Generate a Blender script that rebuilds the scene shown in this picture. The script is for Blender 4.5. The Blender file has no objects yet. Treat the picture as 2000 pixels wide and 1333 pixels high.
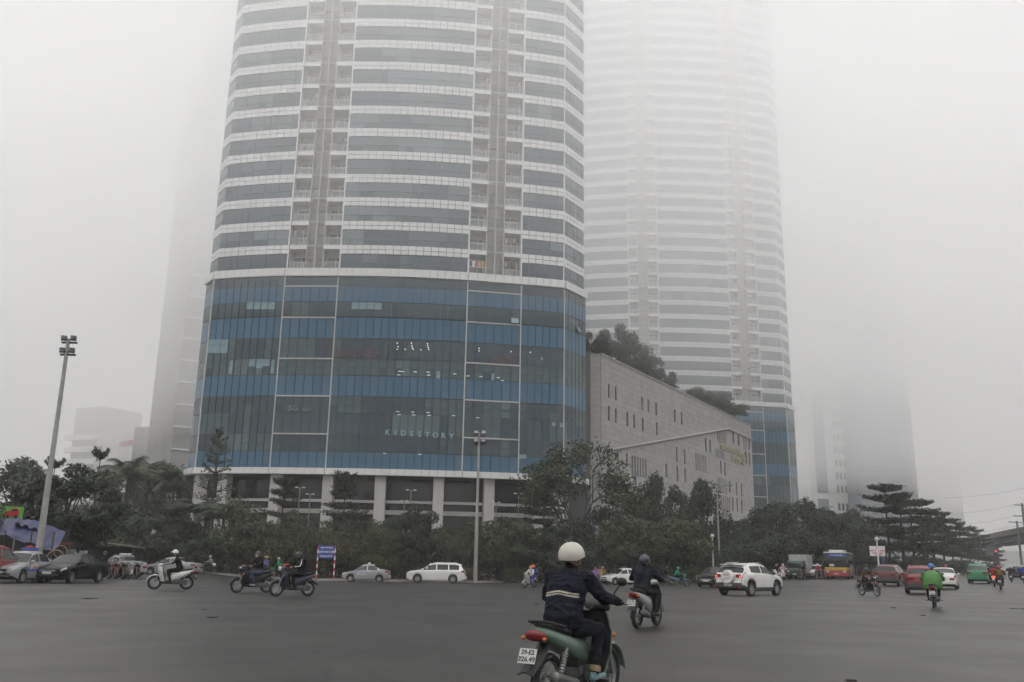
import bpy, bmesh, math, random
import numpy as np
from mathutils import Vector, Matrix
R_ = random.Random(7)
scene = bpy.context.scene
COL = scene.collection
# ------------------------------------------------------------------ camera
FPX, CAM_H, PITCH, ROLL = 1748.7, 1.45, math.radians(13.767), math.radians(1.0725)
cd = bpy.data.cameras.new('camera'); cam = bpy.data.objects.new('camera', cd); COL.objects.link(cam)
cd.sensor_width = 36.0; cd.lens = FPX / 2000 * 36; cd.clip_start = .1; cd.clip_end = 6000
_r0 = Vector((1, 0, 0)); _u0 = Vector((0, -math.sin(PITCH), math.cos(PITCH))); _f = Vector((0, math.cos(PITCH), math.sin(PITCH)))
_r = _r0 * math.cos(ROLL) + _u0 * math.sin(ROLL); _u = _u0 * math.cos(ROLL) - _r0 * math.sin(ROLL)
cam.matrix_world = Matrix(((_r.x, _u.x, -_f.x, 0), (_r.y, _u.y, -_f.y, 0), (_r.z, _u.z, -_f.z, CAM_H), (0, 0, 0, 1)))
scene.camera = cam
# ------------------------------------------------------------------ sky: flat overcast daylight
SUN_EL, SUN_AZ = math.radians(55), math.radians(200)      # azimuth clockwise from +Y (behind the camera, a little left)
w = bpy.data.worlds.new('World'); scene.world = w; w.use_nodes = True
nt = w.node_tree; nt.nodes.clear()
sky = nt.nodes.new('ShaderNodeTexSky'); sky.sky_type = 'NISHITA'; sky.sun_disc = False
sky.sun_elevation = SUN_EL; sky.sun_rotation = SUN_AZ; sky.air_density = 1.0; sky.dust_density = 6.0
hs = nt.nodes.new('ShaderNodeHueSaturation'); hs.inputs['Saturation'].default_value = .10
# overcast luminance law: L = Lz (1 + 2 sin el) / 3
geo = nt.nodes.new('ShaderNodeTexCoord'); sep = nt.nodes.new('ShaderNodeSeparateXYZ')
mr = nt.nodes.new('ShaderNodeMapRange'); mr.inputs['From Min'].default_value = 0; mr.inputs['From Max'].default_value = 1
mr.inputs['To Min'].default_value = .70; mr.inputs['To Max'].default_value = 1.55
mul = nt.nodes.new('ShaderNodeMixRGB'); mul.blend_type = 'MULTIPLY'; mul.inputs[0].default_value = 1
bg = nt.nodes.new('ShaderNodeBackground'); bg.inputs['Strength'].default_value = .15
wo = nt.nodes.new('ShaderNodeOutputWorld')
L = nt.links.new
L(sky.outputs[0], hs.inputs['Color']); L(geo.outputs['Generated'], sep.inputs[0]); L(sep.outputs['Z'], mr.inputs['Value'])
L(hs.outputs[0], mul.inputs[1]); L(mr.outputs[0], mul.inputs[2]); L(mul.outputs[0], bg.inputs['Color']); L(bg.outputs[0], wo.inputs[0])
sd = bpy.data.lights.new('sun', 'SUN'); sd.energy = 1.5; sd.angle = math.radians(40); sd.color = (1, .975, .94)
sun = bpy.data.objects.new('sun', sd); COL.objects.link(sun)
_sd = Vector((math.sin(SUN_AZ) * math.cos(SUN_EL), math.cos(SUN_AZ) * math.cos(SUN_EL), math.sin(SUN_EL)))
sun.rotation_euler = _sd.to_track_quat('Z', 'Y').to_euler(); sun.location = (0, -20, 60)
vs = scene.view_settings; vs.view_transform = 'Standard'; vs.look = 'None'; vs.exposure = 0.93; vs.gamma = 1; vs.use_curve_mapping = False
cy = scene.cycles
cy.use_denoising = True; cy.max_bounces = 9; cy.diffuse_bounces = 3; cy.glossy_bounces = 2; cy.transmission_bounces = 3
cy.volume_bounces = 6; cy.transparent_max_bounces = 6; cy.use_adaptive_sampling = True; cy.adaptive_threshold = .02
HAZE_D, MIST_D, CLOUD_D, CLOUD_Z, CLOUD_Z2 = .0007, .0090, .0172, 31.52, 64.975

# ------------------------------------------------------------------ helpers
def ray(px, py):
    x, y = px - 1000, -(py - 666.5)
    d = _r * x + _u * y + _f * FPX
    return d
def aty(px, py, Y):
    d = ray(px, py); return d * (Y / d.y) + Vector((0, 0, CAM_H))
def sstep(a, b, x):
    t = min(1, max(0, (x - a) / (b - a))); return t * t * (3 - 2 * t)
def gz(x, y):
    """height of the street: a shallow dip towards the far corner, a slight rise to the right"""
    dip = -.58 * sstep(38, 76, y) * (1 - sstep(8, 32, x)) * sstep(-36, -16, x)
    return dip + .25 * sstep(24, 50, x) * sstep(30, 62, y)
def ong(px, py, lift=0.):
    """point of the street under a pixel"""
    d = ray(px, py); Y = 40.
    for _ in range(60):
        p = d * (Y / d.y); z = gz(p.x, Y) + lift
        if d.z > -1e-4: break
        Yn = (z - CAM_H) / d.z * d.y
        Y = .5 * Y + .5 * min(400, max(2, Yn))
    return Vector((d.x * Y / d.y, Y, gz(d.x * Y / d.y, Y) + lift))
def gat(px, Y, lift=0.):
    """street point in the column of pixel px (at the horizon) at depth Y"""
    d = ray(px, 1095 + .0187 * (px - 1000)); x = d.x * Y / d.y
    return Vector((x, Y, gz(x, Y) + lift))

_MATS = {}
def mat(name, col, rough=.6, metal=0., var=0., scale=4., bump=0., bscale=None, emit=0., spec=.5, coat=0., col2=None, alpha=1., detail=4., coord='Object', stretch=None, sheen=0.):
    if name in _MATS: return _MATS[name]
    m = bpy.data.materials.new(name); m.use_nodes = True; _MATS[name] = m
    n = m.node_tree.nodes; l = m.node_tree.links.new; b = n['Principled BSDF']
    c4 = (*col, 1)
    b.inputs['Base Color'].default_value = c4; b.inputs['Roughness'].default_value = rough; b.inputs['Metallic'].default_value = metal
    b.inputs['Specular IOR Level'].default_value = spec
    if coat: b.inputs['Coat Weight'].default_value = coat; b.inputs['Coat Roughness'].default_value = .08
    if sheen: b.inputs['Sheen Weight'].default_value = sheen
    if emit: b.inputs['Emission Color'].default_value = c4; b.inputs['Emission Strength'].default_value = emit
    if var or col2 or bump:
        tc = n.new('ShaderNodeTexCoord'); src = tc.outputs[coord]
        if stretch:
            mp = n.new('ShaderNodeMapping'); mp.inputs['Scale'].default_value = stretch; l(src, mp.inputs[0]); src = mp.outputs[0]
        nz = n.new('ShaderNodeTexNoise'); nz.inputs['Scale'].default_value = scale; nz.inputs['Detail'].default_value = detail; nz.inputs['Roughness'].default_value = .65
        l(src, nz.inputs['Vector'])
        if var or col2:
            rp = n.new('ShaderNodeValToRGB'); rp.color_ramp.elements[0].position = .3; rp.color_ramp.elements[1].position = .7
            a = col2 if col2 else tuple(max(0, c * (1 - var)) for c in col)
            e = col if col2 else tuple(min(1, c * (1 + var)) for c in col)
            rp.color_ramp.elements[0].color = (*a, 1); rp.color_ramp.elements[1].color = (*e, 1)
            l(nz.outputs['Fac'], rp.inputs[0]); l(rp.outputs[0], b.inputs['Base Color'])
        if bump:
            n2 = nz
            if bscale:
                n2 = n.new('ShaderNodeTexNoise'); n2.inputs['Scale'].default_value = bscale; n2.inputs['Detail'].default_value = 3; l(src, n2.inputs['Vector'])
            bp = n.new('ShaderNodeBump'); bp.inputs['Strength'].default_value = bump; bp.inputs['Distance'].default_value = .02
            l(n2.outputs['Fac'], bp.inputs['Height']); l(bp.outputs[0], b.inputs['Normal'])
    return m

def link(o, parent=None):
    COL.objects.link(o)
    if parent is not None: o.parent = parent
    return o
def tag(o, label=None, cat=None, group=None, kind=None):
    if label: o['label'] = label
    if cat: o['category'] = cat
    if group: o['group'] = group
    if kind: o['kind'] = kind
    return o
def empty(name, loc=(0, 0, 0), rz=0., label=None, cat=None, group=None):
    o = bpy.data.objects.new(name, None); o.location = loc; o.rotation_euler = (0, 0, rz); o.empty_display_size = .2
    link(o); return tag(o, label, cat, group)
def copy_tree(o, parent=None):
    c = o.copy(); link(c); c.parent = parent
    if parent is not None: c.matrix_parent_inverse = o.matrix_parent_inverse
    for ch in list(o.children): copy_tree(ch, c)
    return c

class MB:
    """collects shapes for ONE mesh"""
    def __init__(s): s.v, s.f, s.m = [], [], []
    def add(s, vs, fs, mi=0):
        o = len(s.v); s.v += [tuple(p) for p in vs]; s.f += [tuple(i + o for i in f) for f in fs]; s.m += [mi] * len(fs); return s
    def box(s, c, d, rz=0., mi=0, M=None, top=1.):
        hx, hy, hz = d[0] / 2, d[1] / 2, d[2] / 2
        p = [(-hx, -hy, -hz), (hx, -hy, -hz), (hx, hy, -hz), (-hx, hy, -hz), (-hx * top, -hy * top, hz), (hx * top, -hy * top, hz), (hx * top, hy * top, hz), (-hx * top, hy * top, hz)]
        if M is not None: p = [tuple(M @ Vector(q)) for q in p]
        ca, sa = math.cos(rz), math.sin(rz)
        p = [(x * ca - y * sa + c[0], x * sa + y * ca + c[1], z + c[2]) for x, y, z in p]
        return s.add(p, [(0, 3, 2, 1), (4, 5, 6, 7), (0, 1, 5, 4), (1, 2, 6, 5), (2, 3, 7, 6), (3, 0, 4, 7)], mi)
    def bbox(s, c, d, b=.01, mi=0, rz=0., M=None):
        """box with chamfered edges"""
        hx, hy, hz = d[0] / 2, d[1] / 2, d[2] / 2; b = min(b, hx * .49, hy * .49, hz * .49)
        bm = bmesh.new(); bmesh.ops.create_cube(bm, size=1)
        for v in bm.verts: v.co = Vector((v.co.x * 2 * hx, v.co.y * 2 * hy, v.co.z * 2 * hz))
        bmesh.ops.bevel(bm, geom=bm.edges[:], offset=b, segments=2, affect='EDGES', profile=.6)
        bm.verts.ensure_lookup_table()
        T = Matrix.Translation(Vector(c)) @ Matrix.Rotation(rz, 4, 'Z') @ (M.to_4x4() if M is not None else Matrix())
        vs = [tuple(T @ v.co) for v in bm.verts]; fs = [[v.index for v in f.verts] for f in bm.faces]; bm.free()
        return s.add(vs, fs, mi)
    def loft(s, rings, mi=0, cap=True, closed=True):
        n = len(rings[0]); vs = [p for r in rings for p in r]; fs = []
        for i in range(len(rings) - 1):
            for j in range(n if closed else n - 1):
                k = (j + 1) % n; fs.append((i * n + j, i * n + k, (i + 1) * n + k, (i + 1) * n + j))
        if cap: fs.append(tuple(range(n))[::-1]); fs.append(tuple((len(rings) - 1) * n + j for j in range(n)))
        return s.add(vs, fs, mi)
    def tube(s, pts, rad, n=8, mi=0, cap=True, flat=1., up=(0, 0, 1)):
        """tube along a polyline; rad one value or a list"""
        pts = [Vector(p) for p in pts]; rr = rad if hasattr(rad, '__len__') else [rad] * len(pts); rings = []; prev = None
        for i, p in enumerate(pts):
            a = pts[max(0, i - 1)]; b = pts[min(len(pts) - 1, i + 1)]; t = (b - a)
            if t.length < 1e-9: t = Vector((0, 0, 1))
            t.normalize()
            if prev is None:
                ref = Vector(up) if abs(t.dot(Vector(up))) < .95 else Vector((1, 0, 0))
                e1 = ref.cross(t).normalized()
            else:
                e1 = prev - t * prev.dot(t)
                e1 = e1.normalized() if e1.length > 1e-6 else t.orthogonal().normalized()
            e2 = t.cross(e1); prev = e1
            rings.append([tuple(p + e1 * (math.cos(2 * math.pi * k / n) * rr[i]) + e2 * (math.sin(2 * math.pi * k / n) * rr[i] * flat)) for k in range(n)])
        return s.loft(rings, mi, cap)
    def cyl(s, a, b, r, r2=None, n=12, mi=0): return s.tube([a, b], [r, r if r2 is None else r2], n, mi)
    def ell(s, c, r, nu=12, nv=8, mi=0, M=None):
        vs, fs = [], []
        for i in range(nv + 1):
            t = math.pi * i / nv
            for j in range(nu):
                a = 2 * math.pi * j / nu
                p = Vector((r[0] * math.sin(t) * math.cos(a), r[1] * math.sin(t) * math.sin(a), r[2] * math.cos(t)))
                if M is not None: p = M @ p
                vs.append((p.x + c[0], p.y + c[1], p.z + c[2]))
        for i in range(nv):
            for j in range(nu):
                k = (j + 1) % nu; fs.append((i * nu + j, (i + 1) * nu + j, (i + 1) * nu + k, i * nu + k))
        return s.add(vs, fs, mi)
    def lathe(s, prof, axis='y', c=(0, 0, 0), n=24, mi=0, closed=False):
        """profile (radius, along axis)"""
        vs, fs = [], []; m = len(prof)
        for j in range(n):
            a = 2 * math.pi * j / n; ca, sa = math.cos(a), math.sin(a)
            for r, h in prof:
                p = (r * ca, h, r * sa) if axis == 'y' else ((r * ca, r * sa, h) if axis == 'z' else (h, r * ca, r * sa))
                vs.append((p[0] + c[0], p[1] + c[1], p[2] + c[2]))
        for j in range(n):
            k = (j + 1) % n
            for i in range(m if closed else m - 1):
                i2 = (i + 1) % m; fs.append((j * m + i, j * m + i2, k * m + i2, k * m + i))
        return s.add(vs, fs, mi)
    def plate(s, fn, nu, nv, th, mi=0):
        """curved plate: fn(u, v) -> point with u, v in 0..1, given a thickness along its normals"""
        g = [[Vector(fn(i / nu, j / nv)) for j in range(nv + 1)] for i in range(nu + 1)]; A, B = [], []
        for i in range(nu + 1):
            for j in range(nv + 1):
                du = g[min(nu, i + 1)][j] - g[max(0, i - 1)][j]; dv = g[i][min(nv, j + 1)] - g[i][max(0, j - 1)]
                nn = du.cross(dv); nn = nn.normalized() if nn.length > 1e-9 else Vector((0, 0, 1))
                A.append(tuple(g[i][j] + nn * th / 2)); B.append(tuple(g[i][j] - nn * th / 2))
        N = len(A); id_ = lambda i, j: i * (nv + 1) + j; fs = []
        for i in range(nu):
            for j in range(nv):
                q = (id_(i, j), id_(i + 1, j), id_(i + 1, j + 1), id_(i, j + 1)); fs.append(q); fs.append(tuple(k + N for k in q[::-1]))
        rim = [id_(i, 0) for i in range(nu + 1)] + [id_(nu, j) for j in range(1, nv + 1)] + [id_(i, nv) for i in range(nu - 1, -1, -1)] + [id_(0, j) for j in range(nv - 1, 0, -1)]
        for a, b in zip(rim, rim[1:] + rim[:1]): fs.append((b, a, a + N, b + N))
        return s.add(A + B, fs, mi)
    def mesh(s, name, mats, smooth=None):
        me = bpy.data.meshes.new(name); me.from_pydata(s.v, [], s.f)
        for m in (mats if isinstance(mats, (list, tuple)) else [mats]): me.materials.append(m)
        if any(s.m): me.polygons.foreach_set('material_index', s.m)
        if smooth is not None:
            me.polygons.foreach_set('use_smooth', [True] * len(me.polygons)); me.set_sharp_from_angle(angle=math.radians(smooth))
        me.validate(); me.update(); return me
    def build(s, name, mats, parent=None, smooth=None, label=None, cat=None, group=None, kind=None):
        o = bpy.data.objects.new(name, s.mesh(name, mats, smooth)); link(o, parent); return tag(o, label, cat, group, kind)

def obj(name, me, parent=None, loc=(0, 0, 0), rz=0., scale=None):
    o = bpy.data.objects.new(name, me); o.location = loc; o.rotation_euler = (0, 0, rz)
    if scale is not None: o.scale = scale
    return link(o, parent)
def text_mesh(txt, size, depth, m, align='CENTER', bold=0.0, sx=1.):
    cu = bpy.data.curves.new('lettering', 'FONT'); cu.body = txt; cu.size = size; cu.extrude = depth; cu.align_x = align; cu.align_y = 'CENTER'; cu.offset = bold
    cu.resolution_u = 2
    o = bpy.data.objects.new('lettering', cu); COL.objects.link(o); dg = bpy.context.evaluated_depsgraph_get()
    me = bpy.data.meshes.new_from_object(o.evaluated_get(dg)); bpy.data.objects.remove(o)
    me.materials.clear(); me.materials.append(m)
    if sx != 1.: me.transform(Matrix.Diagonal((sx, 1, 1, 1)))
    return me
def lettering(txt, size, depth, m, parent, loc, rot, bold=0., sx=1., name='lettering'):
    o = bpy.data.objects.new(name, text_mesh(txt, size, depth, m, bold=bold, sx=sx)); o.location = loc; o.rotation_euler = rot
    return link(o, parent)
# ------------------------------------------------------------------ materials of the setting
def asphalt():
    m = bpy.data.materials.new('asphalt'); m.use_nodes = True; n = m.node_tree.nodes; l = m.node_tree.links.new; b = n['Principled BSDF']
    tc = n.new('ShaderNodeTexCoord'); co = tc.outputs['Object']
    def noise(sc, det=4, st=None, rough=.6):
        src = co
        if st:
            mp = n.new('ShaderNodeMapping'); mp.inputs['Scale'].default_value = st[:3]; mp.inputs['Rotation'].default_value = (0, 0, st[3]); l(co, mp.inputs[0]); src = mp.outputs[0]
        x = n.new('ShaderNodeTexNoise'); x.inputs['Scale'].default_value = sc; x.inputs['Detail'].default_value = det; x.inputs['Roughness'].default_value = rough; l(src, x.inputs['Vector']); return x.outputs['Fac']
    def ramp(f, a, b_, ca, cb):
        r = n.new('ShaderNodeValToRGB'); r.color_ramp.elements[0].position = a; r.color_ramp.elements[1].position = b_
        r.color_ramp.elements[0].color = (*ca, 1); r.color_ramp.elements[1].color = (*cb, 1); l(f, r.inputs[0]); return r.outputs[0]
    def mixc(kind, fac, a, b_):
        x = n.new('ShaderNodeMixRGB'); x.blend_type = kind; x.inputs[0].default_value = fac; l(a, x.inputs[1]); l(b_, x.inputs[2]); return x.outputs[0]
    base = ramp(noise(.22, 6), .34, .68, (.036, .0332, .0305), (.045, .0416, .0382))
    st1 = ramp(noise(.5, 5, (.12, 1.3, 1, -math.radians(58))), .35, .65, (.90, .90, .90), (1.07, 1.07, 1.07))
    st2 = ramp(noise(.35, 5, (.10, 1.0, 1, 0.05)), .35, .65, (.95, .95, .95), (1.04, 1.04, 1.04))
    spk = ramp(noise(70, 2), .3, .72, (.72, .72, .72), (1.3, 1.3, 1.3))
    stain = ramp(noise(.9, 6), .60, .74, (1, 1, 1), (.55, .54, .53))
    c = mixc('MULTIPLY', 1, mixc('MULTIPLY', 1, mixc('MULTIPLY', 1, base, st1), st2), spk); c = mixc('MULTIPLY', .8, c, stain)
    vo = n.new('ShaderNodeTexVoronoi'); vo.feature = 'DISTANCE_TO_EDGE'; vo.inputs['Scale'].default_value = .12
    wp = n.new('ShaderNodeMixRGB'); wp.inputs[0].default_value = .12; nz = n.new('ShaderNodeTexNoise'); nz.inputs['Scale'].default_value = .8; nz.inputs['Detail'].default_value = 5
    l(co, nz.inputs['Vector']); l(co, wp.inputs[1]); l(nz.outputs['Color'], wp.inputs[2]); l(wp.outputs[0], vo.inputs['Vector'])
    crack = ramp(vo.outputs['Distance'], .0012, .003, (.55, .55, .55), (1, 1, 1)); c = mixc('MULTIPLY', .75, c, crack)
    wv = n.new('ShaderNodeTexWave'); wv.inputs['Scale'].default_value = .085; wv.inputs['Distortion'].default_value = 5; wv.inputs['Detail'].default_value = 3; wv.inputs['Detail Scale'].default_value = .6
    mpw = n.new('ShaderNodeMapping'); mpw.inputs['Rotation'].default_value = (0, 0, -math.radians(32)); l(co, mpw.inputs[0]); l(mpw.outputs[0], wv.inputs['Vector'])
    c = mixc('MULTIPLY', 1, c, ramp(wv.outputs['Fac'], .1, .9, (.90, .90, .90), (1.05, 1.05, 1.05)))
    v2 = n.new('ShaderNodeTexVoronoi'); v2.inputs['Scale'].default_value = .07; v2.distance = 'CHEBYCHEV'; l(wp.outputs[0], v2.inputs['Vector'])
    c = mixc('MULTIPLY', 1, c, ramp(v2.outputs['Color'], .2, .8, (.92, .92, .92), (1.05, 1.05, 1.05)))
    l(c, b.inputs['Base Color'])
    rr = ramp(noise(.3, 5), .35, .7, (.38, .38, .38), (.47, .47, .47)); l(rr, b.inputs['Roughness'])
    bp = n.new('ShaderNodeBump'); bp.inputs['Strength'].default_value = .35; bp.inputs['Distance'].default_value = .012; l(noise(55, 3), bp.inputs['Height']); l(bp.outputs[0], b.inputs['Normal'])
    return m
ASPHALT = asphalt()
PAVE = mat('paving', (.115, .092, .080), .8, var=.3, scale=.7, bump=.3, bscale=14)
KERB = mat('kerb_stone', (.25, .235, .22), .8, var=.25, scale=1.2)
EARTH = mat('earth', (.055, .05, .04), .9, var=.3, scale=.5)
LINE = mat('road_paint', (.30, .29, .28), .7, col2=(.11, .11, .108), scale=2.2, detail=6)
WHITEP = WHITEP_ = mat('white_panel', (.71, .71, .70), .38, var=.05, scale=.6); WHITEQ = mat('white_panel_fog_grey', (.60, .60, .595), .5, var=.06, scale=.3)  # WHITEQ: same white cladding on the far tower, fog dimming painted in as grey
TRIMW = mat('trim_metal', (.50, .49, .47), .45)
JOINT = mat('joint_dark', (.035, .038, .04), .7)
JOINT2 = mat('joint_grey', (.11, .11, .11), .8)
BLUEP = mat('blue_panel', (.046, .122, .200), .14, var=.10, scale=.25, spec=.5)
BLUEP2 = mat('blue_panel_pale', (.056, .134, .212), .14, var=.10, scale=.25, spec=.5)
def glass(name, c, r=.10): return mat(name, c, r, var=.22, scale=.9, spec=.55)
GL = [glass('glass_dark', (.030, .056, .070)), glass('glass_grey', (.044, .074, .088)), glass('glass_teal', (.062, .100, .110)), glass('glass_curtain', (.090, .134, .142), .16), glass('glass_blind', (.19, .29, .33), .2)]
UG = [glass('flat_glass_dark', (.030, .054, .072)), glass('flat_glass', (.044, .074, .096)), glass('flat_glass_curtain', (.085, .115, .13), .15), glass('flat_glass_pale', (.13, .17, .19), .2)]
BEIGE = mat('balcony_wall', (.45, .42, .38), .8, var=.08, scale=.5)
FRAME = mat('white_frame', (.66, .66, .64), .4)
SLAT = mat('louvre_slat', (.50, .49, .46), .5)
ACU = mat('air_conditioner', (.30, .29, .27), .6, var=.2, scale=3)
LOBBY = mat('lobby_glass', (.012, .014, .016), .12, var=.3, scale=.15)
STONE = [mat('stone_a', (.38, .375, .36), .75, var=.07, scale=.45, bump=.1, bscale=6), mat('stone_b', (.355, .35, .338), .75, var=.07, scale=.45, bump=.1, bscale=6), mat('stone_c', (.40, .395, .38), .75, var=.10, scale=.45)]
LAMPW = mat('lit_lamp', (1, .93, .80), .5, emit=.42)
LAMPC = mat('lit_tube', (.80, .95, 1), .5, emit=.16)

# ------------------------------------------------------------------ ground, road, pavement
g = MB(); g.add([(-1500, -1400, -1.6), (1500, -1400, -1.6), (1500, 1500, -1.6), (-1500, 1500, -1.6)], [(0, 1, 2, 3)]); tag(g.build('ground', EARTH), 'dark bare earth far beyond the crossing', 'ground', kind='structure')
def sheet(name, xs, ys, fz, m, label):
    b = MB(); nx = len(xs)
    vs = [(x, y, fz(x, y)) for y in ys for x in xs]
    fs = [(j * nx + i, j * nx + i + 1, (j + 1) * nx + i + 1, (j + 1) * nx + i) for j in range(len(ys) - 1) for i in range(nx - 1)]
    b.add(vs, fs); return tag(b.build(name, m, smooth=60), label, name, kind='structure')
xs = list(np.arange(-400, -80, 32)) + list(np.arange(-80, 120, 2.5)) + list(np.arange(120, 720, 40))
ys = list(np.arange(-60, 120, 2.5)) + list(np.arange(120, 700, 20))
sheet('road', xs, ys, gz, ASPHALT, 'wide grey asphalt crossing')
U = Vector((.513, .858, 0)); V = Vector((.858, -.513, 0))          # street direction (32 degrees right) and its right-hand side
kerb_px = [(200, 1107), (262, 1110), (330, 1113), (385, 1118), (440, 1124), (520, 1131), (620, 1134.5), (760, 1137), (930, 1138), (1100, 1138.5), (1250, 1137.5), (1330, 1136.5), (1400, 1134), (1445, 1129), (1490, 1124.5), (1540, 1121.5)]
KP = [ong(*p) for p in kerb_px]
KP = [Vector((-85, 150, 0)), Vector((-60, 104, 0))] + KP + [KP[-1] + U * 30, KP[-1] + U * 90, KP[-1] + U * 220]
def dense(pts, step=2.):
    out = []
    for a, b in zip(pts, pts[1:]):
        k = max(1, int((b - a).length / step))
        out += [a.lerp(b, i / k) for i in range(k)]
    return out + [pts[-1]]
KP = dense(KP)
def strip(name, pts, inner, m, h0, label, back):
    b = MB(); n = len(pts); rows = []
    for p in pts:
        q = back(p); rows.append([(p.lerp(q, t)) for t in inner])
    for r in rows:
        for q in r: b.v.append((q.x, q.y, gz(q.x, q.y) + h0))
    k = len(inner)
    for i in range(n - 1):
        for j in range(k - 1): b.f.append((i * k + j, (i + 1) * k + j, (i + 1) * k + j + 1, i * k + j + 1)); b.m.append(0)
    return tag(b.build(name, m, smooth=50), label, name, kind='structure')
CEN = Vector((10, 170, 0))
strip('pavement', KP, [0, .01, .05, .15, .3, .6, .97], PAVE, .13, 'brown paved corner under the trees', lambda p: CEN.lerp(p, .03) if p.y < 150 else p + (CEN - p).normalized() * 45)
def kerb_run(pts, parent_name, label, h=.145):
    b = MB(); n = len(pts)
    for i, p in enumerate(pts):
        a = pts[max(0, i - 1)]; c = pts[min(n - 1, i + 1)]; t = (c - a); t.z = 0; t.normalize(); nn = Vector((-t.y, t.x, 0)); o = p - nn * .24; z = gz(p.x, p.y)
        b.v += [(o.x, o.y, z - .3), (o.x + nn.x * .02, o.y + nn.y * .02, z + h - .02), (o.x + nn.x * .05, o.y + nn.y * .05, z + h), (p.x, p.y, z + h), (p.x, p.y, z - .3)]
    for i in range(n - 1):
        for j in range(4): b.f.append((i * 5 + j, (i + 1) * 5 + j, (i + 1) * 5 + j + 1, i * 5 + j + 1)); b.m.append(0)
    return tag(b.build(parent_name, KERB), label, 'kerb', kind='structure')
kerb_run(KP, 'kerb', 'pale kerb round the far corner')
# planted median of the right-hand street
MED0 = gat(1728, 97); 
medp = dense([MED0 + U * d_ for d_ in (0, 20, 60, 120, 260)], 4.)
def med_outline():
    left = [p - V * 2.6 for p in medp]; right = [p + V * 2.6 for p in medp]; tip = [medp[0] - U * 2.4 - V * 1.2, medp[0] - U * 3.0, medp[0] - U * 2.4 + V * 1.2]
    return left[::-1] + tip + right
MO = med_outline(); b = MB(); k = len(MO) // 2
def medz(p): return gz(p.x, p.y)
vs = [(p.x, p.y, medz(p) + .15) for p in MO]; nL = len(medp)
fs = [(i, i + 1, len(MO) - 2 - i, len(MO) - 1 - i) for i in range(0, nL)]; fs.append((nL, nL + 1, nL + 2))
b.add(vs, fs); tag(b.build('median', EARTH), 'planted median strip of the right-hand street', 'median', kind='structure')
kerb_run(MO, 'median_kerb', 'low kerb round the planted median')
# worn paint: dashes, stop lines, an arc
b = MB()
def paint(b, p, q, wdt, lift=.006):
    pts = dense([p, q], 1.5); t = (q - p); t.z = 0; t.normalize(); nn = Vector((-t.y, t.x, 0)) * wdt / 2
    for a, c in zip(pts, pts[1:]):
        vs = [a - nn, c - nn, c + nn, a + nn]; b.add([(v.x, v.y, gz(v.x, v.y) + lift) for v in vs], [(0, 1, 2, 3)])
for x0, x1, y_ in ((1868, 1880, 1136.5), (1893, 1906, 1137), (1918, 1926, 1137.3), (1965, 1976, 1139)): paint(b, ong(x0, y_), ong(x1, y_ + .2), .45)
paint(b, ong(1420, 1196), ong(1665, 1181), .16); paint(b, ong(1665, 1181), ong(1800, 1177), .16)
paint(b, ong(675, 1141), ong(760, 1141.4), .16); paint(b, ong(798, 1142.2), ong(910, 1142.6), .18)
arc = [(1950, 1193), (1962, 1196.5), (1978, 1199), (2000, 1201)]
for p, q in zip(arc, arc[1:]): paint(b, ong(*p), ong(*q), .12)
paint(b, ong(1890, 1183), ong(1935, 1185), .10); paint(b, ong(1655, 1127.5), ong(1700, 1128.5), .3)
tag(b.build('road_marking', LINE), 'worn white road paint on the asphalt', 'road marking', kind='structure')

# ------------------------------------------------------------------ towers
PL = [Vector(p) for p in ((-41.6, 116.6, 0), (-39.617, 113.859, 0), (-29.735, 111.832, 0), (-22.761, 111.414, 0), (-5.933, 112.261, 0), (1.089, 113.617, 0), (6.865, 114.968, 0), (10.1, 119.7, 0))]
SEG = [(0, 1, 4, 0., 'face'), (1, 2, 10, .18, 'face'), (2, 3, 6, 0., 'strip'), (3, 4, 17, .45, 'face'), (4, 5, 6, 0., 'strip'), (5, 6, 6, .08, 'face'), (6, 7, 6, 0., 'face')]
ROWS = [(12.14, 14.17, 'b'), (14.17, 16.34, 'h'), (16.34, 18.99, 'g'), (18.99, 21.14, 'h'), (21.14, 23.84, 'b'), (23.84, 25.97, 'h'), (25.97, 28.66, 'g'), (28.66, 31.50, 'b'), (31.54, 33.51, 'h2'), (33.51, 35.61, 'b'), (35.61, 36.90, 'g')]
FL0, FLH = 38.06, 3.365
unit = MB(); unit.box((0, 0, 0), (1, .08, 1)); UNIT = {}
def unit_mesh(m):
    if m.name not in UNIT: UNIT[m.name] = unit.mesh('pane', m)
    return UNIT[m.name]
def offs(A, B, d):
    t = (B - A).normalized(); return Vector((t.y, -t.x, 0)) * d
def seg_pts(si, inset=0., n=None):
    a, b_, k, bul, _ = SEG[si]; A, B = PL[a], PL[b_]; o = offs(A, B, 1.); n = n or k
    return [A.lerp(B, i / n) + o * (bul * 4 * (i / n) * (1 - i / n) - inset) for i in range(n + 1)]
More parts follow.
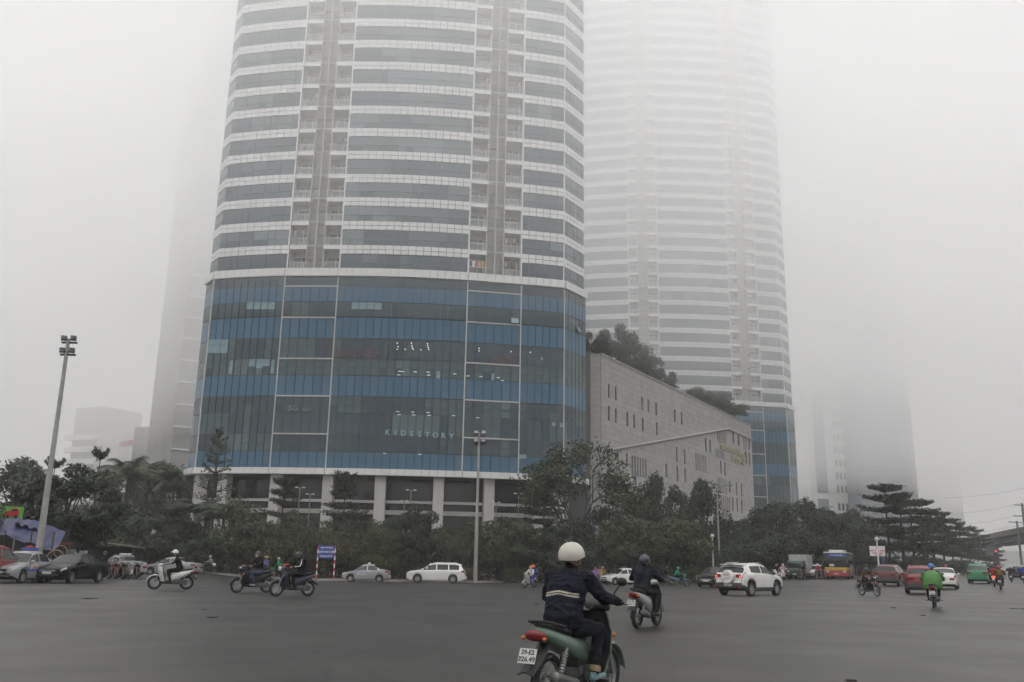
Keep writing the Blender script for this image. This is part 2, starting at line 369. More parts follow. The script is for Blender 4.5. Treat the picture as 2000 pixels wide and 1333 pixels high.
def tower(name, label, T, floors, single, seed):
    WHITEP = WHITEP_ if single else WHITEQ
    rr = random.Random(seed); root = empty(name, (T.x - 15, T.y + 125, 0), 0, label, 'tower'); base = Vector((T.x, T.y, 0)) - root.location
    stuff = {}; count = {}
    def put(pname, A, B, z0, z1, m, gap=.09, th=1., proud=.04, big=True):
        c = (A + B) / 2 + base; w_ = (B - A).length - gap; h_ = z1 - z0 - gap; o = offs(A, B, proud); rz = math.atan2(B.y - A.y, B.x - A.x)
        if w_ < .02: return
        if single and big and count.get(pname, 0) < 300:
            count[pname] = count.get(pname, 0) + 1
            ob = obj(pname, unit_mesh(m), root, (c.x + o.x, c.y + o.y, (z0 + z1) / 2), rz, (w_, th, h_))
        else:
            key = (pname, m.name); mb, _ = stuff.setdefault(key, (MB(), m)); mb.box((c.x + o.x, c.y + o.y, (z0 + z1) / 2), (w_, .08 * th, h_), rz)
    order = [3, 1, 5, 2, 4, 6, 0]
    # podium curtain wall
    for (z0, z1, kind) in ROWS:
        for si in order:
            P = seg_pts(si); run = 0; cur = GL[0]
            for i in range(len(P) - 1):
                A, B = P[i], P[i + 1]
                if kind == 'b': put('blue_panel', A, B, z0, z1, BLUEP if rr.random() < .7 else BLUEP2); continue
                if run <= 0:
                    run = rr.choice((1, 1, 2, 3, 4, 6)); q = rr.random()
                    low = z0 < 26 and z0 > 13
                    cur = GL[0] if q < .30 else GL[1] if q < .60 else GL[2] if q < .90 else GL[3]
                    if kind == 'h2' or z0 > 35: cur = GL[0] if q < .45 else GL[1] if q < .93 else GL[2]
                    if z0 == 23.84: cur = GL[2] if q < .55 else GL[1] if q < .7 else GL[0] if q < .85 else GL[3]
                run -= 1
                if kind == 'h' and i % 2 == 0:
                    zm = z0 + (z1 - z0) * .47
                    put('window_pane', A, B, zm, z1, cur); put('window_pane', A, B, z0, zm, cur if rr.random() < .6 else rr.choice(GL[:3]))
                elif kind == 'h2' and i % 3 == 1 and rr.random() < .7:
                    zm = z0 + (z1 - z0) * .42; put('window_pane', A, B, zm, z1, cur); put('window_pane', A, B, z0, zm, cur)
                else: put('window_pane', A, B, z0, z1, cur)
    # white trims of the podium
    def trim(A, z0, z1, A2=None, wdt=.16, pn='trim'):
        mb = MB(); c = A + base; mb.bbox((c.x, c.y, (z0 + z1) / 2), (wdt, wdt, z1 - z0), .02); mb.build(pn, TRIMW, root)
    for i in (1, 2, 3, 4, 5, 6): trim(PL[i] + offs(PL[max(0, i - 1)], PL[i], .10), 12.12, 31.51); trim(PL[i] + offs(PL[max(0, i - 1)], PL[i], .10), 31.53, 36.92)
    for si in (2, 4):
        A, B = PL[SEG[si][0]], PL[SEG[si][1]]
        for z in (35.61, 31.40, 25.97, 21.14, 16.34): put('crossbar', A, B, z - .09, z + .09, TRIMW, .02, 2.0, .11)
    # white bands below the podium glass and on top of it
    for si in order:
        P = seg_pts(si, -.42)
        for i in range(len(P) - 1): put('white_panel', P[i], P[i + 1], 11.32, 12.12, WHITEP, .035, 10., -.28)
    for si in order:
        P = seg_pts(si, -.30)
        for i in range(len(P) - 1): put('white_panel', P[i], P[i + 1], 36.96, 38.04, WHITEP, .035, 6., -.15)
    # flats
    for k in range(floors):
        z = FL0 + FLH * k
        for si in order:
            if SEG[si][4] == 'strip': continue
            P = seg_pts(si, .30); i = 0; n = len(P) - 1; run = 0; cur = UG[0]
            while i < n:
                st = 1 if (rr.random() < .35 or i == n - 1) else 2
                if run <= 0: run = rr.choice((1, 1, 2, 3, 4)); q = rr.random(); cur = UG[0] if q < .36 else UG[1] if q < .66 else UG[2] if q < .90 else UG[3]
                run -= 1
                put('flat_window', P[i], P[i + st], z + .80, z + 2.1, cur, .08); put('flat_window', P[i], P[i + st], z, z + .80, cur if rr.random() < .75 else UG[0], .08)
                i += st
            for i in range(n):
                put('white_panel', P[i], P[i + 1], z + 2.1, z + 2.72, WHITEP, .075, 2.6, .06); put('white_panel', P[i], P[i + 1], z + 2.72, z + 3.355, WHITEP, .075, 2.6, .06)
    # vertical white edges of the balcony strips, one piece a storey
    for si in (2, 4):
        for e in (0, 1):
            A = PL[SEG[si][e]] + offs(PL[SEG[si][0]], PL[SEG[si][1]], -.20)
            for k in range(floors):
                z = FL0 + FLH * k; put('strip_edge', A - Vector((.09, 0, 0)), A + Vector((.09, 0, 0)), z, z + FLH - .01, WHITEP, 0, 2.2, 0)
    A = PL[6] + offs(PL[5], PL[6], -.22)
    for k in range(floors): z = FL0 + FLH * k; put('strip_edge', A - Vector((.08, 0, 0)), A + Vector((.08, 0, 0)), z, z + FLH - .01, WHITEP, 0, 2.2, 0)
    for (pn, _), (mb, m) in stuff.items(): tag(mb.build(pn, m, root), kind='stuff')
    # balcony strips
    for si in (2, 4):
        A, B = PL[SEG[si][0]] + offs(PL[SEG[si][0]], PL[SEG[si][1]], -.30) + base, PL[SEG[si][1]] + offs(PL[SEG[si][0]], PL[SEG[si][1]], -.30) + base
        rz = math.atan2(B.y - A.y, B.x - A.x); W = (B - A).length; ca, sa = math.cos(rz), math.sin(rz)
        for k in range(floors):
            z = FL0 + FLH * k
            for u0, nm in ((.015, 'balcony'), (.665, 'balcony')):
                ob = obj('balcony', BAL['slab'], root, (A.x + ca * u0 * W, A.y + sa * u0 * W, z), rz, (W / 7.0, 1, 1))
                obj('back_wall', BAL['wall'], ob); obj('balcony_door', BAL['door'][rr.randrange(3)], ob); obj('railing', BAL['rail'], ob)
                if single and rr.random() < .22: obj('laundry', BAL['laundry'][rr.randrange(3)], ob)
            for u0 in (.335, .5):
                ob = obj('louvre', BAL['louvre'][rr.randrange(2)], root, (A.x + ca * u0 * W, A.y + sa * u0 * W, z), rz, (W / 7.0, 1, 1))
    # dark core behind the panes
    def poly(inset, rec=0.):
        out = []
        for si in range(7):
            P = [p + base for p in seg_pts(si, inset)]; o = offs(P[0], P[-1], -rec)
            if SEG[si][4] == 'strip' and rec: out += [P[0], P[0] + o, P[-1] + o, P[-1]]
            else: out += P
        return out + [Vector((9, 140, 0)) + base, Vector((-39, 140, 0)) + base]
    def prism(pn, pts, z0, z1, m):
        mb = MB(); n = len(pts); mb.add([(p.x, p.y, z0) for p in pts] + [(p.x, p.y, z1) for p in pts], [(i, (i + 1) % n, (i + 1) % n + n, i + n) for i in range(n)] + [tuple(range(n))[::-1], tuple(range(n, 2 * n))])
        return mb.build(pn, m, root)
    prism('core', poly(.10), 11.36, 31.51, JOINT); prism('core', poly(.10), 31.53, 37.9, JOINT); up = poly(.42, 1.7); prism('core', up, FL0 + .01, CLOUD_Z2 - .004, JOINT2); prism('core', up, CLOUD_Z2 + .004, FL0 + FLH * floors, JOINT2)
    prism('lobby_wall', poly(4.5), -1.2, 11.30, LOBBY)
    for i, px in enumerate((382, 430, 533, 637, 740, 855, 955, 1052, 1094)):
        # columns stand a little behind the podium edge
        tgt = None
        for si in range(7):
            P = seg_pts(si, .9)
            for q, s_ in zip(P, P[1:]):
                a = 1000 + 1748.7 * q.x / (q.y * .971) * .9999; c = 1000 + 1748.7 * s_.x / (s_.y * .971)
                if a <= px + 4 <= c and tgt is None: tgt = (q.lerp(s_, (px + 4 - a) / (c - a)), math.atan2(s_.y - q.y, s_.x - q.x))
        if tgt is None: continue
        p, rz = tgt; p = p + base; mb = MB(); nx = Vector((math.cos(rz), math.sin(rz), 0))
        for zz in ((-1.2, 2.2), (2.22, 5.4), (5.42, 8.4), (8.42, 11.31)):
            for s_ in (-.33, .33): c = p + nx * s_; mb.box((c.x, c.y, sum(zz) / 2), (.645, 1.3, zz[1] - zz[0]), rz)
        mb.build('column', TRIMW, root)
    for z, h_, m in ((8.15, .34, WHITEP), (6.75, .55, SLAT)):
        for si in range(1, 6):
            P = seg_pts(si, 2.6, 1); put('lobby_beam', P[0], P[1], z, z + h_, m, 0, 3., 0)
    return root, base
# balcony kit, drawn once (bay of 7 m: 2.28 m balconies, 1.15 m louvres)
BAL = {}
bw = 2.28
q = MB(); q.box((bw / 2, .84, 2.98), (bw - .02, 1.6, .3)); 
for i in range(3): q.box((bw * (i + .5) / 3, .04, 3.07), (bw / 3 - .03, .1, .56))
BAL['slab'] = q.mesh('balcony', WHITEP)
q = MB(); q.box((bw / 2, 1.66, 1.42), (bw, .06, 2.8)); q.box((.05, .9, 1.42), (.08, 1.5, 2.76)); q.box((bw - .05, .9, 1.42), (.08, 1.5, 2.76)); BAL['wall'] = q.mesh('back_wall', BEIGE)
BAL['door'] = []
for v in range(3):
    q = MB(); x0, x1 = .25, bw - .25; q.box(((x0 + x1) / 2, 1.61, 1.1), (x1 - x0, .03, 2.1), mi=1)
    for x in (x0, (x0 + x1) / 2 + (.2, -.1, .1)[v], x1): q.box((x, 1.58, 1.1), (.07, .05, 2.14))
    for z in (.06, 1.52, 2.14): q.box(((x0 + x1) / 2, 1.575, z), (x1 - x0 + .07, .05, .07))
    if v: a = (x0 + x1) / 2; q.box((a, 1.56, .85), (.8, .04, .06)); q.box((a + .4, 1.56, .75), (.06, .04, 1.45)); q.box((a - .4, 1.56, .75), (.06, .04, 1.45))
    BAL['door'].append(q.mesh('balcony_door', [FRAME, UG[(0, 2, 1)[v]]]))
q = MB(); q.box((bw / 2, .08, 1.02), (bw - .04, .05, .06)); q.box((bw / 2, .08, .12), (bw - .04, .04, .05))
for i in range(15): q.box((.06 + (bw - .12) * i / 14, .08, .56), (.03, .03, .88))
BAL['rail'] = q.mesh('railing', FRAME)
BAL['laundry'] = []
for v in range(3):
    q = MB(); lr_ = random.Random(v)
    for k in range(5): w_ = lr_.uniform(.18, .34); h_ = lr_.uniform(.4, .8); q.box((.4 + k * .36, .55, 2.2 - h_ / 2), (w_, .03, h_), mi=lr_.randrange(4))
    q.tube([(.2, .55, 2.21), (2.1, .55, 2.21)], .012, 4); BAL['laundry'].append(q.mesh('laundry', [mat('cloth_a', (.55, .54, .52), .9), mat('cloth_b', (.10, .13, .2), .9), mat('cloth_c', (.35, .14, .13), .9), mat('cloth_d', (.16, .16, .16), .9)]))
BAL['louvre'] = []
for v in range(2):
    q = MB(); lw = 1.15
    for i in range(19): q.box((lw / 2, .10, .12 + i * .17), (lw - .1, .09, .045), M=Matrix.Rotation(.5, 3, 'X'))
    q.box((.03, .09, 1.68), (.07, .14, 3.33)); q.box((lw - .03, .09, 1.68), (.07, .14, 3.33)); q.box((lw / 2, .05, 3.28), (lw, .12, .12)); q.box((lw / 2, 1.6, 1.68), (lw, .05, 3.3), mi=1)
    q.box((lw / 2, .5, .55), (.85, .35, .65), mi=2); 
    if v: q.box((lw / 2, .5, 1.9), (.85, .35, .65), mi=2)
    BAL['louvre'].append(q.mesh('louvre', [SLAT, BEIGE, ACU]))
T1, TB1 = tower('glass_tower', 'banded white tower with blue glass podium, the nearer and larger one', Vector((0, 0, 0)), 21, True, 11)
T2, TB2 = tower('glass_tower', 'banded white tower fading into fog behind the stone mall', Vector((57.0, 90.3, 0)), 34, False, 23)

def face_pt(px, py):
    """point, rotation on the podium front of the near tower under a pixel"""
    d = ray(px, py)
    for si in range(7):
        P = seg_pts(si)
        for A, B in zip(P, P[1:]):
            den = d.x * (B.y - A.y) - d.y * (B.x - A.x)
            t = (A.x * (B.y - A.y) - A.y * (B.x - A.x)) / den; q = d * t + Vector((0, 0, CAM_H)); s_ = (Vector((q.x, q.y, 0)) - A).dot(B - A) / (B - A).length_squared
            if 0 <= s_ <= 1 and t > 0: return q + offs(A, B, .10), math.atan2(B.y - A.y, B.x - A.x)
    return None
T1off = T1.location
SIGNB = mat('sign_pale_blue', (.24, .38, .46), .5); SIGNR = mat('sign_dim_red', (.085, .032, .036), .5); SIGND = mat('sign_dim_blue', (.03, .042, .085), .5); SIGNG = mat('sign_dim_grey', (.13, .18, .19), .5); SIGNP = mat('sign_dim_pale', (.12, .15, .15), .5)
def sign(txt, px, py, size, m, bold=.0, sx=1., nm='lettering'):
    p, rz = face_pt(px, py); p = p - T1off
    return lettering(txt, size, .02, m, T1, p, (math.pi / 2, 0, rz), bold, sx, nm)
for i, ch in enumerate('KIDSSTORY'): sign(ch, 757 + i * 15.6, 845.5 + i * .9, .95, SIGNB, .015)
sign('JB', 628, 690, 1.7, SIGND, .02, 1.15); sign('LAND', 697, 691, 1.7, SIGNR, .02, 1.25)
sign('JB', 932, 702, 1.45, SIGND, .02, 1.1); sign('LAND', 986, 704, 1.45, SIGNR, .02, 1.15)
sign('SG', 573, 798, .95, SIGNG, .02, 1.1); sign('Golf', 599, 800.5, .62, SIGNG)
LQ = MB(); LQ.box((0, 0, 0), (.14, .03, .12)); LQM = LQ.mesh('ceiling_lamp', LAMPW); LT = MB(); LT.box((0, 0, 0), (.42, .03, .07)); LTM = LT.mesh('ceiling_lamp', LAMPC)
for px, py in ((776, 671), (777.5, 678), (776, 683), (791.5, 683), (803.5, 671), (804.5, 676), (805.5, 680), (807, 683), (822, 684), (835, 672), (835.5, 676), (836.5, 680), (837.5, 683.5), (935.5, 681), (935.5, 686), (998, 687.5), (1035.5, 689)):
    p, rz = face_pt(px, py); obj('ceiling_lamp', LQM, T1, p - T1off, rz)
for px, py in ((781, 726), (786, 726.5), (779, 733), (811, 727), (836, 727.5), (837, 733.5), (888, 731), (914, 735), (939, 736), (973, 738.5), (981, 744), (777, 804.5), (780, 810.5), (806, 805.5), (808, 811), (836, 806.5), (838, 812), (886, 812.5), (933, 816.5), (751, 886), (820, 888)):
    p, rz = face_pt(px, py); obj('ceiling_lamp', LTM, T1, p - T1off, rz)
for px, py, wd, hh in ((412, 677, 1.0, 1.8), (425, 677, 1.0, 1.8), (439, 677, 1.0, 1.8), (489, 598, .92, .95), (503, 598, .92, .95), (517, 598, .92, .95), (531, 598, .92, .95), (493, 709, .92, .9), (508, 711, .92, 1.2), (521, 709, .92, .9), (452, 718, .42, 1.8), (533, 717, .42, 1.8), (694, 598, .92, .9), (709, 598, .92, .9), (724, 598, .92, .9), (739, 599, .92, .9), (765, 606, .12, 1.9), (860, 609, .12, 1.9), (875, 610, .12, 1.9), (755, 681, .14, 1.8), (856, 733, .45, .9), (1021, 892, .9, .5), (1081, 829, .5, .5), (1096, 831, .4, .5), (962, 737, .35, .9), (1058, 701, .3, .4)):
    p, rz = face_pt(px, py); q = MB(); q.box((0, 0, 0), (wd, .03, hh)); o = q.build('pale_blind', GL[4] if wd > .2 else GL[3], T1); o.location = p - T1off; o.rotation_euler = (0, 0, rz)
for px, py, op in ((1005, 628, 1), (1127, 645, 1)):           # two sashes tilted open
    p, rz = face_pt(px, py); q = MB(); q.box((0, -.22, 0), (1.0, .06, .85), M=Matrix.Rotation(-.45, 3, 'X')); o = q.build('open_sash', GL[4] if px < 1100 else GL[2], T1); o.location = p - T1off; o.rotation_euler = (0, 0, rz)
# washing on the lowest right-hand balcony
A = PL[4] + offs(PL[4], PL[5], -.30); dv = (PL[5] - PL[4]).normalized(); inn = offs(PL[4], PL[5], -1.)
for i, (c, nm, lab) in enumerate((((.10, .13, .15), 'grey', 'dark grey garment hanging leftmost on the lowest balcony above the podium'), ((.75, .76, .78), 'white', 'white garment hanging second on the lowest balcony above the podium'), ((.5, .12, .14), 'red', 'red and white garment hanging mid balcony above the podium'), ((.62, .36, .30), 'pink', 'salmon pink garment hanging on the lowest balcony above the podium'), ((.55, .5, .2), 'yellow', 'yellowish garment hanging rightmost on the lowest balcony above the podium'))):
    c0 = A + dv * (.35 + i * .42) + inn * .55; q = MB(); rz = math.atan2(dv.y, dv.x)
    q.plate(lambda u, v: ((u - .5) * (.34 if v < .75 else .50), .03 * math.sin(u * 9 + i), (v - 1) * .85), 6, 5, .02); q.tube([(-.2, 0, .02), (0, 0, .12), (.2, 0, .02)], .012, 5)
    o = q.build('hanging_garment', mat('garment_' + nm, c, .9, var=.3, scale=9), None, 40, lab, 'garment', 'washing on a balcony'); o.location = (c0.x, c0.y, FL0 + 2.0); o.rotation_euler = (0, 0, rz)
q = MB(); c0 = A + dv * 1.17 + inn * .55; q.tube([tuple(c0 - dv * 1.1 + Vector((0, 0, FL0 + 2.12))), tuple(c0 + dv * 1.1 + Vector((0, 0, FL0 + 2.12)))], .02, 6); q.build('clothes_rail', FRAME, None, None, 'thin pale rail the balcony washing hangs from', 'rail')

# ------------------------------------------------------------------ stone mall between the towers
MN = Vector((13.07, 129.1, 0)); MF = Vector((52.9, 196.17, 0)); MU = (MF - MN).normalized(); ML = (MF - MN).length; MO_ = Vector((MU.y, -MU.x, 0)); MTOP = 31.26
mall = empty('stone_mall', tuple(MN.lerp(MF, .5)), 0, 'long grey stone clad mall with narrow slit windows between the towers', 'building')
def wall_sz(px, py, A=MN, Ud=MU):
    d = ray(px, py); den = d.x * Ud.y - d.y * Ud.x; t = (A.x * Ud.y - A.y * Ud.x) / den; q = d * t
    return (Vector((q.x, q.y, 0)) - A).dot(Ud), q.z + CAM_H
slots = []
def slot(px0, px1, py0, py1):
    s0, z1 = wall_sz(px0, py0); s1, z0 = wall_sz(px1, py1); slots.append((s0, s1, z0, z1))
for x, a, c in ((1187.7, 750, 778), (1201.5, 755, 783), (1187.7, 793, 822), (1201.5, 798, 826), (1224, 805, 833), (1237, 810, 837), (1253, 776, 802), (1265, 780, 806), (1280.4, 786, 812), (1254, 816, 843), (1281.7, 825, 851), (1316.7, 800, 825), (1330, 805, 830),
        (1320.7, 873, 903), (1336, 878, 907), (1300, 906, 933), (1321.7, 910, 941), (1337, 915, 943), (1377.4, 856, 883), (1386, 859, 885), (1205, 882, 900), (1223, 886, 912), (1262, 937, 965), (1407, 900, 926), (1414.7, 903, 930), (1431, 843, 867), (1441, 848, 871), (1462, 855, 880), (1456, 882, 907), (1462.6, 884, 909), (1424, 940, 962), (1437.5, 942, 968), (1447.4, 945, 971), (1430, 971, 998), (1439, 973, 1000), (1448, 977, 1003), (1240, 925, 950)):
    slot(x - 1.9, x + 1.9, a, c)
for x0, x1, a, c, n in ((1232, 1264, 890, 928, 6), (1356.6, 1379.7, 885, 918, 6), (1399, 1418.7, 840, 862, 6), (1395.6, 1414.7, 877, 893, 6), (1399.6, 1420, 932, 961, 6), (1450, 1459, 852, 877, 3), (1407, 1427, 968, 996, 5)):
    s0, z1 = wall_sz(x0, a); s1, z0 = wall_sz(x1, c); z1b = wall_sz(x1, a)[1]; z0b = wall_sz(x0, c)[1]
    zt = (z1 + wall_sz(x1, a + (c - a) * .12)[1]) / 2; zt = z1; zb = zt - (z1 - z0b)
    p_ = (s1 - s0) / n
    for i in range(n): slots.append((s0 + i * p_, s0 + i * p_ + p_ * .55, zb, zt))
def sub(rects, s):
    out = []
    for (a, b_, c, d) in rects:
        if s[1] <= a or s[0] >= b_ or s[3] <= c or s[2] >= d: out.append((a, b_, c, d)); continue
        if s[0] > a: out.append((a, s[0], c, d))
        if s[1] < b_: out.append((s[1], b_, c, d))
        a2, b2 = max(a, s[0]), min(b_, s[1])
        if s[2] > c: out.append((a2, b2, c, s[2]))
        if s[3] < d: out.append((a2, b2, s[3], d))
    return out
mloc = mall.location; mr_ = random.Random(5)
SU = {}
for m in STONE:
    q = MB(); q.box((0, 0, 0), (1, .3, 1)); SU[m.name] = q.mesh('stone_panel', m)
nst = 0; mbs = {m.name: MB() for m in STONE}; mrz = math.atan2(MU.y, MU.x)
CW, CH = 1.5, .92
rows_ = int((MTOP + 1.2) / CH)
for r in range(rows_, -1, -1):
    z0 = -1.2 + r * CH; z1 = min(MTOP, z0 + CH)
    if z1 - z0 < .1: continue
    for i in range(int(ML / CW) + 1):
        s0 = i * CW; s1 = min(ML, s0 + CW)
        rects = [(s0, s1, z0, z1)]
        for s_ in slots: rects = sub(rects, s_)
        for (a, b_, c, d) in rects:
            if b_ - a < .05 or d - c < .05: continue
            m = mr_.choices(STONE, (5, 3, 2))[0]; p = MN + MU * ((a + b_) / 2) - mloc; cz = (c + d) / 2; gp = .03
            if i < 16 and nst < 300 and z0 > 8:
                nst += 1; o = obj('stone_panel', SU[m.name], mall, (p.x, p.y, cz), mrz, (b_ - a - gp, 1, d - c - gp))
            else: mbs[m.name].box((p.x, p.y, cz), (b_ - a - gp, .3, d - c - gp), mrz)
for m in STONE: tag(mbs[m.name].build('stone_panel', m, mall), kind='stuff')
NI = Vector((-MU.y, MU.x, 0))    # into the building
q = MB(); cpts = [MN - MU * 0 + NI * .12, MF + NI * .12, MF + NI * 30, MN + NI * 12]
cpts = [MN + NI * .13, MF + NI * .13 - MU * .1, MF + NI * 26, Vector((2, 140, 0)), Vector((2, 127.6, 0)), Vector((10.9, 128.2, 0)), MN + Vector((-.3, .1, 0))]
cpts = [p - mloc for p in cpts]; n = len(cpts)
q.add([(p.x, p.y, -1.2) for p in cpts] + [(p.x, p.y, MTOP + .2) for p in cpts], [(i, (i + 1) % n, (i + 1) % n + n, i + n) for i in range(n)] + [tuple(range(n, 2 * n))]); q.build('core', JOINT2, mall)
# slit windows set back in the stone
for (a, b_, c, d) in slots:
    p = MN + MU * ((a + b_) / 2) + NI * .06 - mloc; q = MB(); q.box((p.x, p.y, (c + d) / 2), (b_ - a, .05, d - c), mrz); q.build('slit_window', LOBBY, mall)
# short return wall facing the camera, with two slits
q = MB(); RA = Vector((3.0, 127.3, 0)); RB = MN + Vector((-.02, -.16, 0)); rd = (RB - RA).normalized(); rl = (RB - RA).length; rrz = math.atan2(rd.y, rd.x); sl = [(rl - 1.75, rl - 1.35, 22.5, 25.4), (rl - 1.75, rl - 1.35, 18.0, 21.0)]
sl = []
for (px, a, c) in ((1149, 742, 771), (1149, 786, 815)):
    s0, z1 = wall_sz(px - 3, a, RA, rd); s1, z0 = wall_sz(px + 3, c, RA, rd); sl.append((s0, s1, z0, z1))
for r in range(rows_ + 1):
    z0 = -1.2 + r * CH; z1 = min(MTOP, z0 + CH)
    if z1 - z0 < .1: continue
    for i in range(7):
        rects = [(rl * i / 7, rl * (i + 1) / 7, z0, z1)]
        for s_ in sl: rects = sub(rects, s_)
        for (a, b_, c, d) in rects:
            if b_ - a < .04 or d - c < .04: continue
            p = RA + rd * ((a + b_) / 2) - mloc; q.box((p.x, p.y, (c + d) / 2), (b_ - a - .03, .3, d - c - .03), rrz)
tag(q.build('return_panel', STONE[0], mall), kind='stuff')
for (a, b_, c, d) in sl: p = RA + rd * ((a + b_) / 2) + Vector((0, .12, 0)) - mloc; q = MB(); q.box((p.x, p.y, (c + d) / 2), (b_ - a, .05, d - c), rrz); q.build('slit_window', LOBBY, mall)
# parapet cap and the slanting ledge
q = MB()
for i in range(26): p = MN + MU * (ML * (i + .5) / 26) - mloc; q.box((p.x, p.y, MTOP + .12), (ML / 26 - .03, .55, .22), mrz)
q.build('parapet_cap', STONE[2], mall)
s0, z0 = wall_sz(1176, 881.5); s1, z1 = wall_sz(1419, 838.5); q = MB(); a = MN + MU * s0 + MO_ * .3; c = MN + MU * s1 + MO_ * .3
q.tube([(a.x - mloc.x, a.y - mloc.y, z0), (c.x - mloc.x, c.y - mloc.y, z1), tuple(MN + MU * ML * .999 + MO_ * .3 - mloc + Vector((0, 0, z1 - .1)))], [.22, .26, .22], 4); q.build('slanting_ledge', STONE[1], mall)
# sign: round emblem and two lines of letters
GOLD = mat('sign_gold', (.36, .33, .20), .5, var=.1, scale=2); PALE = mat('sign_pale', (.60, .59, .54), .5)
s0, z0 = wall_sz(1397, 867); p = MN + MU * s0 + MO_ * .45 - mloc; em = MB()
e1 = MU; ring = []
for k in range(20): t = 2 * math.pi * k / 20; ring.append((t, 1.55))
em.loft([[tuple(p + MO_ * dpt + e1 * (math.cos(t) * r * f_) + Vector((0, 0, math.sin(t) * r * 1.05 * f_))) for t, r in ring] for dpt, f_ in ((-.1, 1), (.18, 1), (.2, .9))]); em.build('emblem', PALE, mall, 30)
em2 = MB(); em2.tube([tuple(p + MO_ * .25 + e1 * (-.45 * math.cos(a_)) + Vector((0, 0, 1.1 * math.sin(a_)))) for a_ in np.linspace(-1.2, 1.2, 9)], .13, 6); em2.build('emblem_mark', JOINT, mall)
def mlet(txt, px0, px1, py, size, m):
    s0, z0 = wall_sz((px0 + px1) / 2, py); sa = wall_sz(px0, py)[0]; sb = wall_sz(px1, py)[0]; p = MN + MU * ((sa + sb) / 2) + MO_ * .3 - mloc
    o = lettering(txt, size, .08, m, mall, (p.x, p.y, z0), (math.pi / 2, 0, mrz), .03); o.scale = ((sb - sa) / max(.1, o.dimensions.x), 1, 1); return o
mlet('InterContinental', 1404, 1435, 876.5, 2.1, GOLD); mlet('Hanoi', 1438, 1452, 888, 2.0, GOLD); mlet('Landmark72', 1426, 1452, 899, 2.0, GOLD)
# ------------------------------------------------------------------ buildings lost in the fog
GREYC = mat('far_concrete', (.30, .30, .29), .8, var=.08, scale=.1); PALEC = mat('far_white', (.60, .60, .58), .8, var=.06, scale=.1); BLUEG = mat('far_glass', (.20, .22, .245), .25, var=.15, scale=.08); DARKW = mat('far_window', (.05, .055, .06), .3)
CZ0, CZ1 = CLOUD_Z - .02, CLOUD_Z + .02
def far_block(parent, pn, A, B, depth, z0, z1, m):
    """upright block on the line A-B, split where it enters the cloud"""
    t = (B - A).normalized(); nn = Vector((-t.y, t.x, 0)) * depth; P = [A, B, B + nn, A + nn]
    for a, c in ((z0, min(z1, CZ0)), (max(z0, CZ1), min(z1, CLOUD_Z2 - .02)), (max(z0, CLOUD_Z2 + .02), z1)):
        if c - a < .1: continue
        q = MB(); q.add([(p.x, p.y, a) for p in P] + [(p.x, p.y, c) for p in P], [(0, 1, 5, 4), (1, 2, 6, 5), (2, 3, 7, 6), (3, 0, 4, 7), (4, 5, 6, 7), (3, 2, 1, 0)]); q.build(pn, m, parent)
def xy(px, Y): p = gat(px, Y); return Vector((p.x, p.y, 0))
def windows(parent, A, B, rects, m, pn='window', proud=.12):
    t = (B - A).normalized(); rz = math.atan2(t.y, t.x); o = Vector((t.y, -t.x, 0)) * proud
    for (u0, u1, z0, z1) in rects:
        if z0 < CZ0 < z1 or z0 < CLOUD_Z2 < z1: continue
        c = A.lerp(B, (u0 + u1) / 2) + o; q = MB(); q.box((c.x, c.y, (z0 + z1) / 2), ((u1 - u0) * (B - A).length, .2, z1 - z0), rz); q.build(pn, m, parent)
r_ = empty('grey_tower', (0, 0, 0), 0, 'plain grey tower half hidden behind the blue podium at left', 'tower')
far_block(r_, 'wall', xy(312, 235), xy(420, 242), 40, -1, 165, GREYC)
q_ = [(0, 1, z, z + .5) for z in range(4, 120, 6)]; windows(r_, xy(312, 235), xy(420, 242), q_, PALEC, 'floor_line')
r_ = empty('cinema_building', (0, 0, 0), 0, 'pale cinema building with red lettering beyond the left trees', 'building')
cA, cB = xy(162, 322), xy(271, 300); far_block(r_, 'wall', cA, cB, 30, -1, 43.5, PALEC); far_block(r_, 'side_wall', cB + Vector((.2, .1, 0)), xy(322, 340), 6, -1, 42.6, GREYC)
windows(r_, cA, cB, [(.08, .97, 28.4, 31.2), (.0, .55, 24.8, 26.6), (.0, .97, 19.2, 21.6), (.0, .97, 12.5, 15), (.03, .11, 33.0, 38.5)], DARKW)
t_ = (cB - cA).normalized(); p_ = cA.lerp(cB, .70) + Vector((t_.y, -t_.x, 0)) * .35
lettering('LOTTECINEMA', 2.5, .1, mat('sign_red', (.55, .07, .08), .5), r_, (p_.x, p_.y, 38.2), (math.pi / 2, 0, math.atan2(t_.y, t_.x)), .03, 1.05)
r_ = empty('slatted_building', (0, 0, 0), 0, 'faint pale building with stacked floor slabs at far left', 'building')
sA, sB = xy(112, 372), xy(168, 365); far_block(r_, 'wall', sA, sB, 20, -1, 60, GREYC)
for z in (10.2, 15.2, 20.2, 25.2, 36.2, 41.2, 46.2): far_block(r_, 'floor_slab', sA + Vector((-2, -2.5, 0)), sB + Vector((0, -2.5, 0)), 2.4, z, z + 2.2, PALEC)
r_ = empty('pale_tower', (0, 0, 0), 0, 'pale slab tower with rows of small windows right of the towers', 'tower')
A_, B_ = xy(1592, 385), xy(1692, 393); far_block(r_, 'wall', A_, B_, 22, -1, 170, PALEC)
windows(r_, A_, B_, [(.13, .34, z, z + 5.4) for z in (2, 7.5, 13, 18.5, 24, 32, 37.5, 43, 48.5, 54, 59.5, 65, 70.5)], BLUEG, 'glass_bay'); windows(r_, A_, B_, [(u, u + .045, z, z + 3.0) for z in (8, 13.6, 19.2, 24.8, 32.4, 38, 43.6, 49.2, 54.8, 60.4, 66, 71.6) for u in (.52, .60, .68, .76)], DARKW)
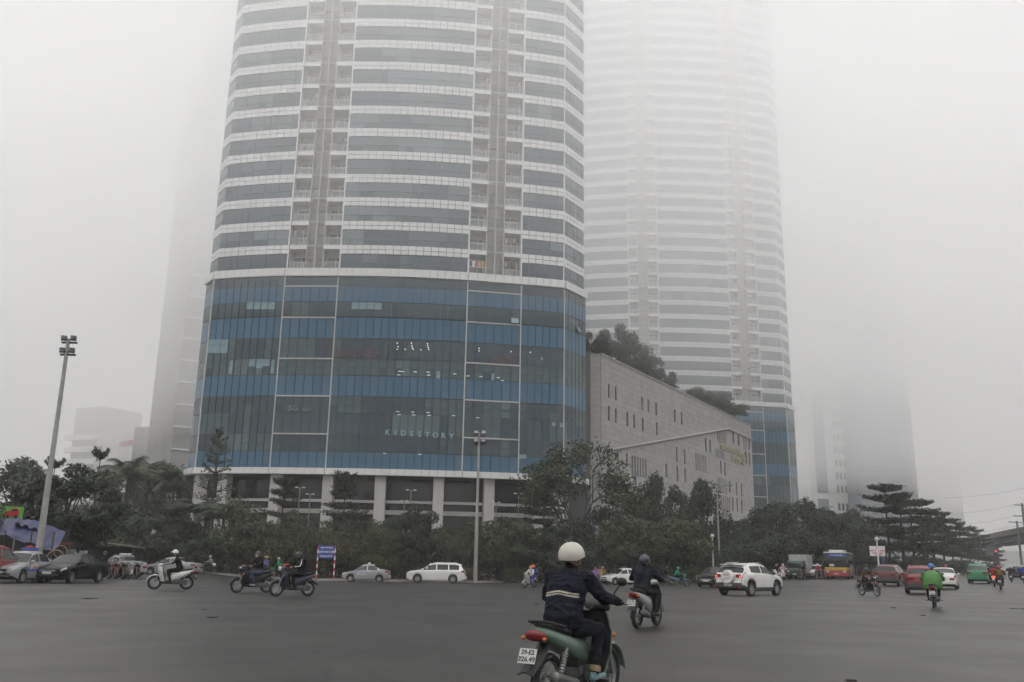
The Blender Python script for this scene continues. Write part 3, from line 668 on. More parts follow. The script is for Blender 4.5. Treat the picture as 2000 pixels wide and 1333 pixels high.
r_ = empty('blue_grey_tower', (0, 0, 0), 0, 'darker blue grey glass tower dissolving in fog at right', 'tower')
A_, B_ = xy(1694, 375), xy(1788, 375); far_block(r_, 'glass_wall', A_, B_, 25, -1, 170, BLUEG); far_block(r_, 'wall', xy(1789, 377), xy(1806, 385), 20, -1, 168, GREYC)
windows(r_, A_, B_, [(0, 1, z, z + .45) for z in range(3, 80, 4)], GREYC, 'floor_line')
r_ = empty('faint_block', (0, 0, 0), 0, 'very faint low block behind the row of layered trees', 'building')
far_block(r_, 'wall', xy(1850, 520), xy(1893, 530), 25, -1, 60, PALEC)
for z in (8, 14, 20): windows(r_, xy(1850, 520), xy(1893, 530), [(u, u + .1, z, z + 3) for u in (.1, .3, .5, .7)], DARKW)
# overpass at the far right
CONC = mat('bridge_concrete', (.16, .15, .145), .85, var=.15, scale=.2)
r_ = empty('overpass', (0, 0, 0), 0, 'concrete road overpass crossing the right-hand street in haze', 'bridge')
o0, o1 = xy(1948, 262), xy(2190, 150)
def beam(pn, a, b, w_, z0, z1, m):
    t = (b - a); rz = math.atan2(t.y, t.x); c = (a + b) / 2; q = MB(); q.bbox((c.x, c.y, (z0 + z1) / 2), (t.length, w_, z1 - z0), .1, rz=rz); return q.build(pn, m, r_)
beam('deck', o0, o1, 9, 9.3, 10.6, CONC); beam('girder', o0, o1, 6.5, 7.9, 9.28, CONC); beam('parapet', o0 + Vector((-2.2, -4.2, 0)), o1 + Vector((-2.2, -4.2, 0)), .3, 10.61, 11.5, CONC)
for u in (0.0, .62, .95):
    p = o0.lerp(o1, u); q = MB(); q.cyl((p.x, p.y, -1), (p.x, p.y, 7.88), .9, n=14); q.build('pier', CONC, r_, 40)

# ------------------------------------------------------------------ plants
def leafmat(n, c, c2): return mat(n, c, .62, col2=c2, scale=1.1, detail=3, spec=.35)
LEAF = {'mid': [leafmat('leaf_mid_a', (.064, .084, .030), (.034, .047, .019)), leafmat('leaf_mid_b', (.090, .104, .036), (.048, .060, .025)), leafmat('leaf_mid_c', (.034, .046, .022), (.022, .031, .016))],
        'dark': [leafmat('leaf_dark_a', (.036, .052, .024), (.022, .033, .017)), leafmat('leaf_dark_b', (.052, .070, .030), (.030, .042, .019)), leafmat('leaf_dark_c', (.026, .035, .020), (.018, .025, .015))],
        'olive': [leafmat('leaf_olive_a', (.072, .078, .028), (.042, .048, .020)), leafmat('leaf_olive_b', (.125, .120, .040), (.060, .064, .025)), leafmat('leaf_olive_c', (.045, .054, .022), (.030, .037, .018))]}
BARK = mat('bark', (.045, .038, .031), .9, var=.35, scale=6, bump=.5, bscale=18)
def leaf_mesh(name, C, N, size, mats, rr, aspect=.5):
    """C centres, N outward directions: one small folded leaf face each"""
    n = len(C); rng = np.random.RandomState(rr); a = rng.normal(size=(n, 3)); N = N + a * .75; N[:, 2] += .35; N /= np.linalg.norm(N, axis=1)[:, None] + 1e-9
    t = rng.normal(size=(n, 3)); t -= N * (t * N).sum(1)[:, None]; t /= np.linalg.norm(t, axis=1)[:, None] + 1e-9; b = np.cross(N, t)
    s = (size * rng.uniform(.65, 1.35, n))[:, None]
    V = np.stack([C - t * s * .5, C + b * s * aspect * .5 - N * s * .08, C + t * s * .5 - N * s * .12, C - b * s * aspect * .5 - N * s * .08], 1).reshape(-1, 3)
    me = bpy.data.meshes.new(name); me.vertices.add(4 * n); me.vertices.foreach_set('co', V.astype(np.float32).ravel()); me.loops.add(4 * n); me.loops.foreach_set('vertex_index', np.arange(4 * n, dtype=np.int32))
    me.polygons.add(n); me.polygons.foreach_set('loop_start', np.arange(0, 4 * n, 4, dtype=np.int32)); me.polygons.foreach_set('loop_total', np.full(n, 4, np.int32))
    for m in mats: me.materials.append(m)
    # leaves of one spray share a shade
    me.polygons.foreach_set('material_index', rng.choice(len(mats), n, p=(.5, .25, .25)).astype(np.int32)); me.update(); me.validate(); return me
KIT = {}
def kit_broad(key, seed, tone, R=3., H=6.5, clear=.16, nl=8500, leaf=.30, lump=.34, flat=1.):
    """round crown built of leafy clumps on limbs"""
    rng = np.random.RandomState(seed); q = MB(); C, N = [], []; cz = H * (clear + (1 - clear) / 2); rz = H * (1 - clear) / 2
    q.tube([(0, 0, -.3), (.05, .03, H * .2), (-.06, .05, H * .45), (0, 0, H * .75)], [.20, .16, .12, .05], 8)
    k = 46; per = nl // k
    for i in range(k):
        u = rng.normal(size=3); u /= np.linalg.norm(u); f = rng.uniform(.45, 1.0) ** .6
        if u[2] < -.6: u[2] *= .5
        c = np.array([u[0] * R * f, u[1] * R * f, cz + u[2] * rz * f * flat]) * 1.0; rad = R * lump * rng.uniform(.6, 1.15)
        if i % 3 == 0: b0 = (0, 0, H * rng.uniform(.18, .5)); q.tube([b0, tuple(np.array(b0) * .4 + c * .6 - np.array([0, 0, .25])), tuple(c)], [.08, .05, .02], 5)
        d = rng.normal(size=(per, 3)); d /= np.linalg.norm(d, axis=1)[:, None]; rr = rad * rng.uniform(.25, 1.0, per) ** .45
        p = c + d * rr[:, None] * np.array([1, 1, .72]); C.append(p); N.append(d * .6 + u * .5)
    C = np.concatenate(C); N = np.concatenate(N)
    KIT[key] = (q.mesh('trunk', BARK, 50), leaf_mesh('crown', C, N, leaf, LEAF[tone], seed), R, H)
def kit_layer(key, seed, tone, R=3.2, H=10., tiers=6, clear=.36, leaf=.27, per=1350, taper=.55, droop=.0):
    """straight mast with flat whorled tiers of foliage and gaps between"""
    rng = np.random.RandomState(seed); q = MB(); C, N = [], []
    q.tube([(0, 0, -.3), (.02, .02, H * .5), (0, 0, H * 1.0)], [.17, .11, .025], 8)
    for t in range(tiers):
        f = t / (tiers - 1); z = H * (clear + (1 - clear) * (f ** .93) * .97); rad = R * (1 - taper * f ** 1.6) * rng.uniform(.85, 1.1)
        nb = rng.randint(6, 9); a0 = rng.uniform(0, 6.28)
        for b in range(nb):
            a = a0 + 6.283 * b / nb + rng.uniform(-.25, .25); L_ = rad * rng.uniform(.72, 1.12); tip = np.array([math.cos(a) * L_, math.sin(a) * L_, z + rng.uniform(.0, .55) - droop * L_])
            base = np.array([0, 0, z - .25]); q.tube([tuple(base), tuple(base * .5 + tip * .5), tuple(tip)], [.05, .03, .012], 4)
            n = per // nb; s = rng.uniform(.18, 1.06, n) ** .75; side = rng.normal(size=n) * .17 * L_ * (.5 + s); 
            p = base[None] * (1 - s[:, None]) + tip[None] * s[:, None]; p[:, 0] += -math.sin(a) * side; p[:, 1] += math.cos(a) * side; p[:, 2] += rng.normal(size=n) * .10 + .10
            C.append(p); N.append(np.tile([0, 0, 1.], (n, 1)))
    C = np.concatenate(C); N = np.concatenate(N)
    KIT[key] = (q.mesh('trunk', BARK, 50), leaf_mesh('crown', C, N, leaf, LEAF[tone], seed), R, H)
def kit_spread(key, seed, tone, R=5.5, H=10.):
    """several leaning stems dividing into an open, spreading crown"""
    rng = np.random.RandomState(seed); q = MB(); C, N = [], []
    def grow(p, d, L_, r, lv):
        pts = [p]; 
        for k in range(4): d = d + rng.normal(size=3) * .13; d[2] += .03; d /= np.linalg.norm(d); p = p + d * L_ / 4; pts.append(p)
        q.tube([tuple(x) for x in pts], [r, r * .92, r * .84, r * .76, r * .66], 6 if lv < 2 else 4)
        if lv >= 4 or p[2] > H * .95:
            n = rng.randint(20, 40); g = rng.normal(size=(n, 3)) * np.array([.62, .62, .20]); C.append(p + g); N.append(np.tile([0, 0, 1.], (n, 1))); return
        for j in range(rng.choice((2, 3, 3) if lv else (3,))):
            e = rng.normal(size=3); e -= d * e.dot(d); e /= np.linalg.norm(e); nd = d * .80 + e * (.62 if lv < 2 else .75); nd[2] = max(nd[2], .10) * (.8 if lv > 1 else 1); nd /= np.linalg.norm(nd); grow(p, nd, L_ * rng.uniform(.66, .84), r * .66, lv + 1)
        if lv >= 2:
            n = 10; g = rng.normal(size=(n, 3)) * np.array([.5, .5, .18]); C.append(p + g + np.array([0, 0, .1])); N.append(np.tile([0, 0, 1.], (n, 1)))
    for a in (0.2, 1.7, 2.6, 3.9, 5.3): grow(np.array([.1 * math.cos(a), .1 * math.sin(a), -.2]), np.array([.48 * math.cos(a), .48 * math.sin(a), .86]), 3.4, .16, 0)
    C = np.concatenate(C); N = np.concatenate(N); sc = np.array([R / np.percentile(np.abs(C[:, 0]), 97), R / np.percentile(np.abs(C[:, 1]), 97), H / np.percentile(C[:, 2], 99)])
    for i, v in enumerate(q.v): q.v[i] = (v[0] * sc[0], v[1] * sc[1], v[2] * sc[2])
    KIT[key] = (q.mesh('trunk', BARK, 50), leaf_mesh('crown', C * sc, N, .34, LEAF[tone], seed), R, H)
def kit_palm(key, seed, tone, R=2.6, H=8., fr=16, fan=False):
    rng = np.random.RandomState(seed); q = MB(); q.tube([(0, 0, -.3), (.03, 0, H * .3), (0, .03, H * .72)], [.22, .16, .11], 8); b = MB(); hub = np.array([0, 0, H * .72])
    for i in range(fr):
        a = 6.283 * i / fr + rng.uniform(-.2, .2); e = rng.uniform(.35, 1.4); L_ = R * rng.uniform(1.0, 1.4); pts = []
        for k in range(9):
            s = k / 8; out = L_ * (s - .12 * s * s) * math.cos(e * (1 - .55 * s)); up = L_ * s * math.sin(e) * 1.05 - L_ * .62 * s ** 2.3; pts.append(hub + np.array([math.cos(a) * out, math.sin(a) * out, up]))
        b.tube([tuple(p) for p in pts], [.03, .028, .026, .024, .02, .018, .015, .012, .006], 4)
        sd = np.array([-math.sin(a), math.cos(a), 0])
        for k in range(1, 8):
            for h in range(4):
                p = pts[k] + (pts[k + 1] - pts[k]) * h / 4; dr = (pts[k + 1] - pts[k]); dr /= np.linalg.norm(dr) + 1e-9; ll = R * .30 * math.sin(math.pi * (.12 + .8 * (k + h / 4) / 8)) * rng.uniform(.8, 1.15)
                for s_ in (-1, 1):
                    tip = p + sd * s_ * ll * .85 + dr * ll * .5 - np.array([0, 0, ll * .38]); w_ = dr * .055; b.add([tuple(p - w_), tuple(p + w_), tuple(tip)], [(0, 1, 2)], rng.randint(3))
    KIT[key] = (q.mesh('trunk', BARK, 50), b.mesh('crown', LEAF[tone]), R, H)
for i in range(4): kit_broad('broad%d' % i, 20 + i, ('mid', 'dark', 'olive', 'dark')[i])
kit_broad('big', 40, 'dark', R=3., H=6.5, clear=.10, nl=16000, leaf=.26, lump=.30)
kit_broad('bush0', 50, 'mid', R=3., H=5., clear=.0, nl=9000, leaf=.27, lump=.36); kit_broad('bush1', 51, 'olive', R=3., H=5., clear=.0, nl=9000, leaf=.27, lump=.36); kit_broad('bush2', 52, 'dark', R=3., H=5., clear=.0, nl=9000, leaf=.27, lump=.33)
for i in range(3): kit_layer('layer%d' % i, 60 + i, 'dark', tiers=(6, 7, 6)[i])
kit_layer('sapling', 70, 'mid', R=2.2, H=10, tiers=9, clear=.42, per=190, taper=.75, leaf=.24); kit_layer('tuft', 71, 'mid', R=1.1, H=9, tiers=2, clear=.80, per=900, taper=.25, leaf=.22)
kit_spread('spread', 81, 'mid'); kit_palm('palm0', 90, 'mid'); kit_palm('palm1', 91, 'dark', R=2.4, H=5.5, fr=20)
pr = random.Random(3)
def plant(kind, name, px, ytop, wpx, Y, label, cat='tree', zbase=None, group=None):
    if 350 < px < 1460 and Y < 100 and zbase is None: Y += 6
    p = gat(px, Y, .12); tm, cm, R0, H0 = KIT[kind]
    # column of the plant: follow the leaning picture verticals
    top = aty(px, ytop, Y); zb = p.z if zbase is None else zbase; h = max(.8, top.z - zb); r = wpx / 2 * Y / FPX * 1.03
    e = empty(name, (top.x, Y, zb), pr.uniform(0, 6.28), label, cat, group); e.scale = (r / R0, r / R0, h / H0)
    obj('trunk', tm, e); tag(obj('crown', cm, e), kind='stuff')
    return e
TREES = [
 ('big', 'broadleaf_tree', 140, 920, 190, 60, 'large dense dark tree behind the parked cars and lamp mast'),
 ('broad1', 'broadleaf_tree', 45, 905, 185, 112, 'hazy round tree rising behind the blue tarpaulin stall'),
 ('broad3', 'broadleaf_tree', -22, 926, 66, 52, 'dark tree cut off by the left picture edge'),
 ('tuft', 'layered_tree', 197, 890, 42, 84, 'slim pole tree with two flat leaf tufts left of the palms'),
 ('tuft', 'layered_tree', 108, 908, 48, 86, 'slim tuft-topped tree just right of the tall lamp mast'),
 ('broad3', 'broadleaf_tree', 262, 915, 130, 150, 'dense hazy tree under the feathery palms at left'),
 ('broad1', 'broadleaf_tree', 322, 915, 140, 155, 'dense hazy tree left of the podium corner'),
 ('broad3', 'broadleaf_tree', 385, 928, 100, 140, 'dark tree against the left end of the podium beam'),
 ('bush2', 'broadleaf_tree', 300, 985, 190, 90, 'broad dark mass of foliage behind the white scooter'),
 ('bush2', 'shrub', 225, 1000, 120, 92, 'dark shrub right behind the parked motorbikes'),
 ('palm0', 'palm_tree', 258, 874, 130, 120, 'feathery palm rising left of the podium, the left one of two'),
 ('palm0', 'palm_tree', 298, 876, 130, 126, 'feathery palm rising left of the podium, the right one of two'),
 ('palm1', 'palm_tree', 346, 898, 100, 118, 'small palm top right of the two feathery palms'),
 ('palm1', 'palm_tree', 392, 968, 120, 84, 'fan palm in front of the podium corner, left of its thin sapling'),
 ('palm1', 'palm_tree', 440, 978, 110, 82, 'fan palm beside the bright bush under the podium corner'),
 ('sapling', 'layered_tree', 428, 846, 84, 98, 'thin sparse layered sapling in front of the podium corner column'),
 ('bush0', 'shrub', 490, 985, 140, 81, 'bright leafy bush behind the two black scooters'),
 ('bush2', 'shrub', 420, 1035, 120, 80, 'dark low shrub behind the cyclist'),
 ('layer0', 'layered_tree', 556, 942, 84, 97, 'dark layered tree in front of the second lobby column'),
 ('layer1', 'layered_tree', 676, 930, 90, 97, 'dark layered tree in front of the third lobby column'),
 ('bush0', 'shrub', 592, 1010, 120, 83, 'rounded green shrub left of the blue district sign'),
 ('bush1', 'shrub', 640, 1028, 80, 80, 'yellowish shrub whose leaves cover the blue sign corner'),
 ('bush2', 'shrub', 700, 1012, 120, 86, 'dark tall shrub right of the blue district sign'),
 ('bush1', 'shrub', 735, 1030, 90, 82, 'yellowish shrub behind the silver taxi'),
 ('big', 'broadleaf_tree', 806, 994, 112, 84, 'dark round tree behind the white van bonnet'),
 ('bush1', 'shrub', 872, 1028, 84, 84, 'olive shrub behind the white van, left of the tall lamp mast'),
 ('bush0', 'shrub', 925, 1020, 80, 85, 'green shrub just behind the tall centre lamp mast'),
 ('broad0', 'broadleaf_tree', 1000, 1015, 118, 82, 'round clipped tree right of the tall centre lamp mast'),
 ('broad1', 'broadleaf_tree', 1100, 1030, 116, 82, 'round dark tree directly behind the white helmet'),
 ('layer2', 'layered_tree', 1062, 985, 130, 90, 'dark layered tree left of the open spreading tree'),
 ('spread', 'spreading_tree', 1138, 870, 225, 95, 'open spreading tree with many stems before the mall corner'),
 ('bush2', 'broadleaf_tree', 1190, 985, 140, 97, 'dark tree right of the spreading tree stems'),
 ('broad0', 'broadleaf_tree', 1232, 1008, 120, 84, 'round green tree above the white taxi'),
 ('broad2', 'broadleaf_tree', 1328, 1014, 116, 85, 'round olive tree above the rider in green'),
 ('broad3', 'broadleaf_tree', 1288, 930, 92, 106, 'taller dark tree before the stone mall, left of the round one'),
 ('bush2', 'broadleaf_tree', 1280, 985, 130, 101, 'dark dense foliage below the mall windows'),
 ('broad1', 'broadleaf_tree', 1372, 948, 104, 104, 'round dark tree before the stone mall near the green street lamp'),
 ('bush2', 'broadleaf_tree', 1412, 1012, 110, 99, 'dark shrub tree behind the black car'),
 ('broad3', 'broadleaf_tree', 1506, 984, 120, 113, 'dark tree before the far glass tower base'),
 ('broad1', 'broadleaf_tree', 1565, 982, 110, 119, 'dark rounded tree above the covered truck'),
 ('bush2', 'broadleaf_tree', 1470, 1030, 120, 102, 'dark foliage above the white car with spare wheel'),
 ('bush2', 'broadleaf_tree', 1540, 1032, 120, 108, 'dark foliage behind the oncoming scooters'),
 ('broad3', 'broadleaf_tree', 1620, 998, 100, 126, 'hazy dark tree above the bus, the left one'),
 ('broad1', 'broadleaf_tree', 1662, 1002, 90, 140, 'hazy dark tree above the bus, the right one'),
 ('bush2', 'broadleaf_tree', 1610, 1040, 110, 118, 'dark low foliage behind the bus front'),
 ('bush2', 'broadleaf_tree', 1672, 1045, 100, 132, 'dark low foliage behind the bus tail'),
]
for t in TREES: plant(t[0], t[1], t[2], t[3], t[4], t[5], t[6], 'shrub' if t[1] == 'shrub' else ('palm' if t[1] == 'palm_tree' else 'tree'))
for i, (px, yt, wp, Y) in enumerate(((20, 985, 150, 150), (150, 990, 150, 160), (215, 975, 110, 170), (-60, 975, 160, 140))):
    plant(('broad1', 'bush2', 'broad3', 'bush2')[i], 'broadleaf_tree', px, yt, wp, Y, ('misty far tree behind the green billboard', 'misty far tree behind the large dark tree', 'misty far tree above the rear parked taxi', 'misty far tree beyond the left picture edge')[i])
# row of layered trees on the median
nth = ['nearest', 'second', 'third', 'fourth', 'fifth', 'sixth', 'seventh', 'eighth', 'ninth', 'tenth', 'eleventh', 'farthest']
for i in range(12):
    d_ = (4, 15, 24, 34, 46, 60, 75, 92, 112, 134, 160, 195)[i]; p = MED0 + U * d_; h = (9.7, 9.6, 9.3, 9.8, 9.2, 9.7, 9.3, 9.6, 9.3, 9.7, 9.3, 9.5)[i]
    tm, cm, R0, H0 = KIT['layer%d' % (i % 3)]; e = empty('layered_tree', (p.x, p.y, gz(p.x, p.y) + .1), i * 1.3, '%s layered umbrella tree in the median row at right' % nth[i], 'tree', 'layered trees on the median'); e.scale = (1.12, 1.12, h / H0)
    obj('trunk', tm, e); tag(obj('crown', cm, e), kind='stuff')
MS = [('palm1', 1.5, 3.6, 2.6, 'small palm at the tip of the median beside the white sign'), ('bush2', 9, 2.6, 3.2, 'dark median bush behind the dark red car'), ('palm0', 14, 4.2, 3.0, 'median palm between the first layered trees'), ('bush0', 20, 2.4, 3.0, 'median bush above the bright red car'),
      ('bush2', 30, 2.8, 4.2, 'long dark median bush beyond the poncho rider'), ('bush0', 42, 2.6, 4.5, 'median bush left of the green van'), ('bush2', 56, 2.6, 5.5, 'median bush behind the green van'), ('bush0', 75, 2.6, 7, 'far median bush right of the green van'), ('bush2', 100, 2.8, 9, 'farthest median bush before the overpass'), ('palm1', 36, 4.0, 3.0, 'median palm right of the first trunks')]
for k, d_, h, w_, lab in MS:
    p = MED0 + U * d_; tm, cm, R0, H0 = KIT[k]; pl_ = k.startswith('palm'); e = empty('palm_tree' if pl_ else 'shrub', (p.x, p.y, gz(p.x, p.y) + .1), d_, lab, 'palm' if pl_ else 'shrub'); e.scale = (w_ / R0 / 1.6, w_ / R0 / 1.6, h / H0); obj('trunk', tm, e); tag(obj('crown', cm, e), kind='stuff')
# roof garden of the mall
for (k, px, yt, wp, Y, lab) in (('bush2', 1162, 646, 70, 134, 'roof garden tree against the near tower edge'), ('broad3', 1206, 638, 78, 143, 'tallest dark tree of the mall roof garden'), ('bush2', 1240, 668, 70, 150, 'roof garden tree right of the tallest one'), ('broad1', 1272, 700, 56, 156, 'small roof garden tree halfway along the mall'), ('bush2', 1300, 725, 50, 162, 'low roof garden bush halfway along the mall'), ('bush0', 1352, 758, 64, 172, 'rounded roof garden bush in front of the far tower'), ('bush2', 1392, 764, 70, 180, 'broad roof garden bush in front of the far tower'), ('bush2', 1430, 787, 56, 187, 'last roof garden bush at the far mall end')):
    plant(k, 'roof_garden_tree', px, yt, wp * 1.0, Y, lab, 'tree', CLOUD_Z + .02, 'mall roof garden')
# clipped hedges and dark undergrowth along the pavement
def leaf_box(name, a, b, w_, h, n, tone, leaf, seed, label, kind=None, cat='hedge', jag=.08):
    rng = np.random.RandomState(seed); t = rng.rand(n); s = (rng.rand(n) - .5); z = rng.rand(n); f = rng.randint(0, 3, n); s = np.where(f == 0, np.sign(s) * .5, s); z = np.where(f == 1, 1., z)
    d = (b - a).normalized(); nn = Vector((-d.y, d.x, 0)); C = np.zeros((n, 3)); C[:, 0] = a.x + (b.x - a.x) * t + nn.x * s * w_; C[:, 1] = a.y + (b.y - a.y) * t + nn.y * s * w_
    lump = 1 + .22 * np.sin(t * (b - a).length * 1.7) + .15 * np.sin(t * (b - a).length * .63 + 1) if cat != 'hedge' else 1.
    C[:, 2] = [gz(x, y) + .13 for x, y in C[:, :2]] + z * h * lump + rng.normal(size=n) * jag; N = np.tile([0, -.5, .6], (n, 1))
    o = bpy.data.objects.new(name, leaf_mesh(name, C, N, leaf, LEAF[tone], seed)); link(o); return tag(o, label, cat, None, kind)
leaf_box('clipped_hedge', xy(868, 86), xy(925, 86.3), 1.4, 1.0, 3000, 'olive', .16, 5, 'low clipped hedge left of the centre lamp mast base')
leaf_box('clipped_hedge', xy(985, 86.3), xy(1045, 86.5), 1.4, .95, 3000, 'olive', .16, 6, 'low clipped hedge behind the couple in orange helmets')
leaf_box('clipped_hedge', xy(1340, 90), xy(1382, 91), 1.6, 1.1, 3000, 'olive', .16, 7, 'low clipped hedge between the rider in green and the striped post')
leaf_box('clipped_hedge', xy(352, 88), xy(392, 86), 1.6, 1.2, 3000, 'olive', .16, 8, 'bright low hedge behind the silver car')
for i, (p0, p1, Y0, Y1) in enumerate(((215, 420, 95, 91), (420, 700, 90, 89), (700, 1000, 89, 89), (1000, 1330, 89, 92), (1330, 1480, 93, 103), (1460, 1700, 105, 140))):
    leaf_box('undergrowth', xy(p0, Y0), xy(p1, Y1), 3.0, 2.5, 15000, 'dark', .30, 30 + i, 'dark tangled undergrowth beneath the corner trees', 'stuff', 'undergrowth', .22)
# ------------------------------------------------------------------ street furniture
STEEL = mat('galvanised_steel', (.30, .295, .28), .55, metal=.3, var=.12, scale=3); DARKM = mat('dark_metal', (.05, .05, .052), .5); LENS = mat('lamp_glass', (.25, .26, .26), .25); REDP = mat('red_paint', (.42, .03, .03), .5, var=.1, scale=3); WHTP = mat('white_paint', (.70, .69, .67), .5, var=.08, scale=3); BLUEPT = mat('sign_blue_paint', (.03, .07, .30), .5, var=.06, scale=2); GREENL = mat('green_lamp', (.14, .33, .16), .5)
def mast(px, ybase, ytop, Y, r0, r1, label, tilt=.0, rows=2, hs=1.):
    top = aty(px[1], ytop, Y); b0 = Vector((top.x, Y, gz(top.x, Y) - .05)); h = top.z - b0.z
    e = empty('lamp_mast', b0, 0, label, 'lamp mast')
    q = MB(); q.tube([(0, 0, 0), (0, 0, h * .45), (0, 0, h * .455), (0, 0, h)], [r0, (r0 + r1) / 2 + .005, (r0 + r1) / 2 - .01, r1], 16); q.lathe([(r0 + .16, 0), (r0 + .16, .05), (r0 + .02, .07)], 'z', n=16); q.build('pole', STEEL, e, 40)
    q = MB(); q.bbox((0, -r0 - .05, 1.5), (.22, .14, .42), .02); q.build('service_box', STEEL, e)
    for k in range(rows):
        z = h - (.12 + k * .78) * (.5 + hs / 2); q = MB(); q.bbox((.12 * hs, 0, z - .16 * hs), (1.15 * hs, .16 * hs, .14 * hs), .02); q.build('crossarm', DARKM, e)
        for i, x in enumerate((-.28, .42)):
            M_ = Matrix.Rotation(tilt, 3, 'Z') @ Matrix.Rotation(-.5, 3, 'X'); q = MB(); q.bbox((0, 0, 0), (.42, .24, .36), .05, M=M_); q.tube([(-.2, 0, 0), (-.2, .05, -.26), (.2, .05, -.26), (.2, 0, 0)], .018, 5)
            o = q.build('floodlight', DARKM, e, 40); o.location = (x * hs, -.12 * hs, z + .16 * hs); o.scale = (hs, hs, hs)
            q = MB(); q.bbox((0, -.125, 0), (.34, .03, .28), .01, M=M_); g_ = q.build('lamp_glass', LENS, o)
    return e
mast((78, 134), 1072, 662, 47, .185, .09, 'tall leaning-looking lamp mast with floodlights behind the silver taxi', .6, 2, .72)
mast((930, 936), 1135, 846, 84, .20, .10, 'tall lamp mast with four floodlights before the glass podium')
def street_lamp(px, ytop, Y, arm, label, m=GREENL):
    top = aty(px, ytop, Y); zb = gz(top.x, Y) + .1; h = top.z - zb; e = empty('street_lamp', (top.x, Y, zb), 0, label, 'street lamp')
    q = MB(); q.tube([(0, 0, 0), (0, 0, h * .9), (arm * .08, 0, h * .97), (arm * .5, 0, h * 1.0), (arm, 0, h * 1.015)], [.11, .075, .06, .045, .04], 10); q.build('pole', STEEL, e, 50)
    q = MB(); q.ell((arm + .35 * (1 if arm > 0 else -1), 0, h * 1.015), (.48, .16, .10), 12, 6); q.build('lamp_head', m, e, 60); return e
street_lamp(1400, 950, 97, 1.0, 'slim street lamp with green head before the stone mall')
street_lamp(1604, 992, 150, 1.3, 'slim street lamp above the bus, the left one'); street_lamp(1680, 1008, 152, .9, 'slim street lamp right of the bus', STEEL)
def twin_lamp(px, ytop, Y, label, wdt=1.1):
    top = aty(px, ytop, Y); zb = gz(top.x, Y) + .1; h = top.z - zb; e = empty('forecourt_lamp', (top.x, Y, zb), pr.uniform(-.4, .4), label, 'street lamp', 'forecourt lamps')
    q = MB(); q.tube([(0, 0, 0), (0, 0, h)], [.09, .05], 8); q.build('pole', STEEL, e, 50); q = MB(); q.bbox((0, 0, h), (wdt, .07, .06), .01); q.build('crossarm', STEEL, e)
    for s_ in (-1, 1): q = MB(); q.bbox((s_ * wdt * .38, -.05, h + .03), (.34, .26, .12), .03); q.build('lamp_head', WHTP, e)
twin_lamp(586, 953, 103, 'twin-headed forecourt lamp left of the third lobby column'); twin_lamp(606, 966, 108, 'shorter twin lamp just right of the taller left one', .9); twin_lamp(803, 958, 103, 'twin-headed forecourt lamp between the middle lobby columns'); twin_lamp(790, 979, 108, 'short twin lamp left of the middle forecourt lamp', .8)
twin_lamp(1013, 965, 102, 'twin-headed forecourt lamp left of the spreading tree'); twin_lamp(969, 982, 107, 'short twin lamp right of the centre lamp mast', .9)
def striped_post(b, base, h, r=.055, n=7):
    for k in range(n): b.cyl((base[0], base[1], base[2] + h * k / n), (base[0], base[1], base[2] + h * (k + 1) / n), r, n=10, mi=k % 2)
# blue district sign
S0 = gat(620.5, 83.6, .12); S1 = gat(654, 83.2, .12); e = empty('district_sign', tuple((S0 + S1) / 2), 0, 'blue district sign on two red and white striped posts', 'sign'); c_ = (S0 + S1) / 2
ztop0 = aty(621, 1067, S0.y).z; ztop1 = aty(656, 1065, S1.y).z
for s_, zt in ((S0, ztop0), (S1, ztop1)): q = MB(); striped_post(q, tuple(s_ - c_), zt - s_.z, .06, 9); q.build('post', [REDP, WHTP], e, 50)
d_ = (S1 - S0); rz = math.atan2(d_.y, d_.x); zb_ = aty(638, 1091, c_.y).z - c_.z; zt_ = aty(638, 1066, c_.y).z - c_.z; q = MB(); q.bbox((0, -.02, (zb_ + zt_) / 2), (d_.length - .10, .05, zt_ - zb_), .01, rz=rz); q.build('board', BLUEPT, e)
for txt, u, sz, sx in (('UBND PHƯỜNG', .83, .17, 1.0), ('QUẬN NAM TỪ LIÊM', .5, .235, .70), ('PHƯỜNG MỄ TRÌ', .16, .16, .95)): lettering(txt, sz, .006, WHTP, e, (0, -.05, zb_ + (zt_ - zb_) * u), (math.pi / 2, 0, rz), .004, sx)
p = ong(1367, 1122, .1); e = empty('striped_post', p, 0, 'red and white striped post beside the black car', 'post'); q = MB(); striped_post(q, (0, 0, 0), aty(1367, 1087, p.y).z - p.z, .06, 9); q.build('post', [REDP, WHTP], e, 50)
q = MB(); q.bbox((.22, 0, aty(1367, 1090, p.y).z - p.z), (.36, .04, .5), .01); q.build('board', BLUEPT, e)
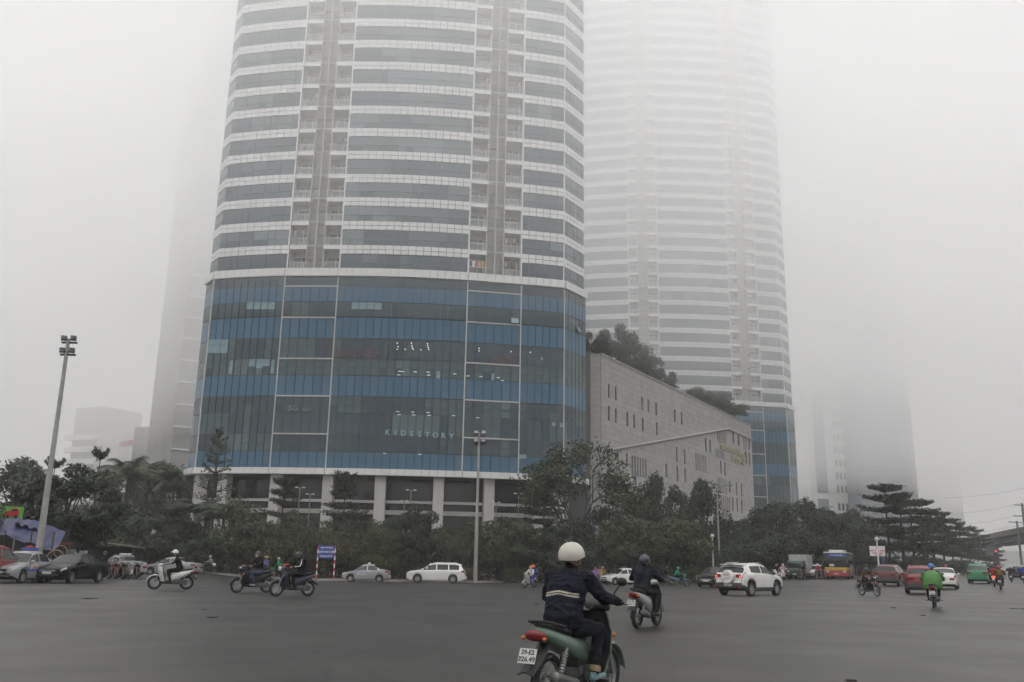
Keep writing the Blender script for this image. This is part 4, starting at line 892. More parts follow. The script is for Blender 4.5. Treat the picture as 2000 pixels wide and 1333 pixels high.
# white direction sign on the median tip
p = gat(1716, 92, .1); e = empty('direction_sign', p, 0, 'white direction sign with red lettering and emblem at the median tip', 'sign'); zt = aty(1716, 1067, 92).z - p.z; zb = aty(1716, 1086.5, 92).z - p.z; w_ = 29 * 92 / FPX
q = MB(); q.cyl((.55, .06, 0), (.55, .06, zt), .06, n=10); q.build('post', BLUEPT, e, 50)
q = MB(); q.bbox((0, 0, (zt + zb) / 2), (w_, .05, zt - zb), .01); q.build('board', WHTP, e)
RL = mat('letter_red', (.50, .04, .05), .5)
for txt, u, sz in (('BAN TÔN GIÁO', .53, .25), ('CHÍNH PHỦ', .27, .25)): lettering(txt, sz, .004, RL, e, (0, -.035, zb + (zt - zb) * u), (math.pi / 2, 0, 0), .006, .82)
q = MB(); q.lathe([(0, -.004), (.12, -.004), (.12, .004)], 'y', (0, -.035, zb + (zt - zb) * .82), 16); q.build('emblem', RL, e); q = MB(); q.box((0, -.032, zb + (zt - zb) * .1), (.45, .01, .06)); q.add([(.22, -.037, zb + (zt - zb) * .04), (.42, -.037, zb + (zt - zb) * .1), (.22, -.037, zb + (zt - zb) * .16)], [(0, 1, 2)]); q.build('arrow', BLUEPT, e)
def globe_lamp(px, ytop, Y, label):
    top = aty(px, ytop, Y); zb = gz(top.x, Y) + .1; e = empty('globe_lamp', (top.x, Y, zb), 0, label, 'street lamp'); h = top.z - zb; q = MB(); q.tube([(0, 0, 0), (0, 0, h - .3)], [.09, .05], 10); q.build('pole', WHTP, e, 50); q = MB(); q.ell((0, 0, h - .15), (.2, .2, .2), 12, 8); q.build('globe', PALE, e, 80)
globe_lamp(1391, 1044, 93, 'white globe lamp behind the slim street lamp'); globe_lamp(1712, 1050, 88, 'pale globe lamp post in front of the white direction sign')
# poles and wires at the far right
def power_pole(px, ytop, Y, arms, label):
    top = aty(px, ytop, Y); zb = gz(top.x, Y); h = top.z - zb; e = empty('power_pole', (top.x, Y, zb), .5, label, 'power pole'); q = MB(); q.tube([(0, 0, 0), (0, 0, h)], [.28, .18], 10); q.build('pole', CONC, e, 50)
    for z, w_ in arms: q = MB(); q.bbox((-.6, 0, h - z), (w_, .16, .16), .02); q.build('crossarm', CONC, e)
    return e
power_pole(1996, 984, 160, ((.3, 3.0), (2.2, 4.4), (6.5, 2.6)), 'tall concrete power pole at the right picture edge'); power_pole(1986, 1018, 185, ((.3, 4.6), (4.5, 2.4)), 'shorter power pole left of the tall one at the right edge')
for i, (y0, y1) in enumerate(((980, 992), (1003, 1013), (1022, 1031), (952, 958))):
    a = aty(2010, y0, 158); b_ = aty(1760, y1, 330); q = MB(); n_ = 14; q.tube([tuple(a.lerp(b_, k / n_) - Vector((0, 0, 2.2 * (1 - (2 * k / n_ - 1) ** 2)))) for k in range(n_ + 1)], .018, 4); q.build('overhead_wire', DARKM, None, None, ('overhead wire, second highest of those at right', 'overhead wire, third of those at right', 'overhead wire, lowest of those at right', 'overhead wire, highest of those at right')[i], 'wire')
q = MB(); p = gat(1948, 190); e = empty('traffic_light', p, 0, 'distant traffic light glowing red before the overpass', 'traffic light'); q = MB(); q.cyl((0, 0, 0), (0, 0, 4.2), .08, n=8); q.build('pole', DARKM, e); q = MB(); q.bbox((0, 0, 4.5), (.45, .3, 1.1), .04); q.build('housing', DARKM, e); q = MB(); q.lathe([(0, -.17), (.17, -.17), (.17, -.1)], 'y', (0, 0, 4.85), 14); q.build('red_lens', mat('red_signal', (1, .05, .05), .4, emit=1.2), e)
p = gat(1950, 200); e = empty('road_sign', p, .3, 'dark grey road sign board under the median trees', 'sign'); q = MB(); q.cyl((0, 0, 0), (0, 0, 4), .1, n=8); q.build('post', DARKM, e); q = MB(); q.bbox((-1.2, -.1, 5.2), (3.4, .1, 2.2), .02); q.build('board', mat('sign_back', (.10, .11, .13), .6), e)
# stall under a blue tarpaulin, billboard, odds and ends at the left
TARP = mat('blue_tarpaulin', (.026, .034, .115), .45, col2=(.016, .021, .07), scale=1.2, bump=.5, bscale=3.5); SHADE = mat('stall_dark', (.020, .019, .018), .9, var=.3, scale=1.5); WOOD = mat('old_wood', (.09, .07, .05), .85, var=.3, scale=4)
st = empty('market_stall', gat(45, 51), 0, 'dark street stall under a sagging blue tarpaulin', 'stall'); so = st.location
def S(px, py, Y): return aty(px, py, Y) - so
q = MB()
def tarp(u, v):
    a = S(-60, 1006, 53.5).lerp(S(76, 1018, 53.5), min(1, u / .62)) if u < .62 else S(76, 1018, 53.5).lerp(S(128, 1040, 53), (u - .62) / .38)
    b = S(-60, 1030, 50).lerp(S(48, 1058, 50), u / .62) if u < .62 else S(48, 1058, 50).lerp(S(100, 1076, 50), (u - .62) / .38)
    p = a.lerp(b, v); p.z += .07 * math.sin(u * 19) * v - .30 * math.sin(math.pi * v) + .025 * math.sin(u * 47 + v * 7); return p
q.plate(tarp, 40, 14, .02); q.build('tarpaulin', TARP, st, 80)
q = MB(); q.plate(lambda u, v: (lambda a, b: a.lerp(b, v) + Vector((0, 0, .08 * math.sin(u * 18) - .12 * math.sin(math.pi * v))))(S(34, 1012, 54).lerp(S(84, 1024, 53.8), u), S(30, 1022, 52.5).lerp(S(78, 1036, 52.5), u)), 16, 6, .02); q.build('upper_tarpaulin', TARP, st, 80)
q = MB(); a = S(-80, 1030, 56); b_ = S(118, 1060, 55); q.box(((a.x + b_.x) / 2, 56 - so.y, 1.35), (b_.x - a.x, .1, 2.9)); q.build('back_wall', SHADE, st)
for px in (8, 60, 103): p = S(px, 1060, 50.4); q = MB(); q.tube([(p.x, p.y, -.2), (p.x, p.y, 2.6)], .045, 7); q.build('post', WOOD, st)
q = MB(); p = S(40, 1085, 52); q.bbox((p.x, p.y, .45), (3.4, .8, .9), .03); q.build('counter', WOOD, st); q = MB(); p = S(112, 1062, 53); q.bbox((p.x, p.y + 1, 2.0), (1.0, .06, .12), .02); q.build('red_banner', mat('faded_red', (.16, .03, .03), .8), st)
bb = empty('billboard', gat(12, 55), 0, 'green billboard with a red car picture above the stall', 'billboard'); bo = bb.location
def Bp(px, py): return aty(px, py, 54.6) - bo
a, b_, c, d = Bp(-70, 984), Bp(45, 991), Bp(41, 1018), Bp(-70, 1011); q = MB(); q.add([tuple(p) for p in (d, c, b_, a)] + [tuple(p + Vector((0, .12, 0))) for p in (d, c, b_, a)], [(0, 1, 2, 3), (7, 6, 5, 4), (0, 4, 5, 1), (1, 5, 6, 2), (2, 6, 7, 3), (3, 7, 4, 0)]); q.build('board', mat('billboard_green', (.16, .42, .06), .6, col2=(.08, .30, .07), scale=.7), bb)
for px in (-30, 30): p = Bp(px, 1015); q = MB(); q.cyl((p.x, p.y + .2, -.1), (p.x, p.y + .2, p.z), .05, n=8); q.build('post', STEEL, bb)
def flat(pts, m, nm, off=.02): q = MB(); q.add([tuple(Bp(*p) - Vector((0, off, 0))) for p in pts], [tuple(range(len(pts)))[::-1]]); return q.build(nm, m, bb)
flat([(8, 1003), (12, 999), (20, 998), (24, 994), (34, 993), (38, 998), (37, 1006), (33, 1010), (14, 1010), (9, 1008)], REDP, 'printed_car'); flat([(22, 999), (25, 995.5), (33, 995), (35, 999)], SHADE, 'printed_glass', .03)
for x in (15, 31): flat([(x + 3.2 * math.cos(t), 1009.5 + 3.2 * math.sin(t)) for t in np.linspace(0, 6.2, 12)], SHADE, 'printed_wheel', .035)
flat([(-2, 1008), (5, 1009), (5, 1013), (-2, 1012)], mat('print_orange', (.75, .28, .03), .6), 'printed_block', .03)
p = gat(205, 72); sh = empty('roadside_shed', p, .2, 'low dark shed roof behind the rear parked taxi', 'shed'); q = MB(); q.add([(-2.6, -1.5, 2.5), (2.6, -1.5, 1.9), (2.6, 2, 1.9), (-2.6, 2, 2.5), (-2.6, -1.5, 2.6), (2.6, -1.5, 2.0), (2.6, 2, 2.0), (-2.6, 2, 2.6)], [(3, 2, 1, 0), (4, 5, 6, 7), (0, 1, 5, 4), (1, 2, 6, 5), (2, 3, 7, 6), (3, 0, 4, 7)]); q.build('roof', WOOD, sh)
q = MB(); q.box((0, 1.6, 1.0), (4.8, .1, 2.0)); q.build('wall', SHADE, sh)
for x in (-2.3, 2.3): q = MB(); q.cyl((x, -1.3, 0), (x, -1.3, 1.95), .05, n=7); q.build('post', WOOD, sh)
for (px, py, Y, r, lab) in ((118, 1078, 50, .32, 'upper bicycle tyre hung beside the stall'), (108, 1091, 49.5, .42, 'lower bicycle tyre leaning beside the stall')):
    p = aty(px, py, Y); q = MB(); q.lathe([(r + .035 * math.cos(t), .035 * math.sin(t)) for t in np.linspace(0, 6.283, 9)[:-1]], 'y', n=24, closed=True); o = q.build('rubber_hoop', mat('tan_rubber', (.23, .17, .12), .8), None, 60, lab, 'hoop'); o.location = p; o.rotation_euler = (0, 0, .4)
p = gat(141, 62); e = empty('boundary_pillar', p, 0, 'small pale tapered pillar behind the black sedan', 'pillar'); q = MB(); q.box((0, 0, .75), (.55, .55, 1.5), top=.7); q.build('shaft', WHTP, e); q = MB(); q.ell((0, 0, 1.75), (.18, .18, .28), 10, 8); q.build('finial', WHTP, e, 60)
p = gat(163, 61); e = empty('petrol_post', p, 0, 'white and red narrow post behind the black sedan roof', 'post'); q = MB(); q.bbox((0, 0, .85), (.42, .3, 1.7), .03); q.build('post', WHTP, e); q = MB(); q.bbox((.06, -.16, 1.05), (.1, .03, .9), .01); q.build('red_stripe', REDP, e)
# litter and leaves on the asphalt
lr = random.Random(9)
for i, (px, py, w_, lab) in enumerate(((176, 1170, .42, 'flat dark patch of debris on the road, far left'), (400, 1191, .15, 'pale scrap of litter below the white scooter'), (1005, 1175, .14, 'tiny pale scrap left of the nearest rider'), (1048, 1181, .16, 'small dark lump left of the nearest rider'), (1803, 1203, .12, 'small dark lump below the poncho rider'), (1745, 1188, .2, 'small dark smear left of the poncho rider'), (1990, 1190, .5, 'dark flattened rag at the right edge'), (1662, 1331, .12, 'dark leaf at the bottom edge'), (415, 1207, .3, 'faint dark scrap left of the black scooters'))):
    p = ong(px, py); q = MB(); q.plate(lambda u, v: ((u - .5) * w_ * (1 + .3 * math.sin(v * 7)), (v - .5) * w_ * .7, .012 + .012 * math.sin(u * 9 + v * 5)), 5, 4, .006); o = q.build('road_litter', mat('grey_litter', (.22, .21, .2), .8) if i in (1, 2) else SHADE, None, None, lab, 'litter'); o.location = p; o.rotation_euler = (0, 0, lr.uniform(0, 3))
# ------------------------------------------------------------------ cars, bus, truck
def paint(n, c, r=.32): return mat('paint_' + n, c, r, coat=.5 if max(c) > .2 else .35, var=.05, scale=1.5, spec=.5 if max(c) > .2 else .3)
PW = paint('white', (.66, .655, .63)); PS = paint('silver', (.27, .275, .28)); PK = mat('paint_black', (.010, .010, .011), .22, spec=.22, var=.05, scale=1.5); PG = mat('paint_dark_grey', (.026, .028, .031), .25, spec=.3, var=.05, scale=1.5); PR = paint('red', (.19, .022, .026)); PDR = paint('dark_red', (.105, .020, .024)); PGR = paint('taxi_green', (.025, .19, .09)); PLS = paint('light_silver', (.24, .245, .25))
CGLASS = mat('car_glass', (.014, .018, .020), .06, spec=.55); TYRE = mat('tyre_rubber', (.022, .022, .022), .85, var=.3, scale=12); RIM = mat('alloy_rim', (.38, .38, .38), .35, metal=.7); DRIM = mat('dark_rim', (.06, .06, .06), .5, metal=.3); UNDER = mat('underbody', (.014, .014, .014), .9); TRIMB = mat('black_trim', (.028, .028, .028), .6); CLADD = mat('grey_cladding', (.055, .055, .056), .7); CHROME = mat('chrome', (.62, .62, .62), .2, metal=.9)
TAIL = mat('tail_lens', (.17, .010, .013), .2, spec=.6); TAILON = mat('tail_lens_lit', (1, .05, .04), .3, emit=2.2); HEADL = mat('head_lens', (.45, .46, .46), .15, spec=.6); HEADON = mat('headlight_lit', (1, .97, .88), .3, emit=4.); AMBER = mat('amber_lens', (.60, .16, .02), .3); PLATE = mat('number_plate', (.52, .52, .50), .5); PTXT = mat('plate_text', (.03, .03, .03), .6); STICK = mat('sticker_blue', (.05, .13, .42), .5); STICKR = mat('sticker_red', (.5, .05, .05), .5)
_WH = {}
def wheel_mesh(r, wd, spokes=9):
    k = (round(r, 3), wd, spokes)
    if k in _WH: return _WH[k]
    q = MB(); q.lathe([(r * .66, -wd / 2), (r * .9, -wd / 2), (r * .97, -wd * .42), (r, -wd * .25), (r, wd * .25), (r * .97, wd * .42), (r * .9, wd / 2), (r * .66, wd / 2)], 'y', n=28, closed=True); t = q.mesh('wheel', TYRE, 40)
    q = MB(); q.lathe([(r * .69, -wd * .46), (r * .66, -wd * .3), (r * .66, wd * .3), (r * .69, wd * .46), (r * .62, wd * .44), (r * .60, -wd * .44)], 'y', n=28, closed=True)
    q.lathe([(0, wd * .36), (r * .16, wd * .36), (r * .17, wd * .2)], 'y', n=12); q.lathe([(0, -wd * .36), (r * .16, -wd * .36), (r * .17, -wd * .2)], 'y', n=12); q.lathe([(0, 0), (r * .62, 0)], 'y', n=20, mi=1)
    for i in range(spokes):
        a = 2 * math.pi * i / spokes; M_ = Matrix.Rotation(a, 3, 'Y')
        for s_ in (-1, 1): q.box((M_ @ Vector((r * .38, s_ * wd * .30, 0))), (r * .52, wd * .1, r * .15), M=M_)
    _WH[k] = (t, q.mesh('rim', [RIM, UNDER], 30)); return _WH[k]
def lerp(a, b, t): return a + (b - a) * t
class Car:
    def __init__(s, sp):
        s.sp = sp; s.L = sp['L']; s.W = sp['W'] / 2; s.px = [p[0] for p in sp['prof']]; s.pz = [p[1] for p in sp['prof']]; s.wx = sp['wheels']; s.r = sp['r']; s.ra = sp['r'] * 1.17; s.base = sp.get('clear', .19)
    def top(s, x): return float(np.interp(x, s.px, s.pz))
    def zb(s, x):
        z = s.base + max(0, .14 * (1 - x / .35)) + max(0, .16 * (1 - (s.L - x) / .4))
        for w_ in s.wx:
            d = abs(x - w_)
            if d < s.ra: z = max(z, s.r + math.sqrt(max(0, s.ra ** 2 - d * d)) * .98)
        return z
    def w(s, x):
        f = .80 + .20 * min(1, max(0, x) / .5) ** .55; g = .86 + .14 * min(1, max(0, s.L - x) / .45) ** .6; return s.W * min(f, g)
    def ring(s, x):
        zt = s.top(x); zb = s.zb(x); belt = s.sp['belt'] + s.sp.get('rise', .05) * x / s.L; be = min(belt, zt - .05); g = min(1, max(0, (zt - be) / .45)); w = s.w(x); be = max(be, zb + .12); wr = w * (.945 - s.sp.get('tumble', .20) * g)
        h = be - zb
        return [(0, zb), (w * .82, zb), (w * .95, zb + .04), (w * .995, zb + min(.20, h * .35)), (w, zb + h * .62), (w * .985, be - .04), (w * .945, be), (wr, max(be, zt - .09 * g - .02)), (wr * .84, max(be + .005, zt - .025)), (0, max(zt, be + .01))]
    def pt(s, x, k, side):
        R = s.ring(x); i = min(8, int(k)); a, b = R[i], R[i + 1]; t = k - i; return Vector((s.L / 2 - x, side * lerp(a[0], b[0], t), lerp(a[1], b[1], t)))
    def patch(s, x0, x1, k0, k1, side, th=.014, nu=8, nv=4, slant=0.):
        q = MB(); q.plate(lambda u, v: s.pt(lerp(x0, x1, u) + slant * v, lerp(k0, k1, v), side), nu, nv, th); return q
    def span(s, x0, x1, k0, th=.014, nu=6, nv=10):
        q = MB(); q.plate(lambda u, v: s.pt(lerp(x0, x1, u), 9 - abs(2 * v - 1) * (9 - k0), 1 if v < .5 else -1), nu, nv, th); return q
def make_car(name, label, pos, heading, sp, body, extra=(), cat='car', group=None):
    c = Car(sp); e = empty(name, pos, heading, label, cat, group)
    xs = sorted(set([0, .015, .05, .1, .18, .28, .4, .5, c.L - .5, c.L - .4, c.L - .28, c.L - .18, c.L - .1, c.L - .05, c.L - .015, c.L] + list(np.linspace(.5, c.L - .5, 22)) + [w_ + f * c.ra for w_ in c.wx for f in (-1.001, -.999, -.93, -.8, -.6, -.35, 0, .35, .6, .8, .93, .999, 1.001)] + [x for x in c.px]))
    xs = [x for x in xs if 0 <= x <= c.L]; q = MB(); rings = []
    for x in xs:
        R = c.ring(x); rings.append([(c.L / 2 - x, y, z) for y, z in R] + [(c.L / 2 - x, -y, z) for y, z in R[-2:0:-1]])
    q.loft(rings); n = len(rings[0]); clad = sp.get('clad', 0)
    for i in range(len(xs) - 1):
        for j in range(n):
            jj = j if j < 9 else n - 1 - j
            q.m[i * n + j] = 1 if jj < 2 else (2 if (clad and jj < 3) else 0)
    q.build('body', [body, UNDER, CLADD], e, 38)
    # wheels
    tm, rm = wheel_mesh(c.r, .20, sp.get('spokes', 9))
    for x in c.wx:
        for s_ in (-1, 1): o = obj('wheel', tm, e, (c.L / 2 - x, s_ * (c.W - .11), c.r)); obj('rim', rm, o)
    # glass
    for a, b in sp['side']:
        for s_ in (-1, 1): c.patch(a, b, 6.10, 6.95, s_).build('side_window', CGLASS, e, 40)
    a, b = sp['ws']; c.span(a + .05, b - .05, 7.15).build('windscreen', CGLASS, e, 40); a, b = sp['rw']; c.span(a + .04, b - .04, 7.15).build('rear_window', CGLASS, e, 40)
    # doors with handles, mirrors
    for a, b in sp['doors']:
        for s_ in (-1, 1):
            o = c.patch(a + .012, b - .012, 3.05, 5.95, s_, .010, 6, 5).build('door', body, e, 38); p = c.pt(b - .18, 5.1, s_); q = MB(); q.bbox((p.x, p.y + s_ * .02, p.z), (.18, .03, .03), .008); q.build('door_handle', sp.get('handle', body), o)
    x = sp['ws'][0] + .28
    for s_ in (-1, 1):
        p = c.pt(x, 6, s_); q = MB(); q.ell((p.x, p.y + s_ * .10, p.z + .07), (.08, .12, .08), 10, 6); q.tube([(p.x, p.y - s_ * .02, p.z + .02), (p.x, p.y + s_ * .08, p.z + .05)], .025, 6); q.build('wing_mirror', sp.get('mirror', body), e, 60)
    # front: lamps, grille, plate
    for s_ in (-1, 1):
        c.patch(.012, .34, 4.75, 5.9, s_, .02, 8, 3).build('headlight', HEADON if sp.get('lit') else HEADL, e, 40)
        q = MB(); q.ell((c.L / 2 - .03, s_ * c.W * .62, .42), (.05, .13, .07), 10, 6); q.build('fog_lamp', TRIMB, e, 50)
    zf = c.top(0); q = MB(); q.bbox((c.L / 2 + .005, 0, lerp(c.zb(0), zf, .86)), (.03, c.W * 1.0, .10), .01); q.build('grille', CHROME if sp.get('chrome') else TRIMB, e); q = MB(); q.bbox((c.L / 2 + .004, 0, lerp(c.zb(0), zf, .30)), (.03, c.W * 1.05, .13), .02); q.build('air_intake', TRIMB, e)
    q = MB(); q.bbox((c.L / 2 + .026, 0, lerp(c.zb(0), zf, .58)), (.015, .47, .11), .004); q.build('number_plate', PLATE, e)
    # rear: lamps, bumper, plate
    zr = c.top(c.L); lit = TAILON if sp.get('brake') else TAIL
    for s_ in (-1, 1): c.patch(c.L - .34, c.L - .008, sp.get('tk', (4.5, 5.95))[0], sp.get('tk', (4.5, 5.95))[1], s_, .024, 8, 4).build('tail_light', lit, e, 40)
    q = MB(); w_ = c.w(c.L) * 2
    for s_ in (-1, 1):
        q = MB(); q.bbox((-c.L / 2 - .008, s_ * (w_ / 2 - .17), zr - sp.get('tdrop', .14)), (.03, .30, .15), .02); q.build('tail_light', lit, e)
    q = MB(); q.bbox((-c.L / 2 - .02, 0, c.zb(c.L) + .13), (.10, w_ * 1.02, .26), .05); q.build('rear_bumper', CLADD if clad else body, e, 40)
    q = MB(); q.bbox((-c.L / 2 - (.075 if sp.get('plow') else .015), 0, c.zb(c.L) + .15 if sp.get('plow') else zr - .24), (.02, .47 if not sp.get('psq') else .34, .12 if not sp.get('psq') else .22), .004); q.build('number_plate', PLATE, e)
    q = MB(); q.tube([(c.L / 2 - sp['ws'][1] - .9, 0, c.top(sp['ws'][1] + .9)), (c.L / 2 - sp['ws'][1] - 1.05, 0, c.top(sp['ws'][1] + .9) + .16)], .008, 5); q.build('aerial', TRIMB, e)
    for x in extra: x(c, e)
    return e
SEDAN = dict(L=4.0, W=1.66, prof=[(0, .66), (.04, .745), (.22, .815), (.98, .955), (1.05, .975), (1.68, 1.43), (2.1, 1.52), (2.6, 1.50), (3.32, 1.12), (3.42, 1.085), (3.85, 1.04), (3.96, .95), (4.0, .84)], belt=.92, rise=.07, wheels=(.76, 3.2), r=.295, side=((1.26, 2.10), (2.20, 2.98)), ws=(1.02, 1.70), rw=(2.68, 3.36), doors=((1.12, 2.15), (2.15, 2.98)))
SEDANL = dict(SEDAN, L=4.42, W=1.70, prof=[(0, .66), (.04, .745), (.22, .82), (1.1, .965), (1.18, .98), (1.9, 1.40), (2.35, 1.48), (2.9, 1.46), (3.68, 1.13), (3.8, 1.10), (4.28, 1.06), (4.38, .95), (4.42, .84)], wheels=(.86, 3.42), r=.30, side=((1.42, 2.32), (2.42, 3.25)), ws=(1.16, 1.93), rw=(2.98, 3.72), doors=((1.26, 2.37), (2.37, 3.2)))
MPV = dict(L=5.1, W=1.96, prof=[(0, .80), (.05, .90), (.25, .985), (1.05, 1.10), (1.12, 1.11), (1.95, 1.62), (2.5, 1.72), (4.2, 1.71), (4.72, 1.62), (4.98, 1.12), (5.06, .95), (5.1, .75)], belt=1.02, rise=.08, wheels=(.98, 4.04), r=.345, side=((1.46, 2.55), (2.65, 3.60), (3.70, 4.55)), ws=(1.10, 1.98), rw=(4.72, 5.0), doors=((1.28, 2.60), (2.60, 3.60)), tumble=.16, chrome=True, spokes=10)
ECO = dict(L=4.05, W=1.77, prof=[(0, .68), (.05, .86), (.2, .97), (.92, 1.10), (.98, 1.12), (1.66, 1.55), (2.15, 1.64), (3.3, 1.60), (3.62, 1.52), (3.66, 1.48), (3.92, 1.12), (3.98, 1.05), (4.05, .72)], belt=1.02, rise=.14, wheels=(.82, 3.30), r=.345, side=((1.22, 2.20), (2.28, 3.22)), ws=(.96, 1.70), rw=(3.66, 3.93), doors=((1.08, 2.22), (2.22, 3.1)), clear=.24, clad=1, spokes=10, tumble=.17, plow=True, mirror=TRIMB, tdrop=-.27, tk=(5.25, 5.92))
SUV = dict(L=4.5, W=1.85, prof=[(0, .66), (.05, .86), (.22, .98), (1.05, 1.10), (1.12, 1.12), (1.85, 1.56), (2.35, 1.66), (3.6, 1.62), (4.0, 1.52), (4.35, 1.14), (4.43, 1.02), (4.5, .75)], belt=1.02, rise=.12, wheels=(.88, 3.6), r=.35, side=((1.38, 2.35), (2.45, 3.45)), ws=(1.10, 1.88), rw=(4.0, 4.36), doors=((1.2, 2.38), (2.38, 3.36)), clear=.23, clad=1, tumble=.18, tdrop=-.12)
VAN = dict(L=4.6, W=1.78, prof=[(0, .78), (.05, .87), (.25, .95), (.98, 1.06), (1.05, 1.07), (1.85, 1.64), (2.35, 1.75), (3.9, 1.72), (4.25, 1.62), (4.5, 1.12), (4.56, .98), (4.6, .72)], belt=1.02, rise=.06, wheels=(.85, 3.6), r=.32, side=((1.4, 2.45), (2.55, 3.45), (3.55, 4.1)), ws=(1.04, 1.88), rw=(4.25, 4.52), doors=((1.2, 2.5), (2.5, 3.4)), tumble=.17, tdrop=-.2)
def ex_taxi_sign(m=WHTP, w_=.75, txt=None, red=False):
    def f(c, e):
        x = (c.sp['ws'][1] + .75); z = c.top(x); q = MB(); q.bbox((c.L / 2 - x, 0, z + .09), (.22, w_, .13), .03); o = q.build('taxi_sign', m, e)
        if red: q = MB(); q.ell((c.L / 2 - x, 0, z + .20), (.10, .22, .06), 10, 6); q.build('sign_badge', REDP, o, 50)
        if txt: lettering(txt, .10, .003, BLUEPT, o, (c.L / 2 - x + .115, 0, z + .09), (math.pi / 2, 0, math.pi / 2), .002)
    return f
def ex_beacon(c, e):
    x = c.sp['ws'][1] + .5; z = c.top(x); q = MB(); q.lathe([(.10, 0), (.10, .05), (.07, .11), (0, .14)], 'z', (c.L / 2 - x, 0, z), 12); q.build('roof_beacon', WHTP, e, 40)
def ex_stripe(m=STICK, k=(5.35, 5.6)):
    def f(c, e):
        for s_ in (-1, 1): c.patch(.5, c.L - .25, k[0], k[1], s_, .026, 16, 1).build('side_stripe', m, e, 40)
    return f
def ex_logo(txt, m=STICK):
    def f(c, e):
        for s_ in (-1, 1):
            a, b = c.sp['doors'][0]; p = c.pt((a + b) / 2, 4.2, s_); lettering(txt, .20, .004, m, e, (p.x, p.y + s_ * .02, p.z + .02), (math.pi / 2, 0, 0 if s_ < 0 else math.pi), .004, 1.1)
            c.patch((a + b) / 2 - .33, (a + b) / 2 + .33, 3.8, 4.9, s_, .018, 4, 2).build('door_sticker', PLATE, e)
    return f
def ex_rails(c, e):
    for s_ in (-1, 1):
        x0, x1 = c.sp['ws'][1] + .15, c.sp['rw'][0] - .2; q = MB(); pts = []
        for k in range(9): x = lerp(x0, x1, k / 8); p = c.pt(x, 7.7, s_); pts.append((p.x, p.y, p.z + .07 * min(1, 4 * min(k, 8 - k) / 4)))
        q.tube(pts, .02, 6); q.build('roof_rail', CHROME, e, 60)
def ex_eco(c, e):
    x = -c.L / 2; z = .98; q = MB(); q.lathe([(0, -.20), (.30, -.20), (.335, -.17), (.345, -.10), (.345, .02)], 'x', (x - .02, -.02, z - .05), 28); o = q.build('spare_wheel_cover', PW, e, 35)
    q = MB(); q.tube([(x - .225, .20, z + .13), (x - .225, -.02, z + .09), (x - .225, -.13, z + .15)], .008, 4); q.tube([(x - .225, .18, z - .20), (x - .225, .05, z - .12), (x - .225, -.2, z - .10)], .008, 4); q.build('cover_trim', TRIMB, o)
    lettering('ECOSPORT', .05, .002, TRIMB, o, (x - .226, -.0, z + .04), (math.pi / 2, 0, -math.pi / 2), .001, 1.3)
    q = MB(); zt = c.top(3.55); q.bbox((c.L / 2 - 3.66, 0, zt + .005), (.30, 1.26, .05), .02); sp_ = q.build('roof_spoiler', PW, e); q = MB(); q.bbox((c.L / 2 - 3.825, 0, zt - .0), (.02, .36, .035), .005); q.build('brake_lamp', TAIL, sp_)
    for s_ in (-1, 1): q = MB(); q.ell((x - .022, s_ * .70, .965), (.02, .055, .035), 10, 6); q.build('lit_bulb', TAILON, e, 60)
    q = MB(); q.bbox((x - .09, .52, .45), (.02, .16, .10), .01); q.bbox((x - .09, -.52, .45), (.02, .16, .10), .01); q.build('reflector', TAIL, e)
def H(px, ang): return ang
SD = math.atan2(U.y, U.x)       # street direction
def at_px(px, py): return ong(px, py)
# --- left roadside
make_car('taxi', 'silver taxi with blue roof sign parked at the left by the stall', gat(48, 45.5), math.radians(-92), dict(SEDAN), PS, (ex_taxi_sign(BLUEPT, .8, None, True), ex_logo('TAXI', STICKR), ex_stripe(STICK, (3.6, 4.0))), 'taxi')
make_car('sedan_car', 'black sedan parked right of the silver taxi at left', gat(146, 47.5), math.radians(-95), dict(SEDANL, chrome=True), PK)
make_car('taxi', 'silver and red taxi seen from behind beyond the parked motorbikes', gat(238, 66), math.radians(143), dict(SEDANL), PLS, (ex_taxi_sign(WHTP, .8), ex_stripe(STICKR, (4.6, 5.4)), ex_rails), 'taxi')
def ex_redback(c, e):
    pass
make_car('taxi', 'red and white taxi van cut off by the left picture edge', gat(-18, 44), math.radians(82), dict(VAN), PR, (ex_taxi_sign(WHTP, .7), ex_stripe(PGR, (5.6, 5.95))), 'taxi')
make_car('sedan_car', 'silver car driving left behind the white scooter rider', gat(338, 74), math.radians(176), dict(SEDANL), PLS)
# --- along the far kerb
make_car('taxi', 'silver taxi with roof beacon driving left along the far kerb', at_px(715, 1137.3), math.radians(181), dict(SEDAN), PS, (ex_beacon, ex_stripe(STICK, (5.5, 5.8)), ex_logo('TAXI')), 'taxi')
make_car('van', 'white people carrier driving left along the far kerb', at_px(852, 1139), math.radians(180), dict(MPV), PW, (ex_rails,), 'van')
make_car('sedan_car', 'dark grey sedan partly hidden behind the nearest rider', at_px(1078, 1136.6), math.radians(178), dict(SEDANL, chrome=True), PG)
make_car('taxi', 'white saloon facing left behind the second scooter rider', gat(1216, 86), math.radians(203), dict(SEDAN), PW, (), 'car')
make_car('suv', 'black off-road car waiting left of the white car with spare wheel', gat(1396, 76), math.radians(238), dict(SUV, clad=0, chrome=True), PK)
